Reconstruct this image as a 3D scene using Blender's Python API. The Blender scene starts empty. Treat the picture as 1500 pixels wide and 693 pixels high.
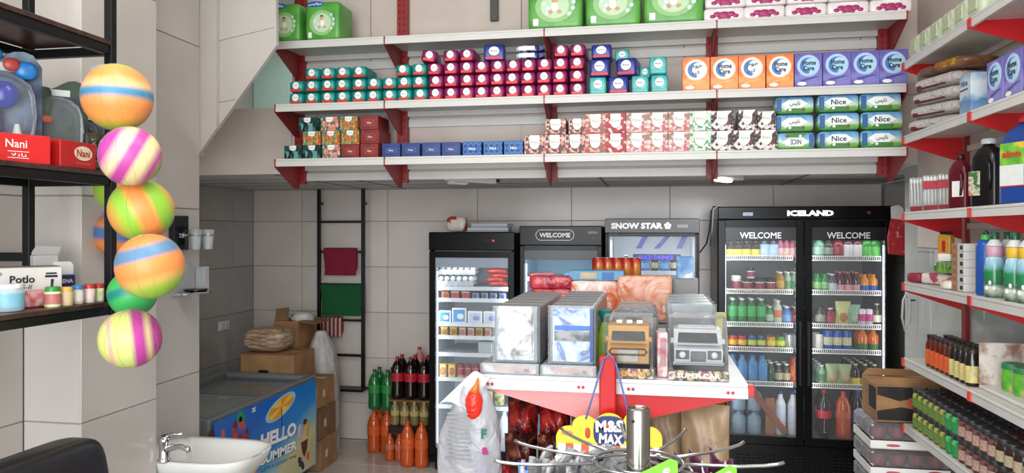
import bpy, bmesh, math, random
from mathutils import Vector, Matrix
R = math.radians
random.seed(7)
SC = bpy.context.scene
COL = SC.collection

# ---------------------------------------------------------------- camera, world, lights, exposure
EYE = 1.70; FPX = 1100.0; YAW = R(10.5); CY = math.cos(YAW); SY = math.sin(YAW)
cam_d = bpy.data.cameras.new('camera'); cam = bpy.data.objects.new('camera', cam_d); COL.objects.link(cam)
cam_d.sensor_width = 36; cam_d.lens = 36 * FPX / 1500.0; cam_d.shift_y = -6.5 / 1500.0
cam_d.clip_start = 0.05; cam_d.clip_end = 100
cam.location = (0, 0, EYE); cam.rotation_euler = (R(90), 0, YAW)
SC.camera = cam
SC.view_settings.view_transform = 'Standard'; SC.view_settings.look = 'None'
SC.view_settings.gamma = 1; SC.view_settings.use_curve_mapping = False
SC.view_settings.exposure = 0.48
wd = bpy.data.worlds.new('daylight'); SC.world = wd; wd.use_nodes = True
wb = wd.node_tree.nodes['Background']; wb.inputs[0].default_value = (0.90, 0.95, 1.0, 1); wb.inputs[1].default_value = 1.15

def area(name, loc, rot, sx, sy, power, color=(1, 1, 1), spread=180):
    l = bpy.data.lights.new(name, 'AREA'); l.shape = 'RECTANGLE'; l.size = sx; l.size_y = sy
    l.energy = power; l.color = color; l.spread = R(spread)
    o = bpy.data.objects.new(name, l); o.location = loc; o.rotation_euler = [R(a) for a in rot]; COL.objects.link(o)
    return o
# daylight through the open shop front behind the camera, plus an added, unseen overhead fill
area('shopfront_daylight', (-0.3, -1.6, 1.9), (90, 0, 0), 3.6, 2.8, 150, (0.95, 0.98, 1.0))
area('overhead_fill_light', (-0.6, 1.6, 3.45), (0, 0, 0), 2.2, 0.5, 26, (1.0, 0.96, 0.91))
area('mezzanine_window_light', (-2.55, 5.1, 3.3), (0, 0, 0), 0.8, 0.8, 8, (0.9, 1.0, 0.97))

# ---------------------------------------------------------------- pixel (of the 1500 x 693 photo) to world
def WY(px, py, Y):
    u = (px - 750) / FPX; Z = Y / (CY + u * SY); Xc = u * Z
    return Vector((Xc * CY - Z * SY, Y, EYE - (py - 340) / FPX * Z))
def WX(px, py, X):
    u = (px - 750) / FPX; Z = X / (u * CY - SY)
    return Vector((X, u * Z * SY + Z * CY, EYE - (py - 340) / FPX * Z))
def WD(px, py, Z):
    u = (px - 750) / FPX; Xc = u * Z
    return Vector((Xc * CY - Z * SY, Xc * SY + Z * CY, EYE - (py - 340) / FPX * Z))
def XY(px, Y): return WY(px, 340, Y).x
ORD = ['', 'first', 'second', 'third', 'fourth', 'fifth', 'sixth', 'seventh', 'eighth', 'ninth', 'tenth', 'eleventh', 'twelfth',
       'thirteenth', 'fourteenth', 'fifteenth', 'sixteenth', 'seventeenth', 'eighteenth', 'nineteenth', 'twentieth', 'twenty-first', 'twenty-second', 'twenty-third', 'twenty-fourth', 'twenty-fifth', 'twenty-sixth']
def nth(i, n=None):          # i counts from 0
    if n and n > 1 and i == 0: return 'leftmost'
    if n and n > 1 and i == n - 1: return 'rightmost'
    return ORD[i + 1] + ' from the left'

# ---------------------------------------------------------------- materials
def lin(h):
    h = h.lstrip('#'); v = [int(h[i:i + 2], 16) / 255 for i in (0, 2, 4)]
    return tuple([(c / 12.92 if c <= .04045 else ((c + .055) / 1.055) ** 2.4) for c in v] + [1])
MC = {}
def base(name):
    m = bpy.data.materials.new(name); m.use_nodes = True; nt = m.node_tree
    return m, nt, nt.nodes['Principled BSDF']
def coord(nt, scale=(1, 1, 1), rot=(0, 0, 0), kind='Object'):
    tc = nt.nodes.new('ShaderNodeTexCoord'); mp = nt.nodes.new('ShaderNodeMapping')
    mp.inputs['Scale'].default_value = scale; mp.inputs['Rotation'].default_value = rot
    nt.links.new(tc.outputs[kind], mp.inputs[0]); return mp.outputs[0]
def M(hexc, rough=.5, metal=0.0, var=.08, vs=30.0, emit=0.0, bump=0.0, bs=60.0, coat=0.0):
    k = ('M', hexc, rough, metal, var, vs, emit, bump, bs, coat)
    if k in MC: return MC[k]
    m, nt, p = base('paint_' + hexc.lstrip('#')); c = lin(hexc)
    p.inputs['Roughness'].default_value = rough; p.inputs['Metallic'].default_value = metal
    p.inputs['Coat Weight'].default_value = coat
    v = coord(nt)
    if var > 0:
        n = nt.nodes.new('ShaderNodeTexNoise'); n.inputs['Scale'].default_value = vs; n.inputs['Detail'].default_value = 2
        nt.links.new(v, n.inputs['Vector'])
        mx = nt.nodes.new('ShaderNodeMix'); mx.data_type = 'RGBA'
        mx.inputs[6].default_value = tuple([x * (1 - var) for x in c[:3]] + [1]); mx.inputs[7].default_value = tuple([min(1, x * (1 + var)) for x in c[:3]] + [1])
        nt.links.new(n.outputs[0], mx.inputs[0]); nt.links.new(mx.outputs[2], p.inputs['Base Color'])
    else: p.inputs['Base Color'].default_value = c
    if emit > 0:
        p.inputs['Emission Color'].default_value = c; p.inputs['Emission Strength'].default_value = emit
    if bump > 0:
        n2 = nt.nodes.new('ShaderNodeTexNoise'); n2.inputs['Scale'].default_value = bs; nt.links.new(v, n2.inputs['Vector'])
        b = nt.nodes.new('ShaderNodeBump'); b.inputs['Strength'].default_value = bump; b.inputs['Distance'].default_value = .01
        nt.links.new(n2.outputs[0], b.inputs['Height']); nt.links.new(b.outputs[0], p.inputs['Normal'])
    MC[k] = m; return m
def ramp(nt, stops, fac, interp='LINEAR'):
    r = nt.nodes.new('ShaderNodeValToRGB'); r.color_ramp.interpolation = interp
    e = r.color_ramp.elements
    while len(e) < len(stops): e.new(.5)
    for el, (pos, hx) in zip(e, stops): el.position = pos; el.color = lin(hx)
    nt.links.new(fac, r.inputs[0]); return r.outputs[0]
def BAND(name, stops, r, axis=2, rough=.4, interp='LINEAR', wob=0.0, zero=False):
    m, nt, p = base(name); v = coord(nt)
    s = nt.nodes.new('ShaderNodeSeparateXYZ'); nt.links.new(v, s.inputs[0])
    a = nt.nodes.new('ShaderNodeMath'); a.operation = 'MULTIPLY_ADD'; a.inputs[1].default_value = 1 / r if zero else 1 / (2 * r); a.inputs[2].default_value = 0 if zero else .5
    nt.links.new(s.outputs[axis], a.inputs[0]); out = a.outputs[0]
    if wob:
        n = nt.nodes.new('ShaderNodeTexNoise'); n.inputs['Scale'].default_value = 3 / r; nt.links.new(v, n.inputs['Vector'])
        b = nt.nodes.new('ShaderNodeMath'); b.operation = 'MULTIPLY_ADD'; b.inputs[1].default_value = wob
        sb = nt.nodes.new('ShaderNodeMath'); sb.operation = 'SUBTRACT'; sb.inputs[1].default_value = .5; nt.links.new(n.outputs[0], sb.inputs[0]); nt.links.new(sb.outputs[0], b.inputs[0]); nt.links.new(out, b.inputs[2]); out = b.outputs[0]
    nt.links.new(ramp(nt, stops, out, interp), p.inputs['Base Color']); p.inputs['Roughness'].default_value = rough
    return m
def VOR(name, cols, scale, rough=.5, stretch=(1, 1, 1), rot=(0, 0, 0), feature='F1', rnd=1.0):
    m, nt, p = base(name); v = coord(nt, stretch, rot)
    t = nt.nodes.new('ShaderNodeTexVoronoi'); t.inputs['Scale'].default_value = scale; t.feature = feature
    t.inputs['Randomness'].default_value = rnd
    nt.links.new(v, t.inputs['Vector'])
    s = nt.nodes.new('ShaderNodeSeparateColor'); nt.links.new(t.outputs['Color'], s.inputs[0])
    n = len(cols); nt.links.new(ramp(nt, [(i / n, c) for i, c in enumerate(cols)], s.outputs[0], 'CONSTANT'), p.inputs['Base Color'])
    p.inputs['Roughness'].default_value = rough; return m
def NOI(name, stops, scale, rough=.5, stretch=(1, 1, 1), metal=0.0, bump=0.0, det=3.0, rot=(0, 0, 0), dist=0.0, interp='LINEAR', bdist=.02):
    m, nt, p = base(name); v = coord(nt, stretch, rot)
    t = nt.nodes.new('ShaderNodeTexNoise'); t.inputs['Scale'].default_value = scale; t.inputs['Detail'].default_value = det
    t.inputs['Distortion'].default_value = dist
    nt.links.new(v, t.inputs['Vector']); nt.links.new(ramp(nt, stops, t.outputs[0], interp), p.inputs['Base Color'])
    p.inputs['Roughness'].default_value = rough; p.inputs['Metallic'].default_value = metal
    if bump:
        b = nt.nodes.new('ShaderNodeBump'); b.inputs['Strength'].default_value = bump; b.inputs['Distance'].default_value = bdist
        nt.links.new(t.outputs[0], b.inputs['Height']); nt.links.new(b.outputs[0], p.inputs['Normal'])
    return m
def FILM(name, tint='#ffffff', clear=.8, rough=.1, bump=.0, bs=20.0, metal=0.0):
    """thin clear plastic or glass: see-through mixed with gloss"""
    m, nt, p = base(name); out = nt.nodes['Material Output']
    p.inputs['Base Color'].default_value = lin(tint); p.inputs['Roughness'].default_value = rough; p.inputs['Metallic'].default_value = metal
    tr = nt.nodes.new('ShaderNodeBsdfTransparent'); tr.inputs[0].default_value = tuple([.5 + .5 * x for x in lin(tint)[:3]] + [1])
    mx = nt.nodes.new('ShaderNodeMixShader')
    fr = nt.nodes.new('ShaderNodeFresnel'); fr.inputs[0].default_value = 1.45
    a = nt.nodes.new('ShaderNodeMath'); a.operation = 'ADD'; a.inputs[1].default_value = 1 - clear; a.use_clamp = True
    nt.links.new(fr.outputs[0], a.inputs[0]); fac = a.outputs[0]
    if bump:
        v = coord(nt); n = nt.nodes.new('ShaderNodeTexNoise'); n.inputs['Scale'].default_value = bs; n.inputs['Detail'].default_value = 3
        n.inputs['Distortion'].default_value = 1.0
        nt.links.new(v, n.inputs['Vector'])
        b = nt.nodes.new('ShaderNodeBump'); b.inputs['Strength'].default_value = bump; b.inputs['Distance'].default_value = .02
        nt.links.new(n.outputs[0], b.inputs['Height']); nt.links.new(b.outputs[0], p.inputs['Normal']); nt.links.new(b.outputs[0], fr.inputs['Normal'])
    nt.links.new(fac, mx.inputs[0]); nt.links.new(tr.outputs[0], mx.inputs[1]); nt.links.new(p.outputs[0], mx.inputs[2])
    nt.links.new(mx.outputs[0], out.inputs['Surface']); return m

WHITE = M('#e9e8e4', .4); BLACK = M('#101012', .35); STEELBLK = M('#0d0d10', .4, .3); RED = M('#b3151b', .35, 0, .06)
DRED = M('#8f1a1a', .45, 0, .1); CHROME = M('#d6d8da', .12, 1.0, .03); SHELFWH = M('#cfcdc8', .4, 0, .06, 14)
GLASS = FILM('cooler_glass', '#ffffff', .995, .03); CLEAR = FILM('clear_plastic', '#f4f8fa', .93, .10, .5, 35)
WRAP = FILM('shrink_wrap', '#eef0f2', .90, .12, .9, 18); ACRYL = FILM('acrylic', '#e6eef0', .6, .05)
CARD = NOI('corrugated_card', [(.3, '#8a6543'), (.7, '#a87e55')], 8, .85, bump=.05)
CARD2 = NOI('dark_card', [(.3, '#6f5039'), (.7, '#8a6646')], 8, .85)
WOODB = NOI('dark_wood_board', [(.3, '#2c1a17'), (.7, '#4a2f2a')], 6, .3, (1, 8, 8))

# ---------------------------------------------------------------- mesh building
class B:
    def __init__(s): s.v = []; s.f = []; s.m = []; s.sm = []; s.mats = []; s.T = Matrix.Identity(4)
    def mi(s, mat):
        if mat not in s.mats: s.mats.append(mat)
        return s.mats.index(mat)
    def add(s, vs, fs, mat, smooth=False):
        o = len(s.v); k = s.mi(mat)
        s.v += [tuple(s.T @ Vector(p)) for p in vs]
        for f in fs: s.f.append([i + o for i in f]); s.m.append(k); s.sm.append(smooth)
        return s
    def box(s, x0, x1, y0, y1, z0, z1, mat):
        vs = [(x, y, z) for z in (z0, z1) for y in (y0, y1) for x in (x0, x1)]
        return s.add(vs, [(0, 2, 3, 1), (4, 5, 7, 6), (0, 1, 5, 4), (2, 6, 7, 3), (0, 4, 6, 2), (1, 3, 7, 5)], mat)
    def cbox(s, x0, x1, y0, y1, z0, z1, mat, c=.003, faces=None):
        """box with chamfered edges"""
        X, Y, Z = (x0, x1), (y0, y1), (z0, z1); vs = []; ix = {}
        for i in (0, 1):
            for j in (0, 1):
                for k in (0, 1):
                    sx, sy, sz = 1 - 2 * i, 1 - 2 * j, 1 - 2 * k
                    for a, p in enumerate(((X[i], Y[j] + sy * c, Z[k] + sz * c), (X[i] + sx * c, Y[j], Z[k] + sz * c), (X[i] + sx * c, Y[j] + sy * c, Z[k]))):
                        ix[i, j, k, a] = len(vs); vs.append(p)
        fs = []
        for i in (0, 1):
            q = [ix[i, 0, 0, 0], ix[i, 1, 0, 0], ix[i, 1, 1, 0], ix[i, 0, 1, 0]]; fs.append(q if i else q[::-1])
            q = [ix[0, i, 0, 1], ix[1, i, 0, 1], ix[1, i, 1, 1], ix[0, i, 1, 1]]; fs.append(q[::-1] if i else q)
            q = [ix[0, 0, i, 2], ix[1, 0, i, 2], ix[1, 1, i, 2], ix[0, 1, i, 2]]; fs.append(q if i else q[::-1])
        for i in (0, 1):
            for j in (0, 1):
                fs.append([ix[i, j, 0, 0], ix[i, j, 0, 1], ix[i, j, 1, 1], ix[i, j, 1, 0]][::1 if (i == j) else -1])
                fs.append([ix[i, 0, j, 0], ix[i, 0, j, 2], ix[i, 1, j, 2], ix[i, 1, j, 0]][::-1 if (i == j) else 1])
                fs.append([ix[0, i, j, 1], ix[0, i, j, 2], ix[1, i, j, 2], ix[1, i, j, 1]][::1 if (i == j) else -1])
                for k in (0, 1): fs.append([ix[i, j, k, 0], ix[i, j, k, 1], ix[i, j, k, 2]][::1 if (i + j + k) % 2 == 0 else -1])
        return s.add(vs, fs, mat)
    def lathe(s, prof, mat, seg=14, c=(0, 0, 0), smooth=True, cap=True, sy=1.0):
        vs = []; n = len(prof)
        for r, z in prof:
            for k in range(seg):
                a = 2 * math.pi * k / seg; vs.append((c[0] + r * math.cos(a), c[1] + sy * r * math.sin(a), c[2] + z))
        fs = [(i * seg + k, i * seg + (k + 1) % seg, (i + 1) * seg + (k + 1) % seg, (i + 1) * seg + k) for i in range(n - 1) for k in range(seg)]
        s.add(vs, fs, mat, smooth)
        if cap:
            s.add(vs[:seg], [list(range(seg))[::-1]], mat); s.add(vs[-seg:], [list(range(seg))], mat)
        return s
    def tube(s, pts, r, mat, seg=8, closed=False, smooth=True):
        P = [Vector(p) for p in pts]; n = len(P); vs = []; N = None
        for i, p in enumerate(P):
            if closed: t = (P[(i + 1) % n] - P[i - 1])
            else: t = (P[min(i + 1, n - 1)] - P[max(i - 1, 0)])
            t = t.normalized() if t.length > 1e-9 else Vector((0, 0, 1))
            if N is None:
                N = t.cross(Vector((0, 0, 1)))
                if N.length < .1: N = t.cross(Vector((1, 0, 0)))
            N = (N - t * N.dot(t)).normalized(); Bn = t.cross(N)
            rr = r[i] if isinstance(r, (list, tuple)) else r
            for k in range(seg):
                a = 2 * math.pi * (k + .5) / seg; vs.append(tuple(p + rr * (math.cos(a) * N + math.sin(a) * Bn)))
        fs = []
        for i in range(n if closed else n - 1):
            j = (i + 1) % n
            for k in range(seg): fs.append((i * seg + k, i * seg + (k + 1) % seg, j * seg + (k + 1) % seg, j * seg + k))
        if not closed: fs += [list(range(seg))[::-1], [(n - 1) * seg + k for k in range(seg)]]
        return s.add(vs, fs, mat, smooth)
    def prism(s, poly, a0, a1, mat, axis='y'):
        """polygon (two coords) extruded along axis from a0 to a1"""
        f = {'y': lambda p, a: (p[0], a, p[1]), 'x': lambda p, a: (a, p[0], p[1]), 'z': lambda p, a: (p[0], p[1], a)}[axis]
        n = len(poly); vs = [f(p, a0) for p in poly] + [f(p, a1) for p in poly]
        fs = [list(range(n)), [n + i for i in range(n)][::-1]] + [(i, n + i, n + (i + 1) % n, (i + 1) % n) for i in range(n)]
        return s.add(vs, fs, mat)
    def ell(s, c, r, mat, e=1.0, nu=14, nv=8, e2=None, wob=0.0):
        """superellipsoid: e=1 ball, e=.2 boxy cushion"""
        e2 = e if e2 is None else e2
        pw = lambda v, q: math.copysign(abs(v) ** q, v); rd = random.Random(int(1e4 * (c[0] + 2 * c[1] + 3 * c[2] + r[0])))
        vs = [(c[0], c[1], c[2] - r[2])]
        for i in range(1, nv):
            ph = -math.pi / 2 + math.pi * i / nv
            for k in range(nu):
                th = 2 * math.pi * (k + .5) / nu; w = 1 + wob * (rd.random() - .5)
                vs.append((c[0] + r[0] * w * pw(math.cos(ph), e2) * pw(math.cos(th), e), c[1] + r[1] * w * pw(math.cos(ph), e2) * pw(math.sin(th), e), c[2] + r[2] * pw(math.sin(ph), e2)))
        vs.append((c[0], c[1], c[2] + r[2])); L = len(vs) - 1; fs = []
        for k in range(nu):
            k2 = (k + 1) % nu; fs.append((0, 1 + k2, 1 + k)); fs.append((L, 1 + (nv - 2) * nu + k, 1 + (nv - 2) * nu + k2))
            for i in range(nv - 2): fs.append((1 + i * nu + k, 1 + i * nu + k2, 1 + (i + 1) * nu + k2, 1 + (i + 1) * nu + k))
        return s.add(vs, fs, mat, True)
    def grid(s, fn, nu, nv, mat, smooth=True, closed=False):
        vs = [fn(i / nu, j / nv) for j in range(nv + 1) for i in range(nu + (0 if closed else 1))]
        w = nu if closed else nu + 1
        fs = [(j * w + i, j * w + (i + 1) % w, (j + 1) * w + (i + 1) % w, (j + 1) * w + i) for j in range(nv) for i in range(nu)]
        return s.add(vs, fs, mat, smooth)
    def disc(s, cx, cz, rx, rz, y, mat, t=.0012, seg=18):
        """flat oval facing -Y"""
        pts = [(cx + rx * math.cos(2 * math.pi * k / seg), cz + rz * math.sin(2 * math.pi * k / seg)) for k in range(seg)]
        return s.prism(pts, y - t, y, mat)
    def mesh(s, name='mesh'):
        me = bpy.data.meshes.new(name); me.from_pydata(s.v, [], s.f)
        for m in s.mats: me.materials.append(m)
        me.polygons.foreach_set('material_index', s.m); me.polygons.foreach_set('use_smooth', s.sm); me.update()
        return me

def tag(o, label=None, cat=None, group=None, kind=None):
    for k, v in (('label', label), ('category', cat), ('group', group), ('kind', kind)):
        if v: o[k] = v
    return o
def obj(name, b, parent=None, loc=None, rz=0.0, label=None, world=False, kind=None):
    me = b.mesh(name) if isinstance(b, B) else b
    o = bpy.data.objects.new(name, me); COL.objects.link(o)
    if parent: o.parent = parent
    if world:
        p = parent; off = Vector(parent.location)
        if parent.parent: off += Vector(parent.parent.location)
        if loc is None: o.location = -off
        else: o.location = Vector(loc) - off
    elif loc is not None: o.location = loc
    if rz: o.rotation_euler[2] = rz
    tag(o, label, kind=kind); return o
def thing(name, label, cat, loc=(0, 0, 0), rz=0.0, group=None):
    o = bpy.data.objects.new(name, None); COL.objects.link(o); o.location = loc; o.rotation_euler = (0, 0, rz)
    return tag(o, label, cat, group)
def struct(name, b, parent=None):
    o = obj(name, b, parent)
    if parent is None: o['kind'] = 'structure'
    return o
class P:      # a kind of product: mesh plus parts, each a shared mesh
    def __init__(s, name, cat, me, kids=()):
        s.name, s.cat, s.me, s.kids = name, cat, (me.mesh(name) if isinstance(me, B) else me), []
        for k in kids: s.kids.append((k[0], k[1].mesh(k[0]) if isinstance(k[1], B) else k[1], k[2] if len(k) > 2 else ()))
def spawn(p, loc, label, group=None, rz=0.0, s=None, rot=None):
    o = bpy.data.objects.new(p.name, p.me); COL.objects.link(o); o.location = loc
    o.rotation_euler = rot if rot else (0, 0, rz)
    if s: o.scale = (s, s, s) if not isinstance(s, tuple) else s
    tag(o, label, p.cat, group)
    for (n, me, gk) in p.kids:
        c = bpy.data.objects.new(n, me); COL.objects.link(c); c.parent = o
        for g in gk:
            d = bpy.data.objects.new(g[0], g[1].mesh(g[0]) if isinstance(g[1], B) else g[1]); COL.objects.link(d); d.parent = c
    return o
TC = {}
def text(s, w, h, mat, x=0, y=0, z=0, bold=.0, t=.0006, shear=0.0, rot=0.0, flip=False):
    """lettering standing in the XZ plane, facing -Y, centred on x, z, fitted into w x h"""
    k = (s, bold, shear)
    if k not in TC:
        cu = bpy.data.curves.new('t', 'FONT'); cu.body = s; cu.size = 1; cu.offset = bold; cu.shear = shear; cu.resolution_u = 2
        cu.align_x = 'CENTER'
        to = bpy.data.objects.new('t', cu); COL.objects.link(to); bpy.context.view_layer.update()
        dg = bpy.context.evaluated_depsgraph_get(); me = bpy.data.meshes.new_from_object(to.evaluated_get(dg))
        vs = [tuple(v.co) for v in me.vertices]; fs = [list(p.vertices) for p in me.polygons]
        bpy.data.objects.remove(to); bpy.data.curves.remove(cu); bpy.data.meshes.remove(me)
        TC[k] = (vs, fs)
    vs, fs = TC[k]; b = B()
    if not vs: return b
    x0 = min(v[0] for v in vs); x1 = max(v[0] for v in vs); y0 = min(v[1] for v in vs); y1 = max(v[1] for v in vs)
    sx = w / (x1 - x0); sy = h / (y1 - y0); cr, sr = math.cos(rot), math.sin(rot); out = []
    for v in vs:
        a = (v[0] - (x0 + x1) / 2) * sx; c = (v[1] - (y0 + y1) / 2) * sy
        if flip: a, c = -a, -c
        out.append((x + a * cr - c * sr, y - t, z + a * sr + c * cr))
    return b.add(out, fs, mat)
def join(*bs):
    b = B()
    for q in bs:
        for i, f in enumerate(q.f): pass
        o = len(b.v); b.v += q.v; mm = [b.mi(m) for m in q.mats]
        for f, m, sm in zip(q.f, q.m, q.sm): b.f.append([i + o for i in f]); b.m.append(mm[m]); b.sm.append(sm)
    return b
# ================================================================ THE SETTING
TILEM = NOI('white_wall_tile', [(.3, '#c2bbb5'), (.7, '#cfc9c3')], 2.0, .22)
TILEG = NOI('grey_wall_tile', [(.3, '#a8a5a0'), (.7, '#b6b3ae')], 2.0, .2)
GROUT = M('#8f8a84', .9); PLASTER = NOI('pinkish_plaster', [(.3, '#c2b4aa'), (.7, '#cfc2b8')], 3.0, .6)
BACKM = NOI('back_wall_tile', [(.3, '#d0c6be'), (.7, '#dcd2ca')], 2.0, .25)
FLOORM = NOI('polished_floor_tile', [(.3, '#bdb4aa'), (.7, '#cdc5bb')], 3.0, .13)
_tc = {}
def tiles(parent, o, ux, uz, a0, a1, b0, b1, tw, th, mat, nrm, offa=0.0, offb=0.0, jt=.003):
    """single tiles (parts) over a rectangle: origin o, axis ux over a0..a1, axis uz over b0..b1"""
    ux = Vector(ux); uz = Vector(uz); nrm = Vector(nrm)
    a = a0 + offa - (tw if offa > 0 else 0)
    while a < a1 - .01:
        c = b0 + offb - (th if offb > 0 else 0)
        while c < b1 - .01:
            A0, A1, C0, C1 = max(a, a0), min(a + tw, a1), max(c, b0), min(c + th, b1)
            if A1 - A0 > .02 and C1 - C0 > .02:
                w, h = round(A1 - A0 - jt, 4), round(C1 - C0 - jt, 4); k = (w, h, tuple(ux), tuple(uz), mat.name)
                if k not in _tc:
                    bb = B(); t = .005; e = .002
                    pts = [(0, 0, 0), (w, 0, 0), (w, h, 0), (0, h, 0), (e, e, t), (w - e, e, t), (w - e, h - e, t), (e, h - e, t)]
                    vs = [ux * p[0] + uz * p[1] + nrm * p[2] for p in pts]
                    bb.add(vs, [(4, 5, 6, 7), (0, 1, 5, 4), (1, 2, 6, 5), (2, 3, 7, 6), (3, 0, 4, 7)], mat); _tc[k] = bb.mesh('tile')
                t = bpy.data.objects.new('tile', _tc[k]); COL.objects.link(t); t.parent = parent
                t.location = Vector(o) + ux * (A0 + jt / 2) + uz * (C0 + jt / 2)
            c += th
        a += tw
HC = 3.6   # main ceiling
# floor
fl = struct('floor', B().box(-5, 3, -3, 6.0, -.1, -.006, M('#6f6a63', .8)))
tiles(fl, (0, 0, -.006), (1, 0, 0), (0, 1, 0), -3.3, 1.65, 2.2, 5.83, .6, .6, FLOORM, (0, 0, 1))
struct('ceiling', B().box(-3.4, 1.8, -1.5, 5.95, HC, HC + .1, M('#d8d5cf', .8)))
# back wall
wb_ = struct('wall_back', B().box(-3.4, 1.8, 5.835, 5.95, 0, HC, GROUT))
tiles(wb_, (0, 5.835, 0), (1, 0, 0), (0, 0, 1), -3.3, 1.65, 0, 2.05, .75, .372, BACKM, (0, -1, 0), .44, .30)
tiles(wb_, (0, 5.835, 0), (1, 0, 0), (0, 0, 1), -3.3, -1.6, 2.45, HC, .84, .84, M('#a3b5ad', .6), (0, -1, 0))
# recess left wall under the mezzanine
w = struct('wall_left', B().box(-3.4, -3.305, 3.5, 5.83, 0, 3.6, GROUT))
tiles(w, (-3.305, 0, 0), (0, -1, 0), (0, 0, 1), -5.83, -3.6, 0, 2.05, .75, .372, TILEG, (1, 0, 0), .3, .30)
# left walls: near wall, pilaster, wall with the basin
NX = -2.3; PX = -2.057
b = B().box(-2.5, NX - .005, -1.5, 2.42, 0, HC, GROUT); w = struct('wall_left_near', b)
tiles(w, (NX - .005, 0, 0), (0, -1, 0), (0, 0, 1), -2.42, -1.0, 0, HC, .6, .84, TILEM, (1, 0, 0), 0, .155)
b = B().box(-2.5, PX - .005, 2.425, 2.85, 0, HC, GROUT); w = struct('wall_left_pilaster', b)
tiles(w, (0, 2.425, 0), (1, 0, 0), (0, 0, 1), NX, PX, 0, HC, .6, .84, TILEM, (0, -1, 0), 0, .155)
tiles(w, (PX - .005, 0, 0), (0, -1, 0), (0, 0, 1), -2.85, -2.42, 0, HC, .6, .84, TILEM, (1, 0, 0), 0, .155)
b = B().box(-2.5, NX - .005, 2.85, 3.53, 0, HC, GROUT)
w = struct('wall_left_basin', b)
tiles(w, (NX - .005, 0, 0), (0, -1, 0), (0, 0, 1), -3.53, -2.85, 0, HC, .9, .84, TILEM, (1, 0, 0), 0, .138)
# stair stringer: wall that runs up and over, cut by the slope of the stairs
def q(px, py, Y=3.55): v = WY(px, py, Y); return (v.x, v.z)
b = B().prism([q(296, -90), q(320, -90), q(320, 188), q(294, 226)], 3.532, 3.558, TILEM)
b.prism([q(319, -90, 3.56), q(403, -90, 3.56), q(405, 66, 3.56), q(319, 187, 3.56)], 3.56, 3.585, TILEM)
b.box(-3.3, -2.31, 3.54, 3.58, 2.1, HC, TILEM)
st = struct('trim_stair_stringer', b)
for (p0, p1) in (((320, 60), (402, 40)), ((320, 150), (345, 146))):
    a, c = WY(p0[0], p0[1], 3.558), WY(p1[0], p1[1], 3.558)
    obj('joint', B().tube([a, c], .0012, GROUT, 4), st)
# mezzanine slab over the coolers and the wall on it
MZ = 2.05; XB = XY(428, 4.2)
CEILM = NOI('mezzanine_soffit', [(.3, '#c4c8c8'), (.7, '#d2d4d2')], 1.5, .45)
b = B().box(-3.3, 1.65, 4.20, 5.83, MZ, 2.45, CEILM); mz = struct('ceiling_mezzanine', b)
for x0, x1 in ((-3.3, XB), ): obj('fascia_panel', B().box(x0, x1, 4.192, 4.2, MZ, 2.45, PLASTER), mz)
for k in range(4): obj('soffit_joint', B().box(-3.2, 1.6, 4.6 + .33 * k, 4.612 + .33 * k, MZ - .002, MZ, M('#70706c', .6)), mz)
for px_ in (470, 533, 880, 1180):
    x = XY(px_, 4.9); obj('soffit_joint', B().box(x - .008, x + .008, 4.25, 5.8, MZ - .0025, MZ, M('#6c6c68', .6)), mz)
b = B().box(XB, 1.65, 4.21, 4.30, 2.45, HC, PLASTER); w = struct('wall_mezzanine', b)
tiles(w, (0, 4.2, 0), (1, 0, 0), (0, 0, 1), XB, 1.65, MZ, HC, .9, .78, PLASTER, (0, -1, 0), .5, .36, .0025)
obj('conduit', B().box(XY(725, 4.19) - .022, XY(725, 4.19) + .022, 4.16, 4.19, 2.9, HC, M('#4b4a48', .6)), w)
# right walls
RW = 1.35
w = struct('wall_right', B().box(RW + .005, 1.6, -1.5, 4.19, 0, HC, GROUT))
tiles(w, (RW + .005, 0, 0), (0, 1, 0), (0, 0, 1), 1.6, 4.19, 0, 1.62, .6, .8, NOI('glossy_side_tile', [(.3, '#b0b3b0'), (.7, '#bcbfbb')], 2, .12), (-1, 0, 0))
tiles(w, (RW + .005, 0, 0), (0, 1, 0), (0, 0, 1), 1.6, 4.19, 1.62, HC, .9, .8, PLASTER, (-1, 0, 0))
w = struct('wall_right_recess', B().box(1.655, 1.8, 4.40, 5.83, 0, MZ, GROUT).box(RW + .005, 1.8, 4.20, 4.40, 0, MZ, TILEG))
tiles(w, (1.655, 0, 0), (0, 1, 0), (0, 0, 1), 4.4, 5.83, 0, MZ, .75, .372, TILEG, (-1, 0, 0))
# wall switch on the recess wall
s_ = thing('wall_socket', 'white double wall socket on the grey tiles above the chest freezer', 'socket', WX(327, 477, -3.3))
obj('plate', B().cbox(0, .012, -.07, .07, -.035, .035, WHITE), s_)
for dy in (-.03, .03): obj('rocker', B().cbox(.0121, .017, dy - .02, dy + .02, -.02, .02, M('#d8d8d4', .3), .002), s_)

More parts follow.
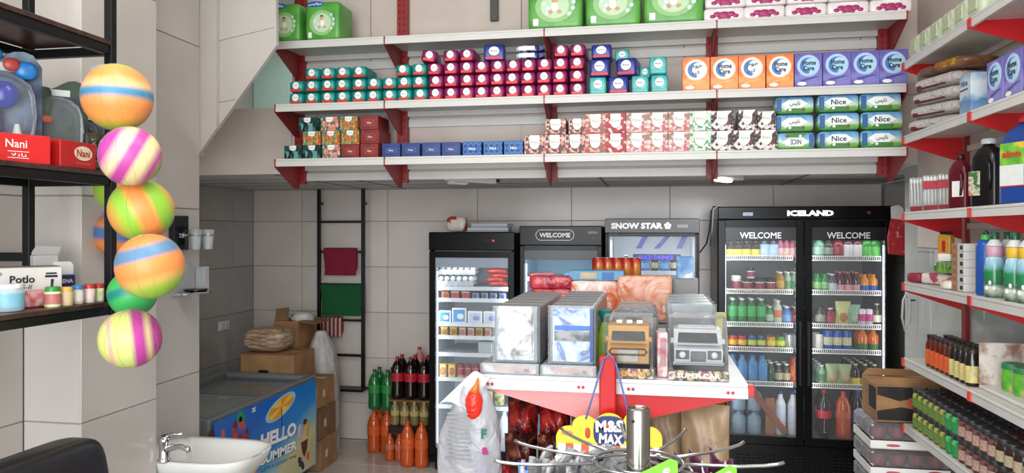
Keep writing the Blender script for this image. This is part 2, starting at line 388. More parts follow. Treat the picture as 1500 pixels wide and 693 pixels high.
# ================================================================ LAMPS under the mezzanine
def tube_lamp(px, py, lit, label, rz, ln=.3):
    p = WY(px, py, 4.62); t = thing('tube_lamp', label, 'lamp', (p.x, p.y, MZ), rz)
    obj('housing', B().cbox(-ln, ln, -.03, .03, -.035, -.003, WHITE, .006), t)
    obj('diffuser', B().cbox(-ln + .02, -ln + .17 if not lit else -ln + .2, -.025, .025, -.055, -.0355, M('#ffffff', .4, 0, 0, emit=9.0) if lit else M('#dfe3e4', .3), .008), t)
    obj('bracket', B().box(ln, ln + .05, -.012, .012, -.022, -.004, BLACK), t)
tube_lamp(690, 268, False, 'unlit white tube lamp on the mezzanine underside above the left cooler', R(62), .22)
tube_lamp(1066, 258, True, 'lit white lamp on the mezzanine underside above the double-door cooler', R(62), .18)
area('lamp_light', (XY(1064, 4.6), 4.62, MZ - .08), (0, 0, 0), .3, .08, 9, (.93, .97, 1))

# ================================================================ RED AND WHITE SHELVING above the coolers
ZS = (2.105, 2.408, 2.755); YF = 3.85
ws = thing('wall_shelving', 'long three-tier red and white shelving above the coolers', 'shelving', (XY(800, 4.1), 4.1, 2.0))
bay = [403, 563, 797, 1050, 1330]; bx = [XY(p, YF) for p in bay]
for z in ZS:
    for i in range(4):
        b = B().cbox(bx[i] + .003, bx[i + 1] - .003, YF, 4.17, z - .012, z, SHELFWH, .002)
        b.box(bx[i] + .003, bx[i + 1] - .003, YF, YF + .012, z - .042, z - .0125, SHELFWH)
        b.box(bx[i] + .003, bx[i + 1] - .003, 4.155, 4.17, z - .042, z - .0125, SHELFWH)
        obj('shelf_board', b, ws, world=True)
    for i in range(5):
        x = bx[i] if i < 4 else bx[4] - .004
        b = B().prism([(YF - .004, z - .002), (4.14, z - .002), (4.14, z - .15), (4.08, z - .15), (YF - .004, z - .045)], x - .003, x + .003, DRED, 'x')
        obj('bracket', b, ws, world=True)
    for i in range(4):
        obj('back_rail', B().box(bx[i] + .03, bx[i + 1] - .03, 4.175, 4.189, z - .10, z - .055, SHELFWH), ws, world=True)
for i in range(5):
    x = bx[i] if i < 4 else bx[4] - .02
    b = B().box(x - .03, x + .03, 4.141, 4.185, 1.985, HC - .05, DRED)
    up = obj('upright', b, ws, world=True)
    sl = B()
    for k in range(40):
        for dx in (-.013, .013): sl.box(x + dx - .003, x + dx + .003, 4.1395, 4.1405, 2.0 + .037 * k, 2.016 + .037 * k, BLACK)
    obj('slots', sl, up, world=True, kind='stuff')
def onshelf(px, z, dep, back=.03): return Vector((XY(px, YF + .03 + dep / 2), YF + back + dep / 2, z + .0008))

# ---- products ------------------------------------------------------------------------------------
def mpp(px): u = (px - 750) / FPX; return (YF + .03) / (CY + u * SY) / FPX / CY   # metres per pixel across the shelf
WHT = M('#f2f0ea', .45, 0, .02)
def pad_pack(c1, c2, disc, red):
    w, d, h = .0835, .20, .0668
    m = NOI('pack_' + c1[1:], [(.35, c1), (.62, c2)], 22, .3, bump=.3)
    b = B().ell((0, 0, h / 2), (w / 2, d / 2, h / 2), m, .28, 20, 10, .35)
    k1 = B().disc(.002, h * .56, .019, .020, -d / 2 - .0005, WHT); k2 = B().cbox(-w * .36, w * .36, -d / 2 - .0012, -d / 2 + .02, h * .06, h * .30, M(red, .4, 0, .1), .002)
    return P('hygiene_pack', 'pack', b, [('round_label', k1, [('lettering', text('molped', .026, .007, M('#5a5f66', .5), .002, -d / 2 - .002, h * .56))]), ('price_band', k2)])
TEAL = pad_pack('#0c6f6b', '#2aa39a', '#fff', '#c8402f'); PURP = pad_pack('#6c1846', '#9c2c68', '#fff', '#d8343c')
ROWH = .0672
def packrow(p, xs, row, colour, n_rows, extra=''):
    rn = ['bottom', 'second', 'third', 'top'][row]
    for i, x in enumerate(xs):
        l = onshelf(x + random.uniform(-.5, .5), ZS[1], .20); l.z += row * ROWH
        spawn(p, l, '%s pack with round white label, %s in %s row%s' % (colour, nth(i, len(xs)), rn, extra), colour + ' hygiene packs on the middle shelf', random.uniform(-.03, .03))
tx = [445, 467.5, 490, 512, 534.5, 556.5, 578.5, 600.5, 622]
packrow(TEAL, tx, 0, 'teal', 3); packrow(TEAL, tx, 1, 'teal', 3)
packrow(TEAL, [467.5, 490, 512, 534.5], 2, 'teal', 3, ' left of gap'); packrow(TEAL, [598, 620.5], 2, 'teal', 3, ' at purple end')
pp = [645, 667, 689, 711, 733, 755, 777.5, 800, 823, 847]
packrow(PURP, pp, 0, 'purple', 4); packrow(PURP, pp, 1, 'purple', 4); packrow(PURP, [643.5, 666, 688.5, 711, 733.5, 756, 778.5, 801, 824, 848], 2, 'purple', 4)
packrow(PURP, [666, 689], 3, 'purple', 4, ' at left end'); packrow(PURP, [824, 848.5], 3, 'purple', 4, ' beside the blue packs')
l = onshelf(631, ZS[1], .20); spawn(PURP, (l.x, l.y, ZS[1] + 3 * ROWH + .0052), 'purple pack lying tilted on the topmost left corner of the purple stack', None, rot=(0, R(8), R(8)))
def big_pack(name, cols, w, d, h, band):
    m = NOI(name, [(.35, cols[0]), (.65, cols[1])], 18, .3, bump=.3); white = WHT
    b = B().ell((0, 0, h / 2), (w / 2, d / 2, h / 2), m, .2, 20, 10, .22)
    kids = [('round_label', B().disc(0, h * .58, w * .25, w * .25, -d / 2 - .0006, white), [('lettering', text('Molped', w * .34, h * .1, M('#3a4a7a', .5), 0, -d / 2 - .002, h * .58, .02))])]
    kids.append(('lower_band', B().cbox(-w * .42, w * .42, -d / 2 - .001, -d / 2 + .02, h * .06, h * .25, M(band, .4, 0, .15), .002)))
    return P('hygiene_pack', 'pack', b, kids)
BT = big_pack('teal_wrap', ('#1f8f92', '#5fc3bf'), .088, .15, .092, '#59b9b4'); BB = big_pack('blue_wrap', ('#1c2a78', '#2b3c98'), .104, .15, .092, '#c43a4c')
big = [(BT, 877, 0, 0, 'teal pack standing first after the purple stack'), (BB, 906.5, 0, 0, 'blue pack with red band between two teal packs on the shelf board'),
       (BT, 938, 0, 0, 'teal pack standing just right of the bottom blue pack'), (BT, 966, 0, 0, 'teal pack standing at the right end beside bare shelf'),
       (BB, 879.5, 1, 0, 'blue pack sitting on the first teal pack'), (BB, 921, 1, R(-9), 'blue pack turned askew on top of the bottom blue pack'),
       (BT, 964, 1, 0, 'teal pack stacked on the rightmost teal pack'),
       (BB, 882, 2, 0, 'blue pack lying topmost of the blue and teal stack')]
for p_, px, lv, rz, lb in big:
    l = onshelf(px, ZS[1], .15, .035); l.z += lv * .093
    spawn(p_, l, lb, 'large blue and teal packs on the middle shelf', rz, s=(1, 1, .8) if lv == 2 else None)
l = onshelf(911, ZS[1], .15, .11); l.z += 2 * .093 ; spawn(BT, l, 'teal pack at the back, behind the askew blue pack', None, s=(.85, .8, .7))
l = onshelf(944.5, ZS[1], .12, .12); l.z += .0935; spawn(BT, l, 'small teal pack squeezed between the askew blue pack and a teal pack', None, s=(.62, .6, .68))
l = onshelf(724, ZS[1], .1, .05); l.z += 3 * ROWH + .001
spawn(BB, l, 'dark blue pack standing on the purple stack', None, R(6), s=(1.08, .7, .92))
def flatpack():
    b = B().ell((0, 0, .018), (.062, .05, .018), NOI('blue_white_film', [(.4, '#dfe2ea'), (.55, '#27347a')], 20, .3), .3, 18, 8, .5)
    return P('flat_pack', 'pack', b, [('label', B().cbox(-.045, .04, -.0512, -.045, .006, .028, WHT, .001)), ('seal_fin', B().prism([(.055, .004), (.085, .012), (.08, .03), (.055, .03)], -.03, .03, M('#2b3a80', .4)))])
FP = flatpack(); l = onshelf(774, ZS[1], .1, .04)
for k, w_ in enumerate(('lower', 'upper')): spawn(FP, (l.x, l.y, l.z + 3 * ROWH + k * .037 + .0015), '%s of the two flat white and blue packs lying on the purple stack' % w_, 'flat packs')
# soap powder boxes
def soapbox(c1, c2, c3, arabic, glow):
    w, d, h = .128, .06, .168
    m = BAND('soap_' + c1[1:] + str(arabic), [(.0, c1), (.25, c2), (.5, c1), (.8, c3), (1, c1)], h, 2, .3, wob=.8, zero=True)
    b = B().cbox(-w / 2, w / 2, -d / 2, d / 2, 0, h, m, .002); y = -d / 2
    ring = B().disc(0, .105, .053, .053, y, M(glow, .4), .0006, 24); moon = B().disc(0, .105, .046, .046, y - .0008, M('#e9f0f2' if c1 != '#5f5aa8' else '#a9d8ec', .4), .0006, 24)
    cres = B(); n = 12; pts = [(-.0 + .040 * math.cos(R(60 + 210 * k / n)), .105 + .040 * math.sin(R(60 + 210 * k / n))) for k in range(n + 1)]
    pts += [(.016 + .036 * math.cos(R(255 - 165 * k / n)), .109 + .034 * math.sin(R(255 - 165 * k / n))) for k in range(n + 1)]
    cres.prism(pts, y - .0022, y - .0014, M('#4f78b8', .4))
    ink = M('#15183a', .4)
    if arabic: lt = join(text('\ufee1\ufeee\ufeeb', .055, .026, ink, .004, y - .003, .118, .015), text('\ufeae\ufef4\ufedb', .04, .022, ink, -.002, y - .003, .09, .015))
    else: lt = join(text('Home', .062, .024, ink, .003, y - .003, .119, .03), text('Care', .052, .024, ink, .001, y - .003, .092, .03))
    fo = B().disc(-.03, .018, .022, .009, y, WHT, .0006, 12); fo.prism([(-.04, .035), (.035, .052), (.05, .049), (-.03, .028)], y - .0006, y, M('#f2b45c' if c1 != '#5f5aa8' else '#3a3f96', .4))
    return P('soap_box', 'soap box', b, [('glow_ring', ring, [('moon', moon)]), ('crescent', cres), ('lettering', lt), ('lower_print', fo)])
OE = soapbox('#e07028', '#f0a058', '#e8854a', False, '#f6d8c0'); OA = soapbox('#e07028', '#f0a058', '#e8854a', True, '#f6d8c0'); PU = soapbox('#5f5aa8', '#8580c4', '#6a66b0', False, '#b9c4ea')
for i, (p_, px) in enumerate([(OA, 1019), (OE, 1060), (OA, 1100), (OE, 1141), (PU, 1182), (PU, 1223.5), (PU, 1264.5), (PU, 1306)]):
    l = onshelf(px, ZS[1], .06, .025)
    spawn(p_, l, ('orange' if i < 4 else 'purple') + ' washing powder box, %s of the %s four, %s lettering' % (nth(i % 4, 4), 'orange' if i < 4 else 'purple', 'Arabic' if p_ is OA else 'Latin'),
          'washing powder boxes on the middle shelf', 0, s=(1 if i > 1 else 1.04, 1, 1))
# tissue boxes, low shelf
def tbox(w, h, d, mat, logo, txtc, words='Nice', lw=.5, lh=.5, shape='shield', lbl='#f0eee6'):
    b = B().cbox(-w / 2, w / 2, -d / 2, d / 2, 0, h, mat, .0015); y = -d / 2; kids = []
    W, H = w * lw, h * lh
    if shape == 'shield':
        pts = [(-W / 2, h * .985), (W / 2, h * .985), (W / 2, h * .985 - H * .55)] + [(W / 2 * math.cos(R(-a)), h * .985 - H * .55 + H * .45 * math.sin(R(-a))) for a in (20, 45, 70, 90, 110, 135, 160)] + [(-W / 2, h * .985 - H * .55)]
        kids.append(('label', B().prism(pts[::-1], y - .0008, y, M(lbl, .5)), [('lettering', text(words, W * .72, H * .2, M(txtc, .5), 0, y - .001, h * .985 - H * .5))]))
    elif shape == 'frame':
        fr = B()
        for (a0, a1, c0, c1) in ((-W / 2, W / 2, h * .5 + H / 2 - .002, h * .5 + H / 2), (-W / 2, W / 2, h * .5 - H / 2, h * .5 - H / 2 + .002), (-W / 2, -W / 2 + .002, h * .5 - H / 2, h * .5 + H / 2), (W / 2 - .002, W / 2, h * .5 - H / 2, h * .5 + H / 2)):
            fr.box(a0, a1, y - .0008, y, c0, c1, M(lbl, .5))
        kids.append(('frame_print', fr)); kids.append(('lettering', text(words, W * .5, H * .42, M(txtc, .5), 0, y - .001, h * .5, .02)))
    return P('tissue_box', 'tissue box', b, kids)
LEAFD = VOR('dark_leaf_print', ['#0f2e30', '#163f40', '#5d9c93', '#0b1f22', '#2f6a66'], 75, .4, (1, 1, .45), (0, .6, 0))
LEAFO = VOR('orange_leaf_print', ['#c8702c', '#3c7a52', '#d99a3a', '#5a9c86', '#b5452c'], 95, .4, (1.6, 1, .7), (0, .5, 0))
LEAFP = VOR('pink_leaf_print', ['#c98078', '#4f8372', '#d68a5a', '#e0a8a0', '#356a5c'], 95, .4, (1, 1, .6), (0, -.6, 0))
DARKR = NOI('dark_red_box', [(.3, '#6e1a1c'), (.7, '#8c2a2a')], 14, .45)
NAVY = NOI('navy_box', [(.3, '#23356e'), (.7, '#2d4384')], 10, .4)
def plaid():
    m, nt, p = base('blue_plaid'); v = coord(nt); s = nt.nodes.new('ShaderNodeSeparateXYZ'); nt.links.new(v, s.inputs[0]); outs = []
    for ax, sc in ((0, 210), (2, 210)):
        a = nt.nodes.new('ShaderNodeMath'); a.operation = 'MULTIPLY'; a.inputs[1].default_value = sc; nt.links.new(s.outputs[ax], a.inputs[0])
        c = nt.nodes.new('ShaderNodeMath'); c.operation = 'SINE'; nt.links.new(a.outputs[0], c.inputs[0]); outs.append(c.outputs[0])
    a = nt.nodes.new('ShaderNodeMath'); a.operation = 'ADD'; nt.links.new(outs[0], a.inputs[0]); nt.links.new(outs[1], a.inputs[1])
    c = nt.nodes.new('ShaderNodeMath'); c.operation = 'MULTIPLY_ADD'; c.inputs[1].default_value = .25; c.inputs[2].default_value = .5; nt.links.new(a.outputs[0], c.inputs[0])
    nt.links.new(ramp(nt, [(0, '#10275c'), (.35, '#1d4f9c'), (.7, '#2f7cc0'), (1, '#0f2f66')], c.outputs[0]), p.inputs['Base Color']); p.inputs['Roughness'].default_value = .4; return m
PLD = plaid()
bw, bh, bd = .104, .076, .2
KINDS = {'t': (tbox(bw, bh, bd, LEAFD, 1, '#3a4a3a', 'Nice', .38, .36), 'dark teal leaf-print'), 'o': (tbox(bw, bh, bd, LEAFO, 1, '#7a4a2a', 'Nice', .38, .36), 'orange and green leaf-print'),
         'p': (tbox(bw, bh, bd, LEAFP, 1, '#7a4a2a', 'Nice', .38, .36), 'pink floral'), 'r': (tbox(bw, bh, bd, DARKR, 1, '#e8c8b0', 'Nice', .5, .42, 'frame', '#c05a4a'), 'dark red'),
         'n': (tbox(bw, bh, bd, NAVY, 1, '#e4e8f2', 'Nice', .56, .3, 'frame', '#5a78bc'), 'navy blue'), 'c': (tbox(bw, bh, bd, PLD, 1, '#eef2f8', 'Nice', .7, .4, 'frame', '#1a3a78'), 'blue checked')}
rows = [(0, [(439.5, 't'), (466.8, 't'), (494.3, 'p'), (522, 'r'), (549.8, 'r'), (581, 'n'), (609.5, 'n'), (638.5, 'n'), (667.5, 'n'), (697.5, 'c'), (727.3, 'c'), (757, 'c')]),
        (1, [(466.8, 'o'), (494.5, 'o'), (522.3, 'o'), (551, 'r')]), (2, [(461, 't'), (492.5, 'p'), (520, 'o'), (549, 'r')])]
for lv, its in rows:
    cnt = {}
    for px, k in its: cnt[k] = cnt.get(k, 0) + 1
    seen = {}
    for px, k in its:
        i = seen.get(k, 0); seen[k] = i + 1; p_, nm = KINDS[k]; l = onshelf(px, ZS[0], bd, .03); l.z += lv * .077
        rn = ['bottom', 'second', 'third'][lv]
        lb = '%s tissue box, %s in the %s row' % (nm, nth(i, cnt[k]), rn) if cnt[k] > 1 else '%s tissue box, the only one of its kind in the %s row' % (nm, rn)
        spawn(p_, l, lb, 'flat tissue boxes on the lowest wall shelf', random.uniform(-.02, .02), s=(.99, .9, 1) if lv == 0 else (1, .9, 1))
# tall tissue boxes
def dam(name, a, c, sc=60): return VOR(name, [a, c, a, c], sc, .5, (1, 1, 1), (0, R(45), 0), 'F1', .25)
FB = VOR('brown_rose_print', ['#6e3a34', '#c98f84', '#4e3a30', '#8f4a44', '#d8b4a8', '#46523c'], 85, .5)
FR = VOR('rose_print', ['#b0484a', '#d99a90', '#7a7058', '#c8605e', '#e2b8ac', '#a03a40'], 80, .5)
FC = VOR('crimson_print', ['#a02832', '#b03640', '#a83038', '#9a2630', '#a82c36', '#e8c8c0'], 70, .5)
FPK = VOR('pink_blossom_print', ['#d28c8c', '#e4c0b8', '#b86a6c', '#eacfc8', '#8a8c70', '#dca0a0'], 80, .5)
FG = VOR('green_blossom_print', ['#8fb394', '#dfe8da', '#5f9470', '#c4d6c0', '#e6d0c8'], 80, .5)
FD = VOR('black_damask_print', ['#2a2626', '#d8d0ca', '#6a3c38', '#e6e0da', '#34302e', '#cfc6c0'], 75, .5, (1, 1, 1), (0, R(45), 0), 'F1', .3)
tw_, th_ = .106, .101
TK = {}
for k, m, nm in (('b', FB, 'brown rose-print'), ('f', FR, 'red rose-print'), ('x', FC, 'crimson star-flower'), ('k', FPK, 'pink blossom-print'), ('g', FG, 'pale green blossom-print'), ('d', FD, 'black and white damask')):
    TK[k] = (tbox(tw_, th_, .12, m, 1, '#6a8a72', 'Flora', .5, .72), nm)
bot = [(785.5, 'b'), (814.5, 'b'), (844, 'b'), (873, 'f'), (902.5, 'x'), (933, 'k'), (963, 'k'), (994, 'k'), (1025, 'g'), (1056.5, 'd'), (1088.5, 'd'), (1120, 'd')]
top = [(816, 'b', .8), (847, 'b', .8), (873.5, 'f', 1), (902.5, 'x', 1), (933, 'k', 1), (963, 'k', 1), (994, 'k', 1), (1025, 'g', 1), (1056.5, 'd', .98), (1093, 'd', 1), (1120.5, 'd', .9)]
for lv, its in ((0, [(a, k, 1) for a, k in bot]), (1, top)):
    for i, (px, k, s_) in enumerate(its):
        p_, nm = TK[k]; l = onshelf(px, ZS[0], .12, .03); l.z += lv * .1018; w_ = mpp(px) * (30.3 if px < 1010 else 31) / tw_ * .985
        if px in (847, 1093, 1120.5): w_ *= .82
        spawn(p_, l, '%s tall tissue box, %s in the %s row' % (nm, nth(i, len(its)), 'upper' if lv else 'lower'), 'tall tissue boxes on the lowest wall shelf', 0, s=(w_, 1, s_))
# wet wipe packs
def wipes(word, flip=False):
    w, d, h = .182, .1, .088; y = -d / 2
    m = BAND('wipes_film' + word, [(0, '#4d8f3c'), (.3, '#7cb35a'), (.42, '#cfe0c8'), (.6, '#9cc4dc'), (1, '#3f86bc')], h, 2, .28, wob=.5, zero=True)
    mm = B().ell((0, 0, h / 2), (w / 2, d / 2, h / 2), m, .16, 20, 10, .3)
    for i, v in enumerate(mm.v): pass
    pt = [(-.062, .048), (-.03, .070), (.03, .070), (.062, .048), (.03, .028), (-.03, .028)]
    c = M('#f1f4f2', .4); ink = M('#1d3a3a', .4)
    pan = B().prism(pt[::-1], y - .001, y, c); lab = B().cbox(-w * .47, -w * .34, y - .001, y + .01, .012, .075, M('#2b5f9c', .4), .002)
    lab.prism([(-.055, .004), (-.03, .026), (.03, .026), (.055, .004)], y - .0006, y + .001, M('#3f7d34', .4))
    cat = B().ell((-.022, y - .001, .02), (.008, .003, .007), WHT, 1, 10, 6).ell((.04, y - .001, .02), (.009, .003, .006), M('#7a5a40', .6), 1, 10, 6)
    lt = text(word, .066 if word == 'Nice' else .05, .026, ink, 0, y - .002, .049, .02)
    if flip:
        for q_ in (mm, pan, lab, cat, lt): q_.v = [(-a, b_, h - c_) for a, b_, c_ in q_.v]
    return P('wet_wipes_pack', 'wet wipes', mm, [('label', pan, [('lettering', lt)]), ('side_label', lab), ('animal_print', cat)])
AR = '\ufeb2\ufef3\ufe8e\ufee7'; AR = '\ufeb2\ufef3\ufe8e\ufee7'
WN, WA, WF = wipes('Nice'), wipes('\ufeb2\ufef3\ufe8e\ufee7'), wipes('NICE', True)
for col, px, its in ((0, 1163.5, ((WF, 'upside-down green'), (WA, ''), (WA, ''))), (1, 1226, ((WN, ''), (WN, ''), (WN, ''))), (2, 1286, ((WA, ''), (WN, ''), (WA, '')))):
    for lv, (p_, nm) in enumerate(its):
        l = onshelf(px, ZS[0], .1, .03 if col else .05); l.z += lv * .0892
        spawn(p_, l + Vector((random.uniform(-.006, .006), 0, 0)), '%sgreen and blue wet wipes pack, %s column, %s' % ('upside-down ' if nm else '', ('left', 'middle', 'right')[col], ('bottom', 'middle', 'top')[lv]), 'wet wipes packs on the lowest wall shelf', s=(1.04, 1, 1) if col else None)
# nappies and pink packs on the top shelf
def nappy(w, h, word):
    d = .2; y = -d / 2; m = NOI('nappy_green', [(.3, '#3f8f34'), (.7, '#63ad48')], 12, .3, bump=.2)
    b = B().ell((0, 0, h / 2), (w / 2, d / 2, h / 2), m, .18, 20, 12, .2)
    k = []
    k.append(('halo', B().disc(.0, h * .45, w * .36, h * .32, y - .001, M('#93c47e', .4), .001, 26), [('inner_disc', B().disc(0, h * .45, w * .26, h * .24, y - .0025, M('#c3dcb4', .4), .001, 22))]))
    bb = B().ell((0, y - .004, h * .57), (w * .055, .004, w * .06), M('#d9a684', .6), 1, 12, 8).ell((0, y - .004, h * .44), (w * .075, .004, w * .09), M('#f0ece4', .6), .8, 12, 8)
    for sx in (-1, 1): bb.ell((sx * w * .08, y - .004, h * .34), (w * .045, .004, w * .035), M('#d9a684', .6), 1, 10, 6)
    bb.ell((0, y - .0045, h * .615), (w * .05, .004, w * .03), M('#5a3c2a', .6), 1, 10, 6)
    k.append(('baby_print', bb))
    ic = B()
    for i, (a, c_) in enumerate(((.27, .64), (.34, .52), (.33, .4), (.26, .29), (-.12, .42), (-.14, .32), (-.2, .5))): ic.disc(a * w, c_ * h, w * .038, w * .038, y - .0042, M('#d6e6f0', .4), .001, 12)
    k.append(('icons', ic))
    k.append(('blue_cloud', B().ell((-w * .2, y + .002, h * .93), (w * .24, .004, h * .075), M('#1a5fae', .4), .8, 16, 8), [('lettering', text(word, w * .38, h * .075, WHT, -w * .2, y - .0028, h * .93, .03))]))
    k.append(('size_label', B().cbox(-w * .40, -w * .30, y - .002, y + .004, h * .08, h * .22, WHT, .001)))
    k.append(('handle', B().tube([(-w * .2, 0, h - .004), (-w * .1, 0, h + .02), (w * .1, 0, h + .02), (w * .2, 0, h - .004)], .006, m, 6)))
    return P('nappy_pack', 'nappy pack', b, k)
def ns(px0, px1): return (px1 - px0) * mpp((px0 + px1) / 2) * .99
ARM = '\ufeb2\ufef4\ufed4\ufedf\ufeee\ufee3'
for i, (a, c_, w_, h_) in enumerate([(403.5, 452, 'molfix', .218), (455, 509, ARM, .218), (775, 855.5, ARM, .26), (858, 938.5, 'Molfix', .26), (941.5, 1028, ARM, .26)]):
    pk = nappy(ns(a, c_), h_, w_); l = onshelf((a + c_) / 2 + 1, ZS[2], .2, .03)
    spawn(pk, l, 'green nappy pack, ' + ('left' if i == 0 else 'right') + ' of the pair at the shelf end above the stair slope' if i < 2 else 'large green nappy pack, %s of the three beside the pink packs' % ('left', 'middle', 'right')[i - 2], 'nappy packs on the top shelf')
def pinkpack():
    w, d, h = .186, .14, .066; y = -d / 2
    b = B().ell((0, 0, h / 2), (w / 2, d / 2, h / 2), M('#e7dedd', .35, 0, .04), .16, 20, 10, .25)
    f = B(); mg = M('#a62a66', .4, 0, .25, 60)
    for (a, c_, r_) in ((0, .38, .28), (-.17, .45, .2), (.17, .45, .2), (-.28, .3, .15), (.28, .3, .15), (-.1, .2, .12), (.1, .2, .12)): f.ell((a * w, y + .001, (c_ + .05) * h), (r_ * w * .5, .004, r_ * h), mg, .9, 12, 6)
    return P('napkin_pack', 'napkin pack', b, [('bow_print', f), ('top_label', B().cbox(-w * .2, w * .2, y - .002, y + .01, h * .74, h * .92, WHT, .002))])
PKP = pinkpack()
for lv in (0, 1):
    for i, px in enumerate([1059, 1117, 1177, 1237.5, 1299]):
        l = onshelf(px + (2 if lv else 0), ZS[2], .14, .03); l.z += lv * .067
        spawn(PKP, l, 'white napkin pack with magenta bow print, %s in the %s row' % (nth(i, 5), 'upper' if lv else 'lower'), 'white and magenta packs on the top shelf', s=(ns(px - 29, px + 29) / .186, 1, 1))
# ================================================================ LEFT: METAL RACK, its goods, the balls
rk = thing('metal_rack', 'black metal rack with dark wooden boards at the left edge', 'shelf rack', (-1.99, 1.7, 0))
RX0, RX1, RY0, RY1 = -2.108, -1.765, 1.25, 2.235
for x in (RX0 + .015, RX1 - .012):
    for y in (RY0 + .012, RY1 - .012): obj('post', B().cbox(x - .014, x + .014, y - .014, y + .014, 1.424, 2.95, STEELBLK, .002), rk, world=True)
for z in (1.60, 2.15, 2.7):
    for y in (RY0 + .012, RY1 - .012): obj('wall_arm', B().cbox(-2.294, RX0 + .0005, y - .01, y + .01, z, z + .03, STEELBLK, .002), rk, world=True)
for z in (1.47, 1.90, 2.335):
    fr = B().cbox(RX1 - .026, RX1 - .001, RY0 + .03, RY1 - .03, z - .045, z - .016, STEELBLK, .002)
    fr.cbox(RX0 + .001, RX0 + .026, RY0 + .03, RY1 - .03, z - .045, z - .016, STEELBLK, .002)
    for y in (RY0 + .012, RY1 - .012): fr.cbox(RX0 + .03, RX1 - .03, y - .012, y + .012, z - .045, z - .016, STEELBLK, .002)
    obj('frame', fr, rk, world=True)
    obj('board', B().cbox(RX0 + .031, RX1 + .004, RY0 + .028, RY1 - .028, z - .0155, z, WOODB, .002), rk, world=True)
def at(px, py, z):    # point on a horizontal plane
    Z = (EYE - z) * FPX / (py - 340); return WD(px, py, Z)
def rackpt(px, z, x):  # on the rack at depth x
    v = WX(px, 340, x); return Vector((x, v.y, z + .001))
RZ = R(90) - R(14)
# jars at the front edge of the lower board
def jar(w, h, body, cap, ch=.014, lab=None, seg=16, rim=.9):
    r = w / 2; b = B().lathe([(r * .94, 0), (r, h * .05), (r, h * .72), (r * .86, h - ch)], body, seg)
    k = [('cap', B().lathe([(r * rim, h - ch), (r * rim, h - .0015), (r * rim - .0015, h)], cap, seg))]
    if lab: k.append(('label', B().lathe([(r + .0006, h * .16), (r + .0006, h * .66)], lab, seg, cap=False)))
    return P('jar', 'jar', b, k)
YG = NOI('pale_green_sweets', [(.4, '#c9d48a'), (.6, '#e8e6c0')], 60, .3); BEI = NOI('beige_sticks', [(.4, '#cfb287'), (.6, '#e0c9a0')], 60, .4, (6, 6, .5))
PINKS = NOI('pale_pink_sticks', [(.4, '#d9b8ac'), (.6, '#ecd8d0')], 60, .4, (6, 6, .5))
for i, (px, w_, h_, m, cp, lb, lab) in enumerate([(77, .046, .062, YG, '#2e8b3e', 'small jar of pale green sweets with green lid on the lower rack board', M('#b8706a', .5, 0, .3, 90)),
        (96.5, .042, .058, BEI, '#e0b45a', 'small tub of toothpicks with yellow lid', None), (114, .034, .060, PINKS, '#2f7fc0', 'small tub of toothpicks with blue lid', M('#e8e4dc', .5)),
        (131, .036, .060, PINKS, '#c03a34', 'small tub with red lid, left of the two red-lidded tubs', None), (144.5, .034, .058, YG, '#c03a34', 'small tub with red lid, right of the two red-lidded tubs', None)]):
    p_ = jar(w_, h_, m, M(cp, .35), .014, lab); l = rackpt(px, 1.47, -1.80 + (.004 if i % 2 else 0)); spawn(p_, l, lb, None)
p_ = jar(.085, .078, FILM('frosted_tub', '#cfe6f0', .45, .2), M('#dfe8ea', .2), .012, M('#7fb8d0', .4, 0, .2)); l = rackpt(11, 1.47, -1.84)
spawn(p_, l, 'clear tub of blue cotton buds at the front left of the lower board', None)
# film bag of small tubs
wr = B().ell((0, 0, .03), (.03, .028, .03), CLEAR, .7, 14, 8, wob=.25); o = obj('plastic_bag', wr, None, rackpt(160, 1.47, -1.80)); tag(o, 'crumpled clear plastic bag at the right end of the lower rack board', 'bag')
# two pink packs
def softpack(name, cat, w, d, h, m, e=.2, kids=()): return P(name, cat, B().ell((0, 0, h / 2), (w / 2, d / 2, h / 2), m, e, 18, 10, e * 1.2), kids)
PKM = NOI('pink_soap_print', [(.35, '#c9626f'), (.5, '#e6a8a6'), (.65, '#efd0c8')], 22, .35, dist=1.5)
for px, w_, lb in ((45, .078, 'pink patterned soap pack, left of the pair on the lower rack board'), (68, .046, 'pink patterned soap pack, right of the pair on the lower rack board')):
    l = rackpt(px - 5, 1.47, -1.865); spawn(softpack('soap_pack', 'soap pack', w_, .05, .05, PKM), l, lb, 'pink soap packs', RZ)
# white razor carton
RB = thing('razor_carton', 'white razor carton with a black razor drawn on its front, lower rack board', 'carton', rackpt(20, 1.47, -1.965), R(50))
obj('box', B().cbox(-.13, .125, -.045, .045, 0, .118, M('#d8d6d0', .5), .002), RB); y = -.046; INK = M('#1c1c20', .5)
lt = join(text('Potlo', .066, .024, INK, .018, y, .082, .03), text('TG-II', .044, .014, INK, .022, y, .058, .0, shear=.3), text('3 X 20', .034, .010, INK, -.052, y, .100, .01))
obj('lettering', lt, RB)
rz_ = B().tube([(.093, y, .015), (.096, y, .05), (.098, y, .08)], [.005, .003, .004], INK, 6).cbox(.078, .112, y - .002, y + .001, .086, .093, INK, .001).cbox(.080, .110, y - .002, y + .001, .096, .101, INK, .001)
obj('razor_print', rz_, RB); st_ = B()
for k in range(4): st_.box(-.125, .075, y, y + .001, .022 + .005 * k, .0235 + .005 * k, M('#8c8c90', .5))
obj('stripes', st_, RB)
obj('top_flap', B().cbox(-.125, .12, -.044, .05, .1185, .1205, M('#8f7d74', .6), .0005), RB)
